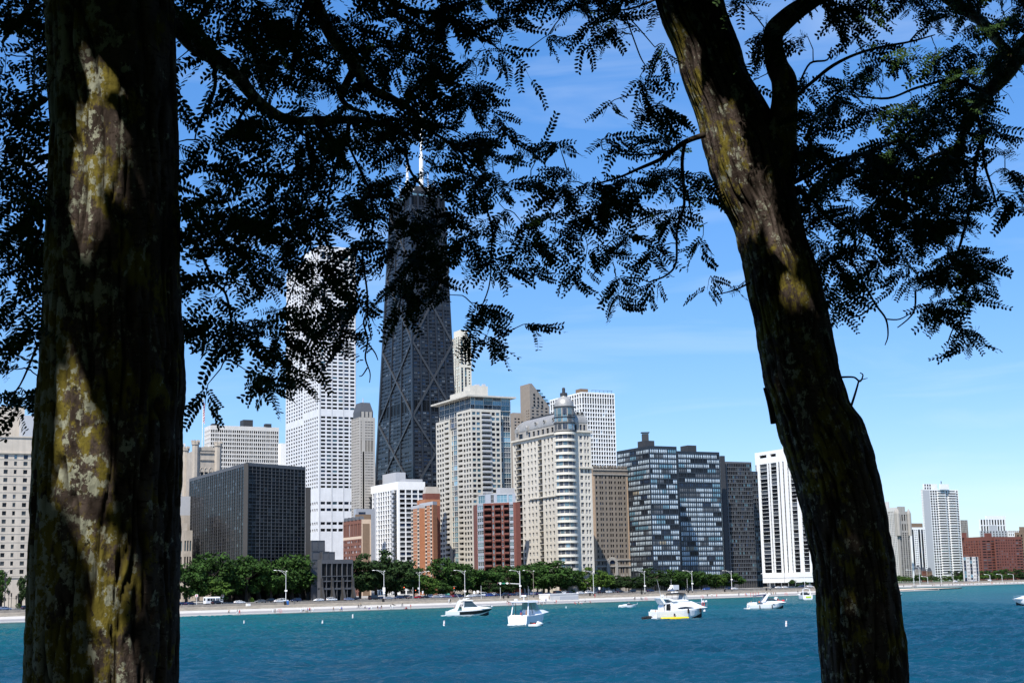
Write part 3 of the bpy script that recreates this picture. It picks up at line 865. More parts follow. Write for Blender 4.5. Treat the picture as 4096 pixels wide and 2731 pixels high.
def gothic_low():
    d = 700
    C, Lp, Rp, B4, zt = plan(735, 2120, d, 640, 770)
    b = Building('stone_hall', 'low carved limestone hall glimpsed between left tree trunk and black block', (C.x, C.y, ZB), [W_GOTHIC, W_ROOF, W_GREYP])
    ty = {'w': win([(G_TEAL, 1), (G_DARK, 1)], .2, .85, .5), 'q': wall()}
    rows = [(1, None)] * 4 + [(.5, {'*': 'q'})]
    b.face(Lp, C, ZB, zt, facecols(7, 1, .8), rows, ty); b.face(C, Rp, ZB, zt, facecols(3, .9, .6), rows, ty)
    b.flat([Lp, C, Rp, B4], zt, 1)
    boxon(b, 722, 2060, d + 12, 700, 760, zt, 0)
    boxon(b, 712, 1984, d + 34, 690, 762, ZB, 2)
    boxon(b, 728, 2090, d + 6, 706, 750, zt, 0)
    return b.done()
gothic_low()
def flagpole():
    p = at(809, 1790, 785); zt = zat(809, 1598, 785)
    t = thing('flagpole', 'white flagpole with a limp striped flag on the gothic tower roof', 'flagpole', (p.x, p.y, p.z - 6))
    h = zt - t.location.z
    mb = MB(); mb.tube([(0, 0, 0), (0, 0, h)], [.28, .14], 8); mb.lathe((0, 0, h), [(0, -.3), (.35, 0), (0, .35)], 8); mb.build('pole', W_WHITE, t)
    cols = [mat('flag_blue', (.03, .05, .25), .8, 0), mat('flag_red', (.45, .02, .03), .8, 0), mat('flag_white', (.75, .75, .75), .8, 0)]
    mb = MB()
    n = 16
    for i in range(n):
        z1, z0 = h - .6 - i * .72, h - .6 - (i + 1) * .72
        for j in range(4):
            f = lambda j, z: (.2 + j * .22, .18 * math.sin(j * 2.4 + z * .7), z - j * .5)
            m = 0 if i < 6 and j < 2 else (1 if (i + j) % 2 else 2)
            mb.poly([f(j, z0), f(j + 1, z0), f(j + 1, z1), f(j, z1)], m)
    mb.build('flag', cols, t)
flagpole()
def blue_glass():
    C, Lp, Rp, B4, zt = plan(738, 1772, 1000, 690, 742)
    b = Building('blue_glass_block', 'sliver of a blue glass block between left trunk and gothic tower', (C.x, C.y, ZB), [W_GRID, W_ROOF])
    ty = {'w': win([(G_BLUE, 3), (G_SKY, 1)], .1, .92, .2, mu=2)}
    b.face(Lp, C, ZB, zt, facecols(3, 2, .5), [(1, None)] * 24, ty); b.face(C, Rp, ZB, zt, [(1, 'p')], [(1, None)], ty)
    b.flat([Lp, C, Rp, B4], zt, 1); b.done(0)
    C, Lp, Rp, B4, zt = plan(1122, 1772, 1150, 1112, 1150)
    b = Building('small_white_block', 'narrow white block peeping out between the pale slab and white tower', (C.x, C.y, ZB), [W_WHITE, W_ROOF])
    ty = {'w': win([(G_DARK, 1), (G_TEAL, 1)], .15, .85, .6)}
    b.face(C, Rp, ZB, zt, [(.5, 'p'), (1, 'w'), (.4, 'p'), (1, 'w'), (.3, 'p')], [(1, None)] * 20 + [(5, {'*': 'p'})], ty); b.face(Lp, C, ZB, zt, [(1, 'p')], [(1, None)], ty)
    b.flat([Lp, C, Rp, B4], zt, 1); b.done(0)
blue_glass()

# ---- cream hotel at the far left --------------------------------------------
def cream_hotel():
    d = 570
    C, Lp, Rp, B4, zt = plan(-260, 1735, d, -420, 143)
    b = Building('cream_stone_hotel', 'cream stone building with rows of paired windows at the left edge', (C.x, C.y, ZB), [W_STONE, W_ROOF, W_GREYP, W_TRIM])
    g = [(G_DARK, 3), (G_INT, 3), (G_GREY, 1)]
    ty = {'w': win(g, .3, .8, .45, mu=0, tr=.5), 'd': win(g, .3, .8, .45, mu=1, tr=.5), 's': win([(G_BLUE, 1), (G_SKY, 1)], .1, .8, .4, mu=2), 'o': win(G_BLACK, .1, .9, .8, mu=1), 'q': wall()}
    cols = [(1, 'p')] + [(1.05, 'w'), (2.2, 'p'), (1.5, 'd'), (2.2, 'p')] * 4 + [(1.05, 'w'), (2.4, 'p'), (1.55, 'd'), (2.6, 'p')]
    fl = 3.38
    z_first = zat(60, 2290, d) - 1.2
    nfl = int((zat(60, 1815, d) - z_first) / fl)
    rows = [(z_first - ZB - 6.5, {'*': 'q', 'd': 'o'}), (6.5, {'*': 'q', 'w': 'q', 'd': 'o'})] + [(fl, None)] * nfl
    zc = z_first + nfl * fl
    rows += [(2.6, {'*': 's'}), (zt - zc - 2.6, {'*': 'q'})]
    b.face(C, Rp, ZB, zt, cols, rows, ty)
    b.flat([Lp, C, Rp, B4], zt, 1)
    for p, q in ((Rp, B4), (Lp, C)): b.w.poly([(*p[:2], ZB), (*q[:2], ZB), (*q[:2], zt), (*p[:2], zt)])
    e = (Rp - C).normalized(); n = Vector((e.y, -e.x, 0)); Ln = (Rp - C).length
    for zz, oo, hh in ((zc + 2.75, .6, .22), (zt - .25, .35, .3), (z_first - .3, .3, .3)):
        mb = MB(); mb.obox(C + e * Ln / 2 + n * oo / 2 + Vector((0, 0, zz)), e * Ln / 2, n * oo / 2, (0, 0, hh)); b.sub(mb, 'cornice', W_STONE)
    mb = MB()
    for k in range(nfl + 1):
        mb.obox(C + e * Ln / 2 + n * .05 + Vector((0, 0, z_first + k * fl + .25)), e * Ln / 2, n * .06, (0, 0, .09))
    b.sub(mb, 'string_courses', W_STONE)
    boxon(b, -200, 1618, d + 16, -300, 100, zt, 0)
    boxon(b, 90, 1660, d + 22, 40, 165, ZB, 2)
    return b.done()
cream_hotel()

# ---- art deco tower with mansard roof ---------------------------------------
def deco_tower():
    d = 1000
    C, Lp, Rp, B4, zt = plan(1438, 1668, d, 1405, 1500)
    b = Building('deco_tower', 'slim grey stone tower with a dark sloping roof beside the white marble tower', (C.x, C.y, ZB), [W_ARTDECO, W_ROOF])
    g = [(G_GREY, 3), (G_INT, 2), (G_DARK, 2)]
    ty = {'w': win(g, .3, .78, .3, mu=1), 'b': win(G_BLACK, 0, 1, 1.0, mu=0), 'q': wall(), 'a': win(G_DARK, 0, 1, .8, mu=2)}
    cols = [(1.2, 'p'), (.8, 'w'), (.8, 'p'), (1.6, 'b'), (.9, 'p')] + [(.8, 'w'), (.35, 'p'), (.8, 'w'), (.7, 'p')] * 3 + [(1.0, 'p')]
    rows = [(1, None)] * 51 + [(4.2, {'w': 'a', 'b': 'q'})] + [(1, {'b': 'q'})] * 7 + [(1.2, {'*': 'q'})]
    b.face(C, Rp, ZB, zt, cols, rows, ty); b.face(Lp, C, ZB, zt, facecols(5, .8, .6), [(1, None)] * 63, ty)
    for p, q in ((Rp, B4), (B4, Lp)): b.w.poly([(*p[:2], ZB), (*q[:2], ZB), (*q[:2], zt), (*p[:2], zt)])
    b.flat([Lp, C, Rp, B4], zt, 1)
    cc = (Lp + C + Rp + B4) / 4
    z1 = zat(1450, 1606, d)
    mb = MB()
    r0 = [p.lerp(cc, .16) for p in (Lp, C, Rp, B4)]; r1 = [p.lerp(cc, .42) for p in (Lp, C, Rp, B4)]
    mb.loft([[(p.x, p.y, zt) for p in r0], [(p.x, p.y, zt + 4.5) for p in r0], [(p.x, p.y, z1) for p in r1]])
    b.sub(mb, 'mansard_roof', W_SLATE)
    for k in range(3):
        mb = MB(); p = r0[1].lerp(r0[2], .2 + .3 * k); mb.obox(p - L_DIR * .2 + Vector((0, 0, zt + 2.2)), R_DIR * .9, L_DIR * .3, (0, 0, 2.0)); b.sub(mb, 'dormer', W_ARTDECO)
    mb = MB(); mb.tube([(cc.x, cc.y, z1), (cc.x, cc.y, z1 + 4)], [.5, .3], 6); b.sub(mb, 'finial', W_GREYP)
    return b.done(0)
deco_tower()

# ---- red brick block left of the white block -----------------------------------
def brick_dark():
    d = 905
    C, Lp, Rp, B4, zt = plan(1446, 2076, d, 1373, 1484)
    b = Building('dark_brick_block', 'dark red brick building with tall top windows below the white marble tower', (C.x, C.y, ZB), [W_BRICKR, W_ROOF, W_BRICKT, W_TRIM])
    g = [(G_GREY, 3), (G_CURT, 1), (G_DARK, 2)]
    ty = {'w': win(g, .3, .78, .3), 't': win(g, .05, .95, .5, mu=1, tr=.5), 'q': wall(), 'c': wall(2), 's': wall(3)}
    lc = [(.6, 'p')] + [(.8, 'w'), (.35, 'p'), (.8, 'w'), (.9, 'p')] * 5
    b.face(Lp, C, ZB, zt, lc, [(1, None)] * 11 + [(.5, {'*': 's', 'p': 's'}), (2.6, {'w': 't'}), (.6, {'*': 'q'})], ty)
    b.face(C, Rp, ZB, zt, [(.5, 's'), (3.4, 'c'), (.6, 's')], [(20, None), (1.2, {'c': 's'})], ty)
    for p, q in ((Rp, B4), (B4, Lp)): b.w.poly([(*p[:2], ZB), (*q[:2], ZB), (*q[:2], zt), (*p[:2], zt)])
    b.flat([Lp, C, Rp, B4], zt, 1)
    boxon(b, 1424, 2056, d + 14, 1420, 1484, zt, 2)
    for k in range(5):
        p = Lp.lerp(C, (k + .5) / 5); mb = MB()
        mb.loft([[p - R_DIR * .3 + L_DIR * s * 1.7 + Vector((0, 0, zt)) for s in (-1, 1)] + [p + R_DIR * 2.5 + L_DIR * s * 1.7 + Vector((0, 0, zt)) for s in (1, -1)],
                 [p - R_DIR * .3 + L_DIR * s * .1 + Vector((0, 0, zt + 2.2)) for s in (-1, 1)] + [p + R_DIR * 2.5 + L_DIR * s * .1 + Vector((0, 0, zt + 2.2)) for s in (1, -1)]])
        b.sub(mb, 'roof_gable', W_SLATE)
    b.done()
    C, Lp, Rp, B4, zt = plan(1425, 2034, 960, 1415, 1500)
    b = Building('glass_annexe', 'low blue glass and grey annexe behind the dark red brick building', (C.x, C.y, ZB), [W_SILV, W_ROOF])
    ty = {'w': win([(G_BLUE, 1)], .05, .95, .2, mu=2)}
    b.face(C, Rp, ZB, zt, [(1, 'p'), (3, 'w'), (4, 'p')], [(8, {'w': 'p'}), (1, None), (.3, {'w': 'p'})], ty); b.face(Lp, C, ZB, zt, [(1, 'p')], [(1, None)], ty); b.flat([Lp, C, Rp, B4], zt, 1)
    b.done()
brick_dark()

# ---- white block with grey plant room ---------------------------------------
def white_block():
    d = 960
    C, Lp, Rp, B4, zt = plan(1592, 1925, d, 1479, 1700)
    b = Building('white_block', 'white framed block with grey roof plant in front of the black skyscraper', (C.x, C.y, ZB), [W_WHITE, W_ROOF, W_GREYP, W_DKBOX])
    g = [(G_DARK, 3), (G_BLACK, 3), (G_INT, 2), (G_GREY, 1)]
    ty = {'w': win(g, .06, .92, .7, mu=0), 'v': win([(G_BLACK, 3), (G_BLUE, 2), (G_INT, 2)], .22, .88, .5, mu=3, ms=2), 'g': wall(2), 'b': balc(G_BLACK, .0, .94, 1.6, out=1.2, rm=F_DARK), 'q': wall()}
    n = 22
    rows = [(1, None)] * n + [(1.1, {'*': 'q', 'g': 'q'}), (.5, {'*': 'q', 'g': 'q'})]
    lc = [(.3, 'p'), (1.0, 'b'), (.3, 'p'), (.7, 'w'), (1.3, 'g'), (.5, 'w'), (.4, 'p')] + [(.9, 'w'), (.4, 'p')] * 5 + [(.7, 'w'), (1.3, 'g'), (1.5, 'b'), (.8, 'p')]
    rc = [(.75, 'p')] + [(2.3, 'v'), (.5, 'p')] * 4
    b.face(Lp, C, ZB, zt, lc, rows, ty); b.face(C, Rp, ZB, zt, rc, rows, ty)
    for p, q in ((Rp, B4), (B4, Lp)): b.w.poly([(*p[:2], ZB), (*q[:2], ZB), (*q[:2], zt), (*p[:2], zt)])
    b.flat([Lp, C, Rp, B4], zt, 1)
    boxon(b, 1583, 1888, d + 26, 1530, 1622, zt, 2)
    boxon(b, 1522, 1918, d + 48, 1481, 1555, zt, 3, mt=2)
    boxon(b, 1622, 1915, d + 12, 1600, 1690, zt, 2)
    return b.done()
white_block()

# ---- orange brick tower ----------------------------------------------------------
def orange_tower():
    d = 868
    mats = [W_ORANGE, W_ROOF, W_ORTRIM, W_GREYP]
    C, Lp, Rp, B4, zt = plan(1697, 2016, d, 1645, 1720, rd=R_DIR)
    b = Building('orange_brick_tower', 'orange brick tower with stepped bays and window strips in pale panels', (C.x, C.y, ZB), mats)
    g = [(G_DARK, 2), (G_GREY, 2), (G_INT, 1)]
    ty = {'w': win(g, .38, 1, .2, m=2, ms=2, mu=1), 'q': wall(2), 'o': wall(0), 't': wall(3)}
    rows = [(1, None)] * 24
    top = [(.9, {'*': 't', 'p': 't'})]
    A = [hit(C, L_DIR, u, 2016) for u in (1644, 1676)]
    # left bay, recessed flank, right bay: each a shallow prism stepping forward
    P0 = at(1644, 2024, d + 20); P1 = at(1676, 2018, d + 4); P2 = at(1699, 2020, d + 6); P3 = at(1731, 2004, d - 8); P4 = at(1748, 2004, d - 4)
    zts = zat(1676, 2018, d + 4); ztr = zat(1731, 2004, d - 8)
    for (p, q, cols, z) in ((P0, P1, [(.5, 'w'), (1, 'p'), (.5, 'w')], zts), (P1, P2, [(1, 'p')], zts), (P2, P3, [(.5, 'w'), (.9, 'p'), (.5, 'w'), (.3, 'p')], ztr), (P3, P4, [(1, 'p')], ztr)):
        b.face(p, q, ZB, z, cols, rows + top, ty)
    back = [P4 + L_DIR * 14, P0 + L_DIR * 10 + R_DIR * 8]
    b.w.poly([(*P4[:2], ZB), (*back[0][:2], ZB), (*back[0][:2], ztr), (*P4[:2], ztr)]); b.w.poly([(*back[1][:2], ZB), (*P0[:2], ZB), (*P0[:2], zts), (*back[1][:2], zts)])
    b.flat([P0, P1, P2, back[1]], zts - .1, 1); b.flat([P2, P3, P4, back[0], back[1]], zts - .15, 1)
    b.w.poly([(*P2[:2], zts), (*(P2 + L_DIR * 8)[:2], zts), (*(P2 + L_DIR * 8)[:2], ztr), (*P2[:2], ztr)], 3)
    boxon(b, 1700, 1996, d + 14, 1668, 1760, zts, 0)
    mb = MB()
    for (p, q, z) in ((P0, P1, zts), (P2, P3, ztr)):
        e = (q - p); e.z = 0; Ln = e.length; e.normalize(); n = Vector((e.y, -e.x, 0))
        for k in range(24):
            zz = ZB + (z - ZB) * (k + .42) / 24.9
            mb.obox(Vector((p.x, p.y, 0)).lerp(Vector((q.x, q.y, 0)), .5) + n * .06 + Vector((0, 0, zz)), e * Ln * .2, n * .06, (0, 0, .12))
    b.sub(mb, 'ledges', W_ORTRIM)
    b.done()
    C, Lp, Rp, B4, zt = plan(1702, 1972, 900, 1690, 1760)
    b = Building('red_mansard_block', 'dull red block with mottled mansard roof behind the orange brick tower', (C.x, C.y, ZB), [W_REDB, W_ZINC])
    b.block([Lp, C, Rp, B4], ZB, zt, 0)
    cc = (Lp + C + Rp + B4) / 4; r1 = [p.lerp(cc, .2) for p in (Lp, C, Rp, B4)]
    mb = MB(); mb.loft([[(p.x, p.y, zt) for p in (Lp, C, Rp, B4)], [(p.x, p.y, zt + 4.2) for p in r1]]); b.sub(mb, 'mansard_roof', W_ARTDECO)
    b.done()
orange_tower()

# ---- ivory tower behind the black skyscraper ------------------------------------
def ivory_tower():
    d = 1390
    C, Lp, Rp, B4, zt = plan(1838, 1345, d, 1800, 1884)
    b = Building('ivory_tower', 'slim ivory stone tower with blue glass strips behind the black skyscraper', (C.x, C.y, ZB), [W_IVORY, W_ROOF])
    ty = {'w': win([(G_BLUE, 2), (G_TEAL, 1), (G_SKY, .5)], .02, .98, .5, mu=1), 'n': win([(G_DARK, 1), (G_GREY, 1)], .3, .8, .4), 'q': wall()}
    b.face(C, Rp, ZB, zt, [(.8, 'p'), (1.1, 'w'), (1.0, 'p'), (1.1, 'w'), (1.2, 'p'), (.9, 'n'), (.8, 'p')], [(1, None)] * 74 + [(1, {'*': 'q'})] + [(1, None)] * 6 + [(2.5, None), (1, {'*': 'q'})], ty)
    b.face(Lp, C, ZB, zt, facecols(5, .8, .6), [(1, None)] * 85, ty)
    for p, q in ((Rp, B4), (B4, Lp)): b.w.poly([(*p[:2], ZB), (*q[:2], ZB), (*q[:2], zt), (*p[:2], zt)])
    b.flat([Lp, C, Rp, B4], zt, 1)
    boxon(b, 1842, 1318, d + 6, 1815, 1870, zt, 0)
    b.done(0)
ivory_tower()

# ---- cream apartment tower with glass crown ------------------------------------
def cream_apartments():
    d = 880
    C, Lp, Rp, B4, zt = plan(1884, 1634, d, 1743, 2002)
    b = Building('cream_apartment_tower', 'cream precast apartment tower with blue glass top floors and a jutting flat roof', (C.x, C.y, ZB), [W_BEIGE, W_ROOF, W_GREYP])
    g = [(G_DARK, 4), (G_INT, 2), (G_BLUE, 2), (G_GREY, 1)]; g2 = [(G_DARK, 3), (G_TEAL, 2), (G_SKY, 2), (G_BLUE, 2)]
    gt = [(G_TEAL, 4), (G_SKY, 1), (G_DARK, 1), (G_INT, 2)]
    ty = {'w': win(g, .24, .80, .45, mu=1, tr=.28), 'v': win(g2, .2, .78, .45, mu=1, tr=.28), 'b': balc([(G_BLACK, 1)], .12, .9, 1.9, rm=W_BEIGE), 'B': balc([(G_BLUE, 1), (G_DARK, 1)], .1, .82, 1.6, rm=W_GREYP, out=.9),
          'g': win(gt, .06, .97, .25, f=F_WHITE, mu=2, tr=.4), 'n': win(gt, .1, .95, .3, f=F_WHITE, mu=0), 'q': wall(), 'c': win(gt, .03, .97, .2, f=F_WHITE, mu=1, tr=.5)}
    nr = int((zt - ZB) / 3.22)
    rows = [(1, None)] * nr + [(.35, {'*': 'q'})]
    fh = (zt - ZB) / (nr + .35)
    S1, S2 = Lp.lerp(C, .39), Lp.lerp(C, .60)
    # left block a storey lower, recessed glass bay, right block to the corner
    zl = ZB + (nr - 1) * fh + .35 * fh
    b.face(Lp, S1, ZB, zl, [(.35, 'p'), (.8, 'w'), (.3, 'p'), (.8, 'w'), (.3, 'p'), (.8, 'w'), (.35, 'p'), (1.9, 'b'), (.35, 'p')], [(1, None)] * (nr - 1) + [(.35, {'*': 'q'})], ty)
    b.face(S1 + R_DIR * 1.2, S2 + R_DIR * 1.2, ZB, zl - 2.5, [(.15, 'p'), (.8, 'n'), (.2, 'p'), (2.6, 'g'), (.1, 'p')], [(1, None)] * (nr - 2) + [(.5, {'*': 'q'})], ty)
    b.face(S2, C, ZB, zt, [(.35, 'p'), (1.9, 'b'), (.4, 'p'), (.8, 'w'), (.3, 'p'), (.8, 'w'), (.3, 'p'), (.8, 'w'), (.35, 'p')], rows, ty)
    rc = [(.4, 'p'), (1.3, 'v'), (.45, 'p'), (1.3, 'v'), (.6, 'p'), (3.6, 'B'), (.4, 'p'), (1.3, 'v'), (.45, 'p'), (1.3, 'v'), (.5, 'p')]
    b.face(C, Rp, ZB, zt, rc, rows, ty)
    G0 = Rp + L_DIR * 3; G1 = hit(G0, R_DIR, 2042, 1640)
    b.face(G0, G1, ZB, zt + 6, [(.9, 'n'), (.15, 'p'), (1.6, 'g'), (.15, 'p')], [(1, None)] * (nr + 2), ty)
    W = Rp - C
    for p, q, z in ((S1, S1 + R_DIR * 6, zl), (S2 + R_DIR * 6, S2, zt), (Rp, G0, zt), (G1, G1 + L_DIR * 20, zt + 6), (B4, Lp, zl)):
        b.w.poly([(*p[:2], ZB), (*q[:2], ZB), (*q[:2], z), (*p[:2], z)])
    b.flat([Lp, S1, S1 + W, B4], zl, 1); b.flat([S2, C, Rp, S2 + W], zt, 1)
    # glass crown
    Ci = C + L_DIR * 2.0 + R_DIR * .6; Li = hit(Ci, L_DIR, 1757, 1620); Ri = G1 + L_DIR * .4
    Ri = hit(Ci, R_DIR, 2040, 1600)
    z2 = zat(1884, 1586, d)
    cz = zl - 6
    ty['C'] = win([(G_SKY, 3), (G_TEAL, 1)], .03, .97, .2, f=F_WHITE, mu=3)
    ty['D'] = win([(G_BLUE, 3), (G_DARK, 3)], .03, .97, .2, f=F_WHITE, mu=2)
    b.face(Li, Ci, cz, z2, [(.1, 'p')] + [(2, 'D'), (.12, 'p')] * 6, [(1, None)] * 5, ty)
    b.face(Ci, Ri, zt - .5, z2, [(.1, 'p'), (.9, 'c'), (.1, 'p')] + [(2, 'c'), (.1, 'p')] * 4, [(1.1, None), (.9, {'c': 'C'}), (.55, None)], ty)
    X = Li + Ri - Ci
    for p, q in ((Ri, X), (X, Li)): b.w.poly([(*p[:2], cz), (*q[:2], cz), (*q[:2], z2), (*p[:2], z2)], 2)
    mb = MB(); o = 4.2
    mb.prism([Li + (L_DIR - R_DIR) * o, Ci - (L_DIR + R_DIR) * o, Ri + (R_DIR - L_DIR) * o * .7, X + (L_DIR + R_DIR) * o], z2, z2 + 1.0)
    b.sub(mb, 'roof_slab', W_BEIGE)
    boxon(b, 1880, 1541, d + 16, 1856, 1951, z2 + 1, 0)
    boxon(b, 1862, 1562, d + 10, 1800, 1900, z2 + 1, 0)
    boxon(b, 1905, 1536, d + 24, 1895, 1918, z2 + 1, 2); boxon(b, 1932, 1535, d + 24, 1926, 1942, z2 + 1, 2)
    return b.done()
cream_apartments()

# ---- red brick balcony block ----------------------------------------------------
def red_balconies():
    d = 800
    P0, P1, P2 = at(1904, 2020, d + 16), at(1936, 2014, d + 4), at(2062, 2002, d - 2)
    zt = zat(1980, 2010, d)
    P3 = hit(Vector((P2.x, P2.y, 0)), R_DIR, 2080, 2000)
    b = Building('red_brick_apartments', 'red brick apartment block with curved balconies between the two pale towers', (P1.x, P1.y, ZB), [W_REDB, W_ROOF, W_SILV, W_GREYP])
    ty = {'b': balc([(G_BLACK, 1)], .18, .93, 1.8, rm=W_REDB, out=1.3, rh=.85), 'w': win([(G_DARK, 1), (G_TEAL, 1), (G_GREY, 1)], .15, .9, .3, f=F_WHITE, tr=.4), 's': win([(G_DARK, 2), (G_TEAL, 2)], .3, .95, .15, m=2, ms=2, f=F_WHITE, mu=2, tr=.5), 'q': wall(), 'k': wall(2)}
    n = 13; rows = [(1.3, {'*': 'q'})] + [(1, None)] * n + [(.25, {'*': 'q', 's': 'k'})]
    v = lambda p: Vector((p.x, p.y, 0))
    b.face(v(P0), v(P1), ZB, zt, [(.2, 'p'), (1, 's'), (.15, 'p')], rows, ty)
    b.face(v(P1), v(P2), ZB, zt, [(3.2, 'b'), (.25, 'p'), (.7, 'w'), (.3, 'p'), (2.6, 'b'), (.25, 'p'), (.7, 'w'), (.3, 'p'), (2.2, 'b'), (.1, 'p'), (1.6, 's'), (.15, 'p'), (.9, 'p')], rows, ty)
    b.face(v(P2), v(P3), ZB, zt, [(1, 'p')], [(1, None)], ty)
    bk = [v(P2) + L_DIR * 22, v(P0) + L_DIR * 14 + R_DIR * 5]
    b.w.poly([(*bk[1][:2], ZB), (*P0[:2], ZB), (*P0[:2], zt), (*bk[1][:2], zt)])
    b.flat([v(P0), v(P1), v(P2), bk[0], bk[1]], zt, 1)
    # silver set-back storeys on top
    A0, A1, A2 = v(at(1912, 1986, d + 18)), v(at(1944, 1984, d + 10)), v(at(2062, 1972, d + 8)); z1 = zat(1990, 1974, d + 10)
    tt = {'w': win([(G_TEAL, 1), (G_SKY, 1), (G_DARK, 1)], .1, .9, .3, m=3, f=F_WHITE, mu=2, tr=.5)}
    b.face(A0, A1, zt, z1, [(1, 'w'), (.2, 'p')], [(1, None)], {'w': tt['w'], 'p': wall(2)})
    b.face(A1, A2, zt, z1, [(1.2, 'p'), (.8, 'w'), (.8, 'p'), (2.6, 'w'), (.4, 'p'), (1, 'w'), (.8, 'p')], [(1, None)], {'w': tt['w'], 'p': wall(2)})
    b.flat([A0, A1, A2, A2 + L_DIR * 14, A0 + L_DIR * 14], z1, 1)
    b.w.poly([(*A2[:2], zt), (*(A2 + L_DIR * 14)[:2], zt), (*(A2 + L_DIR * 14)[:2], z1), (*A2[:2], z1)], 2)
    boxon(b, 2000, 1950, d + 18, 1985, 2058, z1, 3)
    b.done()
red_balconies()

# ---- limestone corner tower with round turret and mansard roof --------------
def turret_building():
    d = 800
    mats = [W_BEIGE2, W_ROOF, W_ZINC, W_GREYST]
    C, Lp, Rp, B4, zt = plan(2262, 1722, d, 2049, 2362)
    b = Building('turret_apartment_building', 'pale limestone apartment building with round glazed corner turret and grey mansard roof', (C.x, C.y, ZB), mats)
    g = [(G_DARK, 3), (G_INT, 3), (G_BLACK, 2)]; gb = [(G_BLUE, 3), (G_DARK, 2)]
    ty = {'w': win(g, .25, .86, .5, mu=1, tr=.3, f=F_WHITE), 'b': balc(G_BLACK, .04, .93, 2.2, rm=F_DARK), 'v': win(gb, .22, .84, .5, mu=1, tr=.3, f=F_WHITE), 'q': wall(), 'k': wall(3),
          'a': win(G_BLACK, 0, .8, 1.2, mu=0)}
    nr = 21; g0 = 9.0
    fl = (zt - ZB - g0 - 1.8) / nr
    def rows(): return [(g0, {'*': 'a'})] + [(fl, None)] * nr + [(1.8, {'*': 'q'})]
    lc = [(.6, 'p'), (.7, 'w'), (.15, 'p'), (2.4, 'b'), (.5, 'p'), (.75, 'w'), (1.3, 'p'), (.75, 'w'), (.75, 'p'), (.75, 'w'), (.75, 'p'), (.75, 'w'), (.9, 'p'), (1.6, 'b'), (.9, 'p'),
          (.75, 'w'), (.75, 'p'), (.75, 'w'), (.75, 'p'), (.75, 'w'), (1.2, 'p'), (2.4, 'b'), (1.6, 'p')]
    E1 = C + L_DIR * 3.0; E2 = hit(C, R_DIR, 2303, 1722)
    b.face(Lp, C, ZB, zt, lc, rows(), ty)
    b.face(E2, Rp, ZB, zt, [(1.6, 'p'), (1.3, 'v'), (.9, 'p'), (.85, 'v'), (.5, 'p'), (.85, 'v'), (.9, 'p')], rows(), ty)
    b.face(C, E2, ZB, zt, [(1, 'p')], [(1, None)], ty)
    for p, q in ((Rp, B4), (B4, Lp)): b.w.poly([(*p[:2], ZB), (*q[:2], ZB), (*q[:2], zt), (*p[:2], zt)])
    # cornices
    for (p, q, z, o, h_) in ((Lp, C, zt - .1, 1.0, .5), (E2, Rp, zt - .1, 1.0, .5), (Lp.lerp(C, .33), C - L_DIR * -2, ZB + g0 + 12.05 * fl, .8, .35), (E2.lerp(Rp, .2), Rp, ZB + g0 + 16.05 * fl, 1.2, .5)):
        e = (q - p).normalized(); n = Vector((e.y, -e.x, 0)); mb = MB()
        mb.obox((p + q) / 2 + n * (o / 2 - .1) + Vector((0, 0, z)), (q - p) / 2 + e * .3, n * (o / 2 + .1), (0, 0, h_)); b.sub(mb, 'cornice', W_BEIGE2)
    # attic storey with arched windows and mansard above
    def inset(a): return [Lp + R_DIR * a - L_DIR * a, C + R_DIR * a + L_DIR * a, Rp + L_DIR * a - R_DIR * a, B4 - L_DIR * a - R_DIR * a]
    z1 = zt + 5.2; z2 = zat(2140, 1657, d + 25)
    i0 = inset(1.2)
    tt = {'w': win([(G_BLUE, 1), (G_DARK, 2)], .1, .75, .5, m=3, ms=3, mu=1)}
    b.face(i0[0], i0[1], zt, z1, [(1.5, 'k'), (1.6, 'w'), (2.2, 'k')] + [(.9, 'w'), (.9, 'k')] * 7 + [(2, 'k')], [(1, None)], {**tt, 'k': wall(3)})
    b.face(i0[1], i0[2], zt, z1, [(3, 'k'), (1, 'w'), (1.2, 'k'), (.8, 'w'), (.6, 'k'), (.8, 'w'), (.8, 'k')], [(1, None)], {**tt, 'k': wall(3)})
    b.w.poly([(*i0[2][:2], zt), (*i0[3][:2], zt), (*i0[3][:2], z1), (*i0[2][:2], z1)], 3)
    mb = MB(); ring = []
    hgt = z2 - z1
    for k in range(9):
        a = k / 8 * math.pi / 2
        ins = 1.0 + 7.5 * (1 - math.cos(a)); z = z1 + hgt * math.sin(a)
        ring.append([(p.x, p.y, z) for p in inset(ins)])
    mb.loft(ring); b.sub(mb, 'mansard_roof', W_ZINC, smooth=False)
    for side, n_, zz in ((0, 4, .34), (1, 3, .62)):
        for k in range(n_):
            a0, a1 = (i0[0], i0[1]) if side == 0 else (i0[1], i0[2])
            nn = -R_DIR if side == 0 else -L_DIR
            p = a0.lerp(a1, (.42 + .17 * k) if side == 0 else (.40 + .2 * k))
            aa = math.asin(zz); ins = 7.5 * (1 - math.cos(aa))
            c = p - nn * ins + Vector((0, 0, z1 + hgt * zz + .6))
            mb = MB(); t = nn; s1 = t.cross(Vector((0, 0, 1)))
            o_ = []
            for r_, off in ((1.15, -.6), (1.15, .75), (.75, .75), (.75, .35)):
                o_.append([c + t * off + (s1 * math.cos(q * math.pi / 6) + Vector((0, 0, 1)) * math.sin(q * math.pi / 6)) * r_ for q in range(12)])
            mb.loft(o_, caps=False); mb.poly(o_[3], 1)
            b.sub(mb, 'round_dormer', [W_ZINC, G_BLACK])
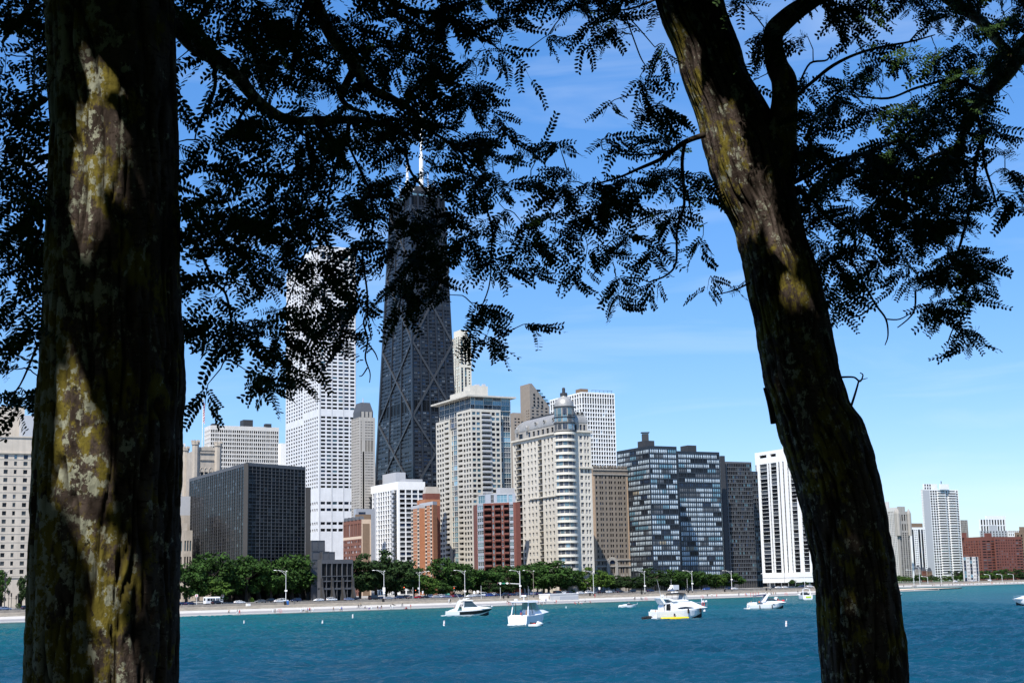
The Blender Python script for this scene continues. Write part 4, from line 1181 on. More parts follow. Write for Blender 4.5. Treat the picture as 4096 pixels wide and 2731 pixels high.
    for k, q in enumerate((.06, .26)):
        p = i0[0].lerp(i0[1], q); mb = MB(); mb.obox(p - R_DIR * .4 + Vector((0, 0, z1 + .6)), L_DIR * 1.0, R_DIR * .8, (0, 0, 1.2)); mb.lathe((p.x - R_DIR.x * .4, p.y - R_DIR.y * .4, z1 + 1.8), [(1, 0), (.8, .7), (.3, 1.1), (.3, 1.5), (0, 1.7)], 8); b.sub(mb, 'dormer', W_ZINC)
    mb = MB(); i9 = inset(8.6); mb.prism(i9, z2 - .3, z2 + 1.0); b.sub(mb, 'roof_railing', W_DKBOX)
    # corner turret
    cc = hit(C + L_DIR * 1.5 + R_DIR * 2, R_DIR, 2258, 1700); r = 5.8
    zT = zat(2258, 1628, d)
    def prof(z): return z
    zB0 = ZB + 5
    for k in range(nr + 1):
        zf = ZB + g0 + k * fl
        mb = MB()
        mb.lathe((cc.x, cc.y, zf - .5), [(r - .7, -.1), (r + .35, 0), (r + .35, 1.35), (r + .1, 1.35), (r + .1, 1.2), (r - .7, 1.2)], 28)
        b.sub(mb, 'turret_balcony', W_IVORY)
    zr0 = ZB + g0 + nr * fl
    mb = MB(); mb.lathe((cc.x, cc.y, 0), [(r - .55, ZB), (r - .55, zr0), (r - .1, zr0 + 2), (r - .1, zT)], 28); b.sub(mb, 'turret_wall', W_GREYST, smooth=True)
    gl = [(G_TEAL, 2), (G_BLUE, 3), (G_SKY, 1), (G_DARK, 2)]
    lev = [(ZB + g0 + k * fl + .95, fl - 1.5, r - .5) for k in range(nr)] + [(zr0 + 2.4, 3.0, r - .02), (zr0 + 6.8, 3.9, r - .02), (zT - 5.0, 4.0, r - .02)]
    for (z, h_, rr) in lev:
        for k in range(5):
            a = R(-90) - R(62) + R(31) * k
            gm = random.choices([q[0] for q in gl], [q[1] for q in gl])[0]
            mb = MB(); w_ = R(11.5); pts = []
            for j in range(4):
                q = a - w_ + 2 * w_ * j / 3
                pts.append((cc.x + (rr + .06) * math.cos(q), cc.y + (rr + .06) * math.sin(q)))
            for p, q in zip(pts, pts[1:]): mb.poly([(*p, z), (*q, z), (*q, z + h_), (*p, z + h_)], 0)
            for p in (pts[0], pts[1], pts[2], pts[3]): mb.obox((p[0], p[1], z + h_ / 2), (.07, 0, 0), (0, .07, 0), (0, 0, h_ / 2), 1)
            b.sub(mb, 'turret_window', [gm, F_GREY])
    mb = MB()
    for z in (zr0 + 1.2, zr0 + 6.0, zT - 5.8, zT): mb.lathe((cc.x, cc.y, z), [(r - .3, -.3), (r + .4, -.2), (r + .4, .25), (r - .3, .35)], 28)
    b.sub(mb, 'turret_bands', W_DKBOX)
    zD = zat(2258, 1586, d)
    mb = MB(); mb.lathe((cc.x, cc.y, zT), [(r - .2, .3)] + [((r - .2) * math.cos(q * math.pi / 16) + .0, .3 + (zD - zT) * math.sin(q * math.pi / 16)) for q in range(1, 7)] + [(1.9, zD - zT), (1.9, zD - zT + .5)], 24); b.sub(mb, 'turret_dome', W_ZINC, smooth=True)
    mb = MB(); mb.lathe((cc.x, cc.y, zD), [(1.9, .4), (2.1, .5), (2.1, 2.2), (1.7, 2.3), (.9, 2.4), (.9, 4.8), (.5, 5.4), (0, 5.5)], 12); b.sub(mb, 'turret_lantern', W_DKBOX)
    b.done()
turret_building()

# ---- tan wedge-topped tower -------------------------------------------------
def wedge_tower():
    d = 1240
    C, Lp, Rp, B4, zt = plan(2118, 1533, d, 2080, 2196, rd=dirvp(9000))
    b = Building('wedge_tower', 'tan granite tower with a slanting glass top rising behind the mansard roof', (C.x, C.y, ZB), [W_TANG, W_ROOF])
    zs = zat(2196, 1622, d + 8)
    e = (Rp - C)
    b.face(Lp, C, ZB, zt, [(3, 'p'), (.4, 'n'), (.5, 'p'), (.4, 'n'), (.6, 'p')], [(1, None)] * 62 + [(9, {'n': 'p'})], {'n': win(G_DARK, .3, .8, .3, mu=0)})
    ty = {'w': win([(G_DARK, 2), (G_GREY, 1)], .3, .8, .3), 'q': wall()}
    zq = zs - 1
    b.face(C, Rp, ZB, zq, [(.6, 'p')] + [(.9, 'w'), (.7, 'p')] * 4, [(1, None)] * 56, ty)
    ap = C.lerp(Rp, .12)
    b.w.poly([(*C[:2], zq), (*Rp[:2], zq), (*Rp[:2], zs), (*ap[:2], zt), (*C[:2], zt)])
    off = Lp - C
    b.w.poly([(*ap[:2], zt), (*Rp[:2], zs), (*B4[:2], zs), (*(ap + off)[:2], zt)], 0)
    b.flat([Lp, C, ap, ap + off], zt, 0)
    b.w.poly([(*Rp[:2], ZB), (*B4[:2], ZB), (*B4[:2], zs), (*Rp[:2], zs)])
    s = Vector((Rp.x - ap.x, Rp.y - ap.y, zs - zt)); nn = s.cross(Vector((off.x, off.y, 0))).normalized()
    if nn.z < 0: nn = -nn
    mb = MB()
    mb.obox(Vector((ap.x, ap.y, zt)) + s * .45 + Vector((off.x, off.y, 0)) * .5 + nn * .3, s * .42, off * .42, nn * .3)
    b.sub(mb, 'sloping_glass', G_GREY)
    for k in range(5):
        mb = MB(); mb.obox(Vector((ap.x, ap.y, zt)) + s * (.3 + .14 * k) + Vector((off.x, off.y, 0)) * .03 - L_DIR * .3, R_DIR * 3.2, L_DIR * .3, (0, 0, .9)); b.sub(mb, 'louvre', G_SKY if k % 2 else G_DARK)
    for k in range(4):
        for j in range(min(3, k + 2)):
            mb = MB(); p = C.lerp(Rp, .2 + .2 * j); z = zq + 3.1 * (4 - k) - 2
            if z < zq + (zt - zq) * (1 - (.3 + .22 * j)): mb.obox(p - L_DIR * .02 + Vector((0, 0, z)), R_DIR * 1.2, L_DIR * .1, (0, 0, .9)); b.sub(mb, 'window', G_DARK)
    C2, L2, R2, B2, z2 = plan(2052, 1650, d + 4, 2040, 2084)
    b.face(C2, R2, ZB, z2, facecols(2, 1, .7), [(1, None)] * 54 + [(1.5, {'*': 'q'})], ty); b.flat([L2, C2, R2, B2], z2, 1)
    b.w.poly([(*L2[:2], ZB), (*C2[:2], ZB), (*C2[:2], z2), (*L2[:2], z2)])
    b.done(0)
wedge_tower()

# ---- white gridded tower behind the turret -----------------------------------------
def white_grid():
    d = 1080
    C, Lp, Rp, B4, zt = plan(2326, 1567, d, 2198, 2458)
    b = Building('white_grid_tower', 'white concrete tower with a regular grid of dark windows behind the turret building', (C.x, C.y, ZB), [W_WHITE, W_ROOF, W_BRICKT])
    g = [(G_BLACK, 5), (G_DARK, 4), (G_GREY, 3), (G_CURT, .6), (G_INT, 3)]
    ty = {'w': win(g, .12, .86, .55, mu=0, tr=.3), 't': win(G_INT, .04, .94, .6, mu=2), 'q': wall()}
    n = int((zt - ZB - 9) / 3.2)
    rows = [(3.2, None)] * n + [(5.2, {'*': 't'}), (3.0, None), (.7, {'*': 'q'})]
    b.face(C, Rp, ZB, zt, [(.35, 'p')] + [(1, 'w'), (.42, 'p')] * 13, rows, ty)
    b.face(Lp, C, ZB, zt, [(.35, 'p')] + [(1, 'w'), (.42, 'p')] * 13, rows, ty)
    for p, q in ((Rp, B4), (B4, Lp)): b.w.poly([(*p[:2], ZB), (*q[:2], ZB), (*q[:2], zt), (*p[:2], zt)])
    b.flat([Lp, C, Rp, B4], zt, 1)
    boxon(b, 2322, 1554, d + 22, 2302, 2352, zt, 2)
    mb = MB()
    for k in range(6):
        p = C.lerp(Rp, .35 + .12 * k) + L_DIR * 2; mb.tube([(p.x, p.y, zt), (p.x, p.y, zt + 2.2)], [.12, .12], 5)
    a, c = C.lerp(Rp, .35) + L_DIR * 2, C.lerp(Rp, .98) + L_DIR * 2
    mb.tube([(a.x, a.y, zt + 2), (c.x, c.y, zt + 2.2)], [.12, .12], 5); b.sub(mb, 'roof_rail', F_DARK)
    b.done()
white_grid()

# ---- brown brick block with arched portal ---------------------------------------
def brown_brick():
    d = 872
    C, Lp, Rp, B4, zt = plan(2369, 1868, d, 2362, 2509)
    b = Building('brown_brick_building', 'brown brick building with battlemented parapet and arched stone portal', (C.x, C.y, ZB), [W_BROWN, W_ROOF, W_PINK, W_GREYST])
    g = [(G_DARK, 4), (G_BLUE, 2), (G_BLACK, 2)]
    ty = {'w': win(g, .28, .82, .35, mu=0, tr=.5), 'l': win(g, .2, .86, .4, mu=0, tr=.4), 'q': wall(), 's': wall(3), 'k': wall(2)}
    cols = [(1.0, 'k'), (.5, 'p'), (.8, 'w'), (1.2, 'p'), (.75, 'w'), (.35, 'p'), (.75, 'w'), (1.1, 'p'), (.75, 'w'), (1.1, 'p'), (.75, 'w'), (.35, 'p'), (.75, 'w'), (1.1, 'p'), (.75, 'w'), (1.1, 'p'), (.75, 'w'), (.35, 'p'), (.75, 'w'), (1.1, 'p'), (.75, 'w'), (.8, 'p'), (.7, 'k')]
    rows = [(1.6, {'*': 's'}), (1.3, {'w': 'l', 'k': 's'}), (.25, {'*': 's', 'k': 's'}), (1.5, {'w': 'l', 'k': 's'}), (.12, {'*': 's'}), (1.0, None), (.2, {'*': 's', 'k': 's'})] + [(1, None)] * 16 + [(1.4, {'*': 'q'})]
    b.face(C, Rp, ZB, zt, cols, rows, ty)
    b.face(Lp, C, ZB, zt, [(1, 'k')], [(1, None)], ty)
    for p, q in ((Rp, B4), (B4, Lp)): b.w.poly([(*p[:2], ZB), (*q[:2], ZB), (*q[:2], zt), (*p[:2], zt)], 2)
    b.flat([Lp, C, Rp, B4], zt, 1)
    e = (Rp - C).normalized(); n = Vector((e.y, -e.x, 0)); Ln = (Rp - C).length
    for k in range(10):
        mb = MB(); mb.obox(C + e * (Ln * (k + .5) / 10) + Vector((0, 0, zt + .55)), e * (Ln / 10 * .36), n * .3, (0, 0, .55)); b.sub(mb, 'merlon', W_BROWN)
    for z in (zt - 1.4, zt - 4.2):
        mb = MB(); mb.obox(C + e * Ln / 2 + n * .2 + Vector((0, 0, z)), e * Ln / 2, n * .25, (0, 0, .28)); b.sub(mb, 'cornice', W_GREYST)
    fl = (zt - ZB) / sum(r[0] for r in rows)
    for z in (ZB + fl * 4.7, ZB + fl * 5.9):
        mb = MB(); mb.obox(C + e * Ln / 2 + n * .25 + Vector((0, 0, z)), e * Ln / 2, n * .3, (0, 0, .3)); b.sub(mb, 'cornice', W_GREYST)
    pz = zat(2448, 2262, d); pc = hit(C, e, 2448, 2260)
    mb = MB()
    for j in range(10):
        a = math.pi * (j + .5) / 10
        mb.obox(pc + n * .3 + e * math.cos(a) * 3.0 + Vector((0, 0, pz + 1.5 + math.sin(a) * 3.0)), (e * math.cos(a) + Vector((0, 0, math.sin(a)))) * .9, n * .5, (e * -math.sin(a) + Vector((0, 0, math.cos(a)))) * .42)
    for s in (-1, 1): mb.obox(pc + n * .3 + e * s * 3.0 + Vector((0, 0, (pz + 1.5 + ZB) / 2)), e * .9, n * .5, (0, 0, (pz + 1.5 - ZB) / 2))
    b.sub(mb, 'portal_arch', W_GREYST)
    mb = MB(); mb.poly([pc + n * .12 + e * 2.2 * math.cos(math.pi * j / 10) + Vector((0, 0, pz + 1.5 + 2.2 * math.sin(math.pi * j / 10))) for j in range(11)]); b.sub(mb, 'portal_window', G_BLUE)
    b.done()
brown_brick()

# ---- pair of dark steel apartment blocks ---------------------------------------
def steel_pair():
    for idx, (uC, vC, d, uL, uR, n2, vb) in enumerate(((2595, 1782, 862, 2466, 2706, 3, 1765), (2709, 1803, 900, 2702, 2877, 5, 1770))):
        C, Lp, Rp, B4, zt = plan(uC, vC, d, uL, uR)
        lab = 'dark steel apartment block with pale curtained windows and a chimney on the roof' if idx == 0 else 'dark steel apartment block with pale curtains, set back to the right of its twin'
        b = Building('steel_apartment_block', lab, (C.x, C.y, ZB), [W_STEEL, W_ROOF, W_DKBOX])
        state = {'k': 0, 'm': G_CURT}
        def curtain():
            if state['k'] <= 0:
                state['m'] = random.choices([G_CURT, G_GREY, G_DARK, G_BLUE, G_CURTW, G_SKY], [13, 2.2, 2.0, .9, .4, 2.4])[0]
                state['k'] = random.choice([4, 4, 4, 8, 2, 3])
            state['k'] -= 1
            return state['m']
        ty = {'w': win(curtain, .12, .88, .25, mu=0, tr=.26), 'q': wall(), 'o': win(G_BLACK, 0, .85, 6, mu=0)}
        bay = [(.78, 'w'), (.12, 'p')] * 4 + [(.22, 'p')]
        rows = [(1.8, {'*': 'o'})] + [(1, None)] * 26 + [(.45, {'*': 'q'})]
        b.face(C, Rp, ZB, zt, [(.4, 'p')] + bay * n2, rows, ty)
        b.face(Lp, C, ZB, zt, [(.4, 'p')] + bay * (5 if idx == 0 else 3), rows, ty)
        for p, q in ((Rp, B4), (B4, Lp)): b.w.poly([(*p[:2], ZB), (*q[:2], ZB), (*q[:2], zt), (*p[:2], zt)])
        b.flat([Lp, C, Rp, B4], zt, 1)
        if idx == 0:
            _, _, _, _, z2 = boxon(b, 2580, 1761, d + 14, 2550, 2617, zt, 2)
            mb = MB(); p = at(2581, 1757, d + 22); mb.prism([(p.x - 2, p.y - 2), (p.x + 2, p.y - 2), (p.x + 2, p.y + 2), (p.x - 2, p.y + 2)], z2, z2 + 4.8); mb.prism([(p.x - 2.6, p.y - 2.6), (p.x + 2.6, p.y - 2.6), (p.x + 2.6, p.y + 2.6), (p.x - 2.6, p.y + 2.6)], z2 + 5.4, z2 + 5.8); b.sub(mb, 'chimney', W_DKBOX)
        else:
            boxon(b, 2751, 1780, d + 16, 2721, 2785, zt, 2)
            boxon(b, 2884, 1822, d + 30, 2878, 2899, ZB, 2)
        b.done()
steel_pair()

# ---- dark bronze apartment blocks -------------------------------------------
def bronze_block():
    d = 935
    C, Lp, Rp, B4, zt = plan(2903, 1845, d, 2883, 3005)
    b = Building('bronze_apartment_block', 'dark bronze gridded apartment block between the steel twins and the white striped tower', (C.x, C.y, ZB), [W_MULL, W_ROOF])
    g = [(G_BLACK, 6), (G_DARK, 4), (G_INT, 3), (G_TEAL, 1), (G_BLUE, 1)]
    ty = {'w': win(g, .1, .9, .25, mu=0, tr=.2), 'q': wall(), 'o': win(G_BLACK, 0, .8, 6, mu=0)}
    n = 29
    rows = [(2.2, {'*': 'o'})] + [(1, None)] * n + [(.4, {'*': 'q'})]
    b.face(C, Rp, ZB, zt, [(.5, 'p')] + [(.8, 'w'), (.13, 'p')] * 14, rows, ty)
    b.face(Lp, C, ZB, zt, [(.3, 'p')] + [(.8, 'w'), (.13, 'p')] * 6 + [(.3, 'p')], rows, ty)
    for p, q in ((Rp, B4), (B4, Lp)): b.w.poly([(*p[:2], ZB), (*q[:2], ZB), (*q[:2], zt), (*p[:2], zt)])
    b.flat([Lp, C, Rp, B4], zt, 1)
    C2, L2, R2, B2, z2 = plan(3002, 1884, d + 30, 2995, 3030)
    b.face(C2, R2, ZB, z2, [(.2, 'p')] + [(.8, 'w'), (.13, 'p')] * 3, rows[:-2], ty); b.flat([L2, C2, R2, B2], z2, 1)
    b.done()
bronze_block()

# ---- white striped tower behind the right trunk -----------------------------------
def striped_tower():
    d = 1000
    C, Lp, Rp, B4, zt = plan(3256, 1776, d, 3017, 3330)
    b = Building('white_striped_tower', 'white tower with bold vertical stripes partly hidden by the right tree trunk', (C.x, C.y, ZB), [W_WHITE, W_ROOF])
    g = [(G_BLACK, 6), (G_INT, 3), (G_GREY, 1), (G_DARK, 2)]
    ty = {'w': win(g, .04, .97, .6, mu=2), 'n': win(g, .0, 1, .6, mu=0), 'q': wall(), 'o': win(G_BLACK, .1, .9, 1.2, mu=0), 'g': win(G_BLACK, 0, .7, 5, mu=0)}
    zp = zat(3050, 2292, d + 60); zq = zat(3050, 2330, d + 60)
    cols = [(.5, 'n'), (1.5, 'p'), (3.4, 'w'), (.6, 'p'), (.5, 'n'), (.55, 'p'), (2.7, 'w'), (.8, 'p'), (.6, 'n'), (1.3, 'p'), (.6, 'n'), (1.5, 'p'), (.5, 'n'), (.7, 'p'), (2.4, 'w'), (1.6, 'p'), (2.4, 'w'), (1.2, 'p'), (2.2, 'w'), (1.2, 'p')]
    rows = [(1, None)] * 29 + [(1.5, {'*': 'q'}), (1, {'*': 'q', 'w': 'o'}), (.8, {'*': 'q'})]
    b.face(Lp, C, zp, zt, cols, rows, ty)
    b.face(C, Rp, zp, zt, [(1, 'p'), (2, 'w'), (1, 'p'), (2, 'w'), (1, 'p')], rows, ty)
    for p, q in ((Rp, B4), (B4, Lp)): b.w.poly([(*p[:2], zp), (*q[:2], zp), (*q[:2], zt), (*p[:2], zt)])
    b.flat([Lp, C, Rp, B4], zt, 1)
    boxon(b, 3256, 1740, d + 8, 3128, 3330, zt, 0)
    a = 1.5
    PP = [Lp + (L_DIR - R_DIR) * a, C - (L_DIR + R_DIR) * a, Rp + (R_DIR - L_DIR) * a, B4 + (L_DIR + R_DIR) * a]
    mb = MB(); mb.prism(PP, zq, zp); b.sub(mb, 'podium', W_WHITE)
    mb = MB(); mb.obox((PP[0] + PP[1]) / 2 - R_DIR * .1 + Vector((0, 0, (zq + zp) / 2)), (PP[1] - PP[0]) / 2, R_DIR * .08, (0, 0, .08)); b.sub(mb, 'podium_joint', W_GREYP)
    b.face(PP[0] + R_DIR * 3, PP[1] + R_DIR * 3, ZB, zq, [(1, 'w'), (.1, 'p')] * 9, [(1, None)], {'w': win([(G_BLACK, 3), (G_GREY, 1)], .02, .95, .3, mu=1)})
    b.done()
striped_tower()

# ---- towers to the right of the right trunk -------------------------------------
def far_right():
    # pale ribbed tower
    def simple(name, label, mats, uC, vC, d, uL, uR, colsR, colsL, rows, ty, lim=0, rd=R_DIR, extra=None, ld=L_DIR):
        C, Lp, Rp, B4, zt = plan(uC, vC, d, uL, uR, ld=ld, rd=rd)
        b = Building(name, label, (C.x, C.y, ZB), mats)
        b.face(C, Rp, ZB, zt, colsR, rows, ty); b.face(Lp, C, ZB, zt, colsL, rows, ty)
        for p, q in ((Rp, B4), (B4, Lp)): b.w.poly([(*p[:2], ZB), (*q[:2], ZB), (*q[:2], zt), (*p[:2], zt)])
        b.flat([Lp, C, Rp, B4], zt, 1)
        if extra: extra(b, C, Lp, Rp, B4, zt)
        b.done(lim)
    g = [(G_DARK, 4), (G_BLACK, 3), (G_GREY, 2)]
    ty = {'w': win(g, .15, .85, .6, mu=0), 'q': wall(), 'k': wall(2), 't': win(g, .1, .95, .6, mu=0)}
    simple('ribbed_tower', 'pale tower with fine vertical ribs just right of the leaning trunk', [W_GRID, W_ROOF], 3586, 2028, 1500, 3500, 3602, [(1, 'p')], [(.4, 'p')] + [(.6, 'w'), (.5, 'p')] * 14, [(1, None)] * 37 + [(1.5, {'*': 't'}), (2, {'*': 'q'})], ty,
           extra=lambda b, C, L, Rr, B, z: boxon(b, 3552, 2006, 1520, 3500, 3556, z, 0))
    def gx(b, C, L, Rr, B, z):
        boxon(b, 3596, 2025, 1440, 3588, 3619, z, 0)
        for p in (C, Rr, L):
            mb = MB(); mb.lathe((p.x, p.y, z - 24), [(2.2, 0), (2.2, 22), (1.6, 24), (0, 27)], 8); b.sub(mb, 'turret', W_GREYST)
    simple('gothic_apartment_tower', 'grey stone tower with tall arched top windows beside the ribbed tower', [W_GREYST, W_ROOF], 3590, 2044, 1420, 3583, 3634, [(.7, 'p')] + [(.8, 'w'), (.6, 'p')] * 4, [(1, 'p')],
           [(1, None)] * 26 + [(.6, {'*': 'q'}), (4, {'*': 't'}), (1, {'*': 'q'})] + [(4, {'*': 't'}), (1.5, {'*': 'q'})], ty, extra=gx)
    ty2 = {'w': win(g, .3, .75, .3, mu=0), 'd': win([(G_BLUE, 1), (G_DARK, 2)], 0, 1, .4, mu=0), 'q': wall(), 'k': wall(2)}
    simple('dark_striped_block', 'white block with dark blue vertical bands and a brown plant room', [W_WHITE, W_ROOF, W_BRICKT], 3644, 2108, 1480, 3636, 3700, [(.3, 'p'), (1.2, 'd'), (.5, 'p'), (.7, 'w'), (.4, 'p'), (.7, 'w'), (.5, 'p'), (1.4, 'd'), (.5, 'p'), (1.3, 'd'), (.4, 'p'), (.7, 'w'), (.3, 'p')], [(1, 'p')], [(1, None)] * 24 + [(1, {'*': 'q'})], ty2,
           extra=lambda b, C, L, Rr, B, z: boxon(b, 3646, 2092, 1484, 3638, 3690, z, 2))
    # tall white balcony tower
    d = 1640
    C, Lp, Rp, B4, zt = plan(3690, 1956, d, 3683, 3832)
    b = Building('white_balcony_tower', 'tall white tower with stacked balconies and a blank side panel, far right', (C.x, C.y, ZB), [W_WHITE, W_ROOF, W_GREYP])
    ty3 = {'w': win(g, .15, .85, .4, mu=0), 'b': balc([(G_DARK, 2), (G_BLUE, 1), (G_TEAL, .6)], .02, .9, 1.6, rm=W_WHITE, out=1.5, rh=1.1), 'q': wall(), 'k': wall(2)}
    cols = [(3.6, 'k'), (.3, 'p'), (1, 'w'), (.3, 'p'), (1, 'w'), (.3, 'p'), (1, 'w'), (.3, 'p'), (4.0, 'b'), (.4, 'p'), (.8, 'w'), (.4, 'p'), (4.0, 'b'), (.3, 'p'), (.9, 'w'), (.3, 'p')]
    b.face(C, Rp, ZB, zt, cols, [(1, None)] * 36 + [(.3, {'*': 'q'})], ty3)
    b.face(Lp, C, ZB, zt, facecols(3, 1, .5), [(1, None)] * 36, ty3)
    for p, q in ((Rp, B4), (B4, Lp)): b.w.poly([(*p[:2], ZB), (*q[:2], ZB), (*q[:2], zt), (*p[:2], zt)])
    b.flat([Lp, C, Rp, B4], zt, 1)
    C2, L2, R2, B2, z2 = plan(3694, 1934, d + 8, 3690, 3748)
    b.face(C2, R2, zt, z2, [(.4, 'p'), (.7, 'w'), (.5, 'p'), (.7, 'w'), (.4, 'p'), (.7, 'w'), (3, 'p')], [(1, None)] * 2, ty3); b.block([C2 + L_DIR * .5, R2 + L_DIR * .5, B2, L2], zt, z2 - .02, 0)
    boxon(b, 3760, 1935, d + 8, 3757, 3795, zt, 0)
    mb = MB(); p = at(3765, 1934, d + 12); mb.tube([(p.x, p.y, p.z), (p.x, p.y, p.z + 3)], [.5, .5], 8); b.sub(mb, 'flue', F_DARK)
    b.done()
    simple('distant_grey_block', 'small grey block behind the tall white balcony tower', [W_GREYST, W_ROOF], 3842, 2079, 2000, 3836, 3870, [(.4, 'p')] + [(.7, 'w'), (.5, 'p')] * 5, [(1, 'p')], [(1, None)] * 30, ty)
    simple('distant_white_tower', 'distant white tower with dark vertical strips above the red brick blocks', [W_WHITE, W_ROOF], 3920, 2076, 1950, 3916, 4022, [(.3, 'p')] + [(.7, 'w'), (.5, 'p')] * 9, [(1, 'p')], [(1, None)] * 18 + [(2.4, {'*': 't'}), (2.4, {'*': 't'})], ty,
           extra=lambda b, C, L, Rr, B, z: boxon(b, 3945, 2062, 1965, 3940, 4022, z, 0))
    simple('pale_stepped_block', 'pale stepped block with square windows below the distant white tower', [W_GREYP, W_ROOF], 3921, 2122, 1880, 3918, 4032, [(.4, 'p')] + [(.7, 'w'), (.8, 'p')] * 9, [(1, 'p')], [(1, None)] * 20, ty,
           extra=lambda b, C, L, Rr, B, z: boxon(b, 3958, 2100, 1890, 3955, 3988, z, 0))
    simple('small_white_block', 'small white block low on the skyline near the right edge', [W_WHITE, W_ROOF], 4032, 2120, 1900, 4030, 4082, [(.4, 'p')] + [(.7, 'w'), (.6, 'p')] * 6, [(1, 'p')], [(1, None)] * 16, ty)
    simple('tan_brick_block', 'tan brick apartment block cut off by the right edge', [W_BRICKT, W_ROOF], 4064, 2128, 1500, 4058, 4180, [(.4, 'p')] + [(.7, 'w'), (.7, 'p')] * 8, [(.5, 'p'), (.7, 'w'), (.5, 'p')], [(1, None)] * 15 + [(.6, {'*': 'q'})], ty,
           extra=lambda b, C, L, Rr, B, z: boxon(b, 4080, 2106, 1510, 4076, 4120, z, 0))
    simple('red_brick_slab', 'red brick slab with rows of small windows, left wing of the red pair', [W_REDB, W_ROOF, W_BRICKR], 3924, 2146, 1480, 3846, 3980, [(.3, 'p')] + [(1.4, 'w'), (.3, 'p')] * 3, [(.6, 'p')] + [(.5, 'w'), (.6, 'p')] * 7, [(1, None)] * 15 + [(1.2, {'*': 'q'})], ty2,
           extra=lambda b, C, L, Rr, B, z: (boxon(b, 3850, 2130, 1500, 3846, 3866, z, 0), boxon(b, 3940, 2131, 1496, 3936, 3966, z, 0)))
    simple('red_brick_slab', 'red brick slab with scattered dark windows, right wing of the red pair', [W_REDB, W_ROOF], 3978, 2146, 1484, 3974, 4086, [(.3, 'p'), (.9, 'w'), (.4, 'p')] + [(.5, 'w'), (.6, 'p')] * 7 + [(1.2, 'w'), (.2, 'p'), (1.2, 'w'), (.2, 'p')], [(1, 'p')], [(1, None)] * 15 + [(.8, {'*': 'q'})], ty2)
    simple('blue_glass_block', 'low white block with blue glass bays in front of the red brick slabs', [W_GRID, W_ROOF], 3852, 2226, 1330, 3848, 3912, [(.2, 'p'), (1.3, 'd'), (.5, 'p'), (.4, 'w'), (.3, 'p'), (.4, 'w'), (.4, 'p'), (1.3, 'd'), (.5, 'p'), (.4, 'w'), (.3, 'p'), (.4, 'w'), (.3, 'p'), (1.2, 'd'), (.2, 'p')], [(1, 'p')], [(1, None)] * 7,
           {**ty2, 'd': win([(G_BLUE, 2), (G_SKY, 1)], .03, .97, .3, mu=1)}, lim=60)
    # small old houses in front of the towers
    for i, (uC, vC, dd, uL, uR, m_, lab) in enumerate(((3690, 2282, 1380, 3686, 3706, W_BRICKR, 'small red brick house below the tall white balcony tower'), (3664, 2276, 1376, 3660, 3684, W_GREYST, 'small grey stone house left of the red brick house'), (3710, 2284, 1385, 3707, 3728, W_BRICKT, 'small brown brick house at the foot of the tall white balcony tower'))):
        C, Lp, Rp, B4, zt = plan(uC, vC, dd, uL, uR)
        b = Building('old_house', lab, (C.x, C.y, ZB), [m_, W_SLATE], 'house')
        b.face(C, Rp, ZB, zt, facecols(3, .8, .6), [(1, None)] * 3, ty); b.face(Lp, C, ZB, zt, [(1, 'p')], [(1, None)], ty)
        cc = (Lp + C + Rp + B4) / 4
        mb = MB(); mb.loft([[(p.x, p.y, zt) for p in (Lp, C, Rp, B4)], [(p.x, p.y, zt + 3.5) for p in [q.lerp(cc, .55) for q in (Lp, C, Rp, B4)]]]); b.sub(mb, 'roof', W_SLATE)
        b.done(0)
far_right()

# ---- low restaurant pavilion among the trees ----------------------------------
def pavilion():
    d = 772
    C, Lp, Rp, B4, zt = plan(1796, 2326, d, 1786, 2003, rd=dirvp(12500))
    b = Building('brick_pavilion', 'low brick pavilion with flat eaves and a rubble stone wall among trees', (C.x, C.y, ZB), [W_BRICKR, W_ROOF, W_TRIM, M_STEP], 'pavilion')
    ty = {'w': win([(G_BLACK, 1)], .3, .72, 1.2, mu=3, f=F_WHITE), 'o': win(G_BLACK, .1, .95, 2, mu=0), 'q': wall(), 's': wall(2)}
    b.face(C, Rp, ZB, zt, [(1, 'p'), (5, 'w'), (.6, 'p'), (5, 'w'), (.6, 'p'), (4, 'w'), (2, 'p'), (5, 'w'), (3, 'p')], [(3, {'*': 'q'}), (4.6, None), (.5, {'*': 's', 'p': 's'}), (1.8, {'*': 'q'})], ty)
    b.face(Lp, C, ZB, zt, [(1, 'p')], [(1, None)], ty)
    b.flat([Lp, C, Rp, B4], zt, 1)
    e = (Rp - C).normalized(); n = Vector((e.y, -e.x, 0)); Ln = (Rp - C).length
    mb = MB(); mb.obox(C + e * Ln * .5 + n * .6 + Vector((0, 0, zt - 2.3)), e * Ln * .5, n * .7, (0, 0, .2)); b.sub(mb, 'eaves', W_IVORY)
    for x in (.36, .66):
        mb = MB(); p = C + e * Ln * x - n * 3; mb.lathe((p.x, p.y, zt), [(1.6, 0), (1.3, .6), (.6, 1.0), (0, 1.1)], 10); b.sub(mb, 'skylight', W_WHITE)
    p0 = C + e * Ln * .1; k = 0
    for r_ in range(3):
        for j in range(9):
            mb = MB(); x = (j + (.5 if r_ % 2 else 0)) * 1.75 + random.uniform(-.1, .1)
            mb.obox(p0 + e * x + n * (.5 + random.uniform(0, .12)) + Vector((0, 0, ZB + .55 + r_ * 1.05)), e * .82, n * .4, (0, 0, .48)); b.sub(mb, 'stone', mat('rubble_stone', (.42, .38, .32), .9, .3, .4, rnd=.25))
    b.done()
pavilion()
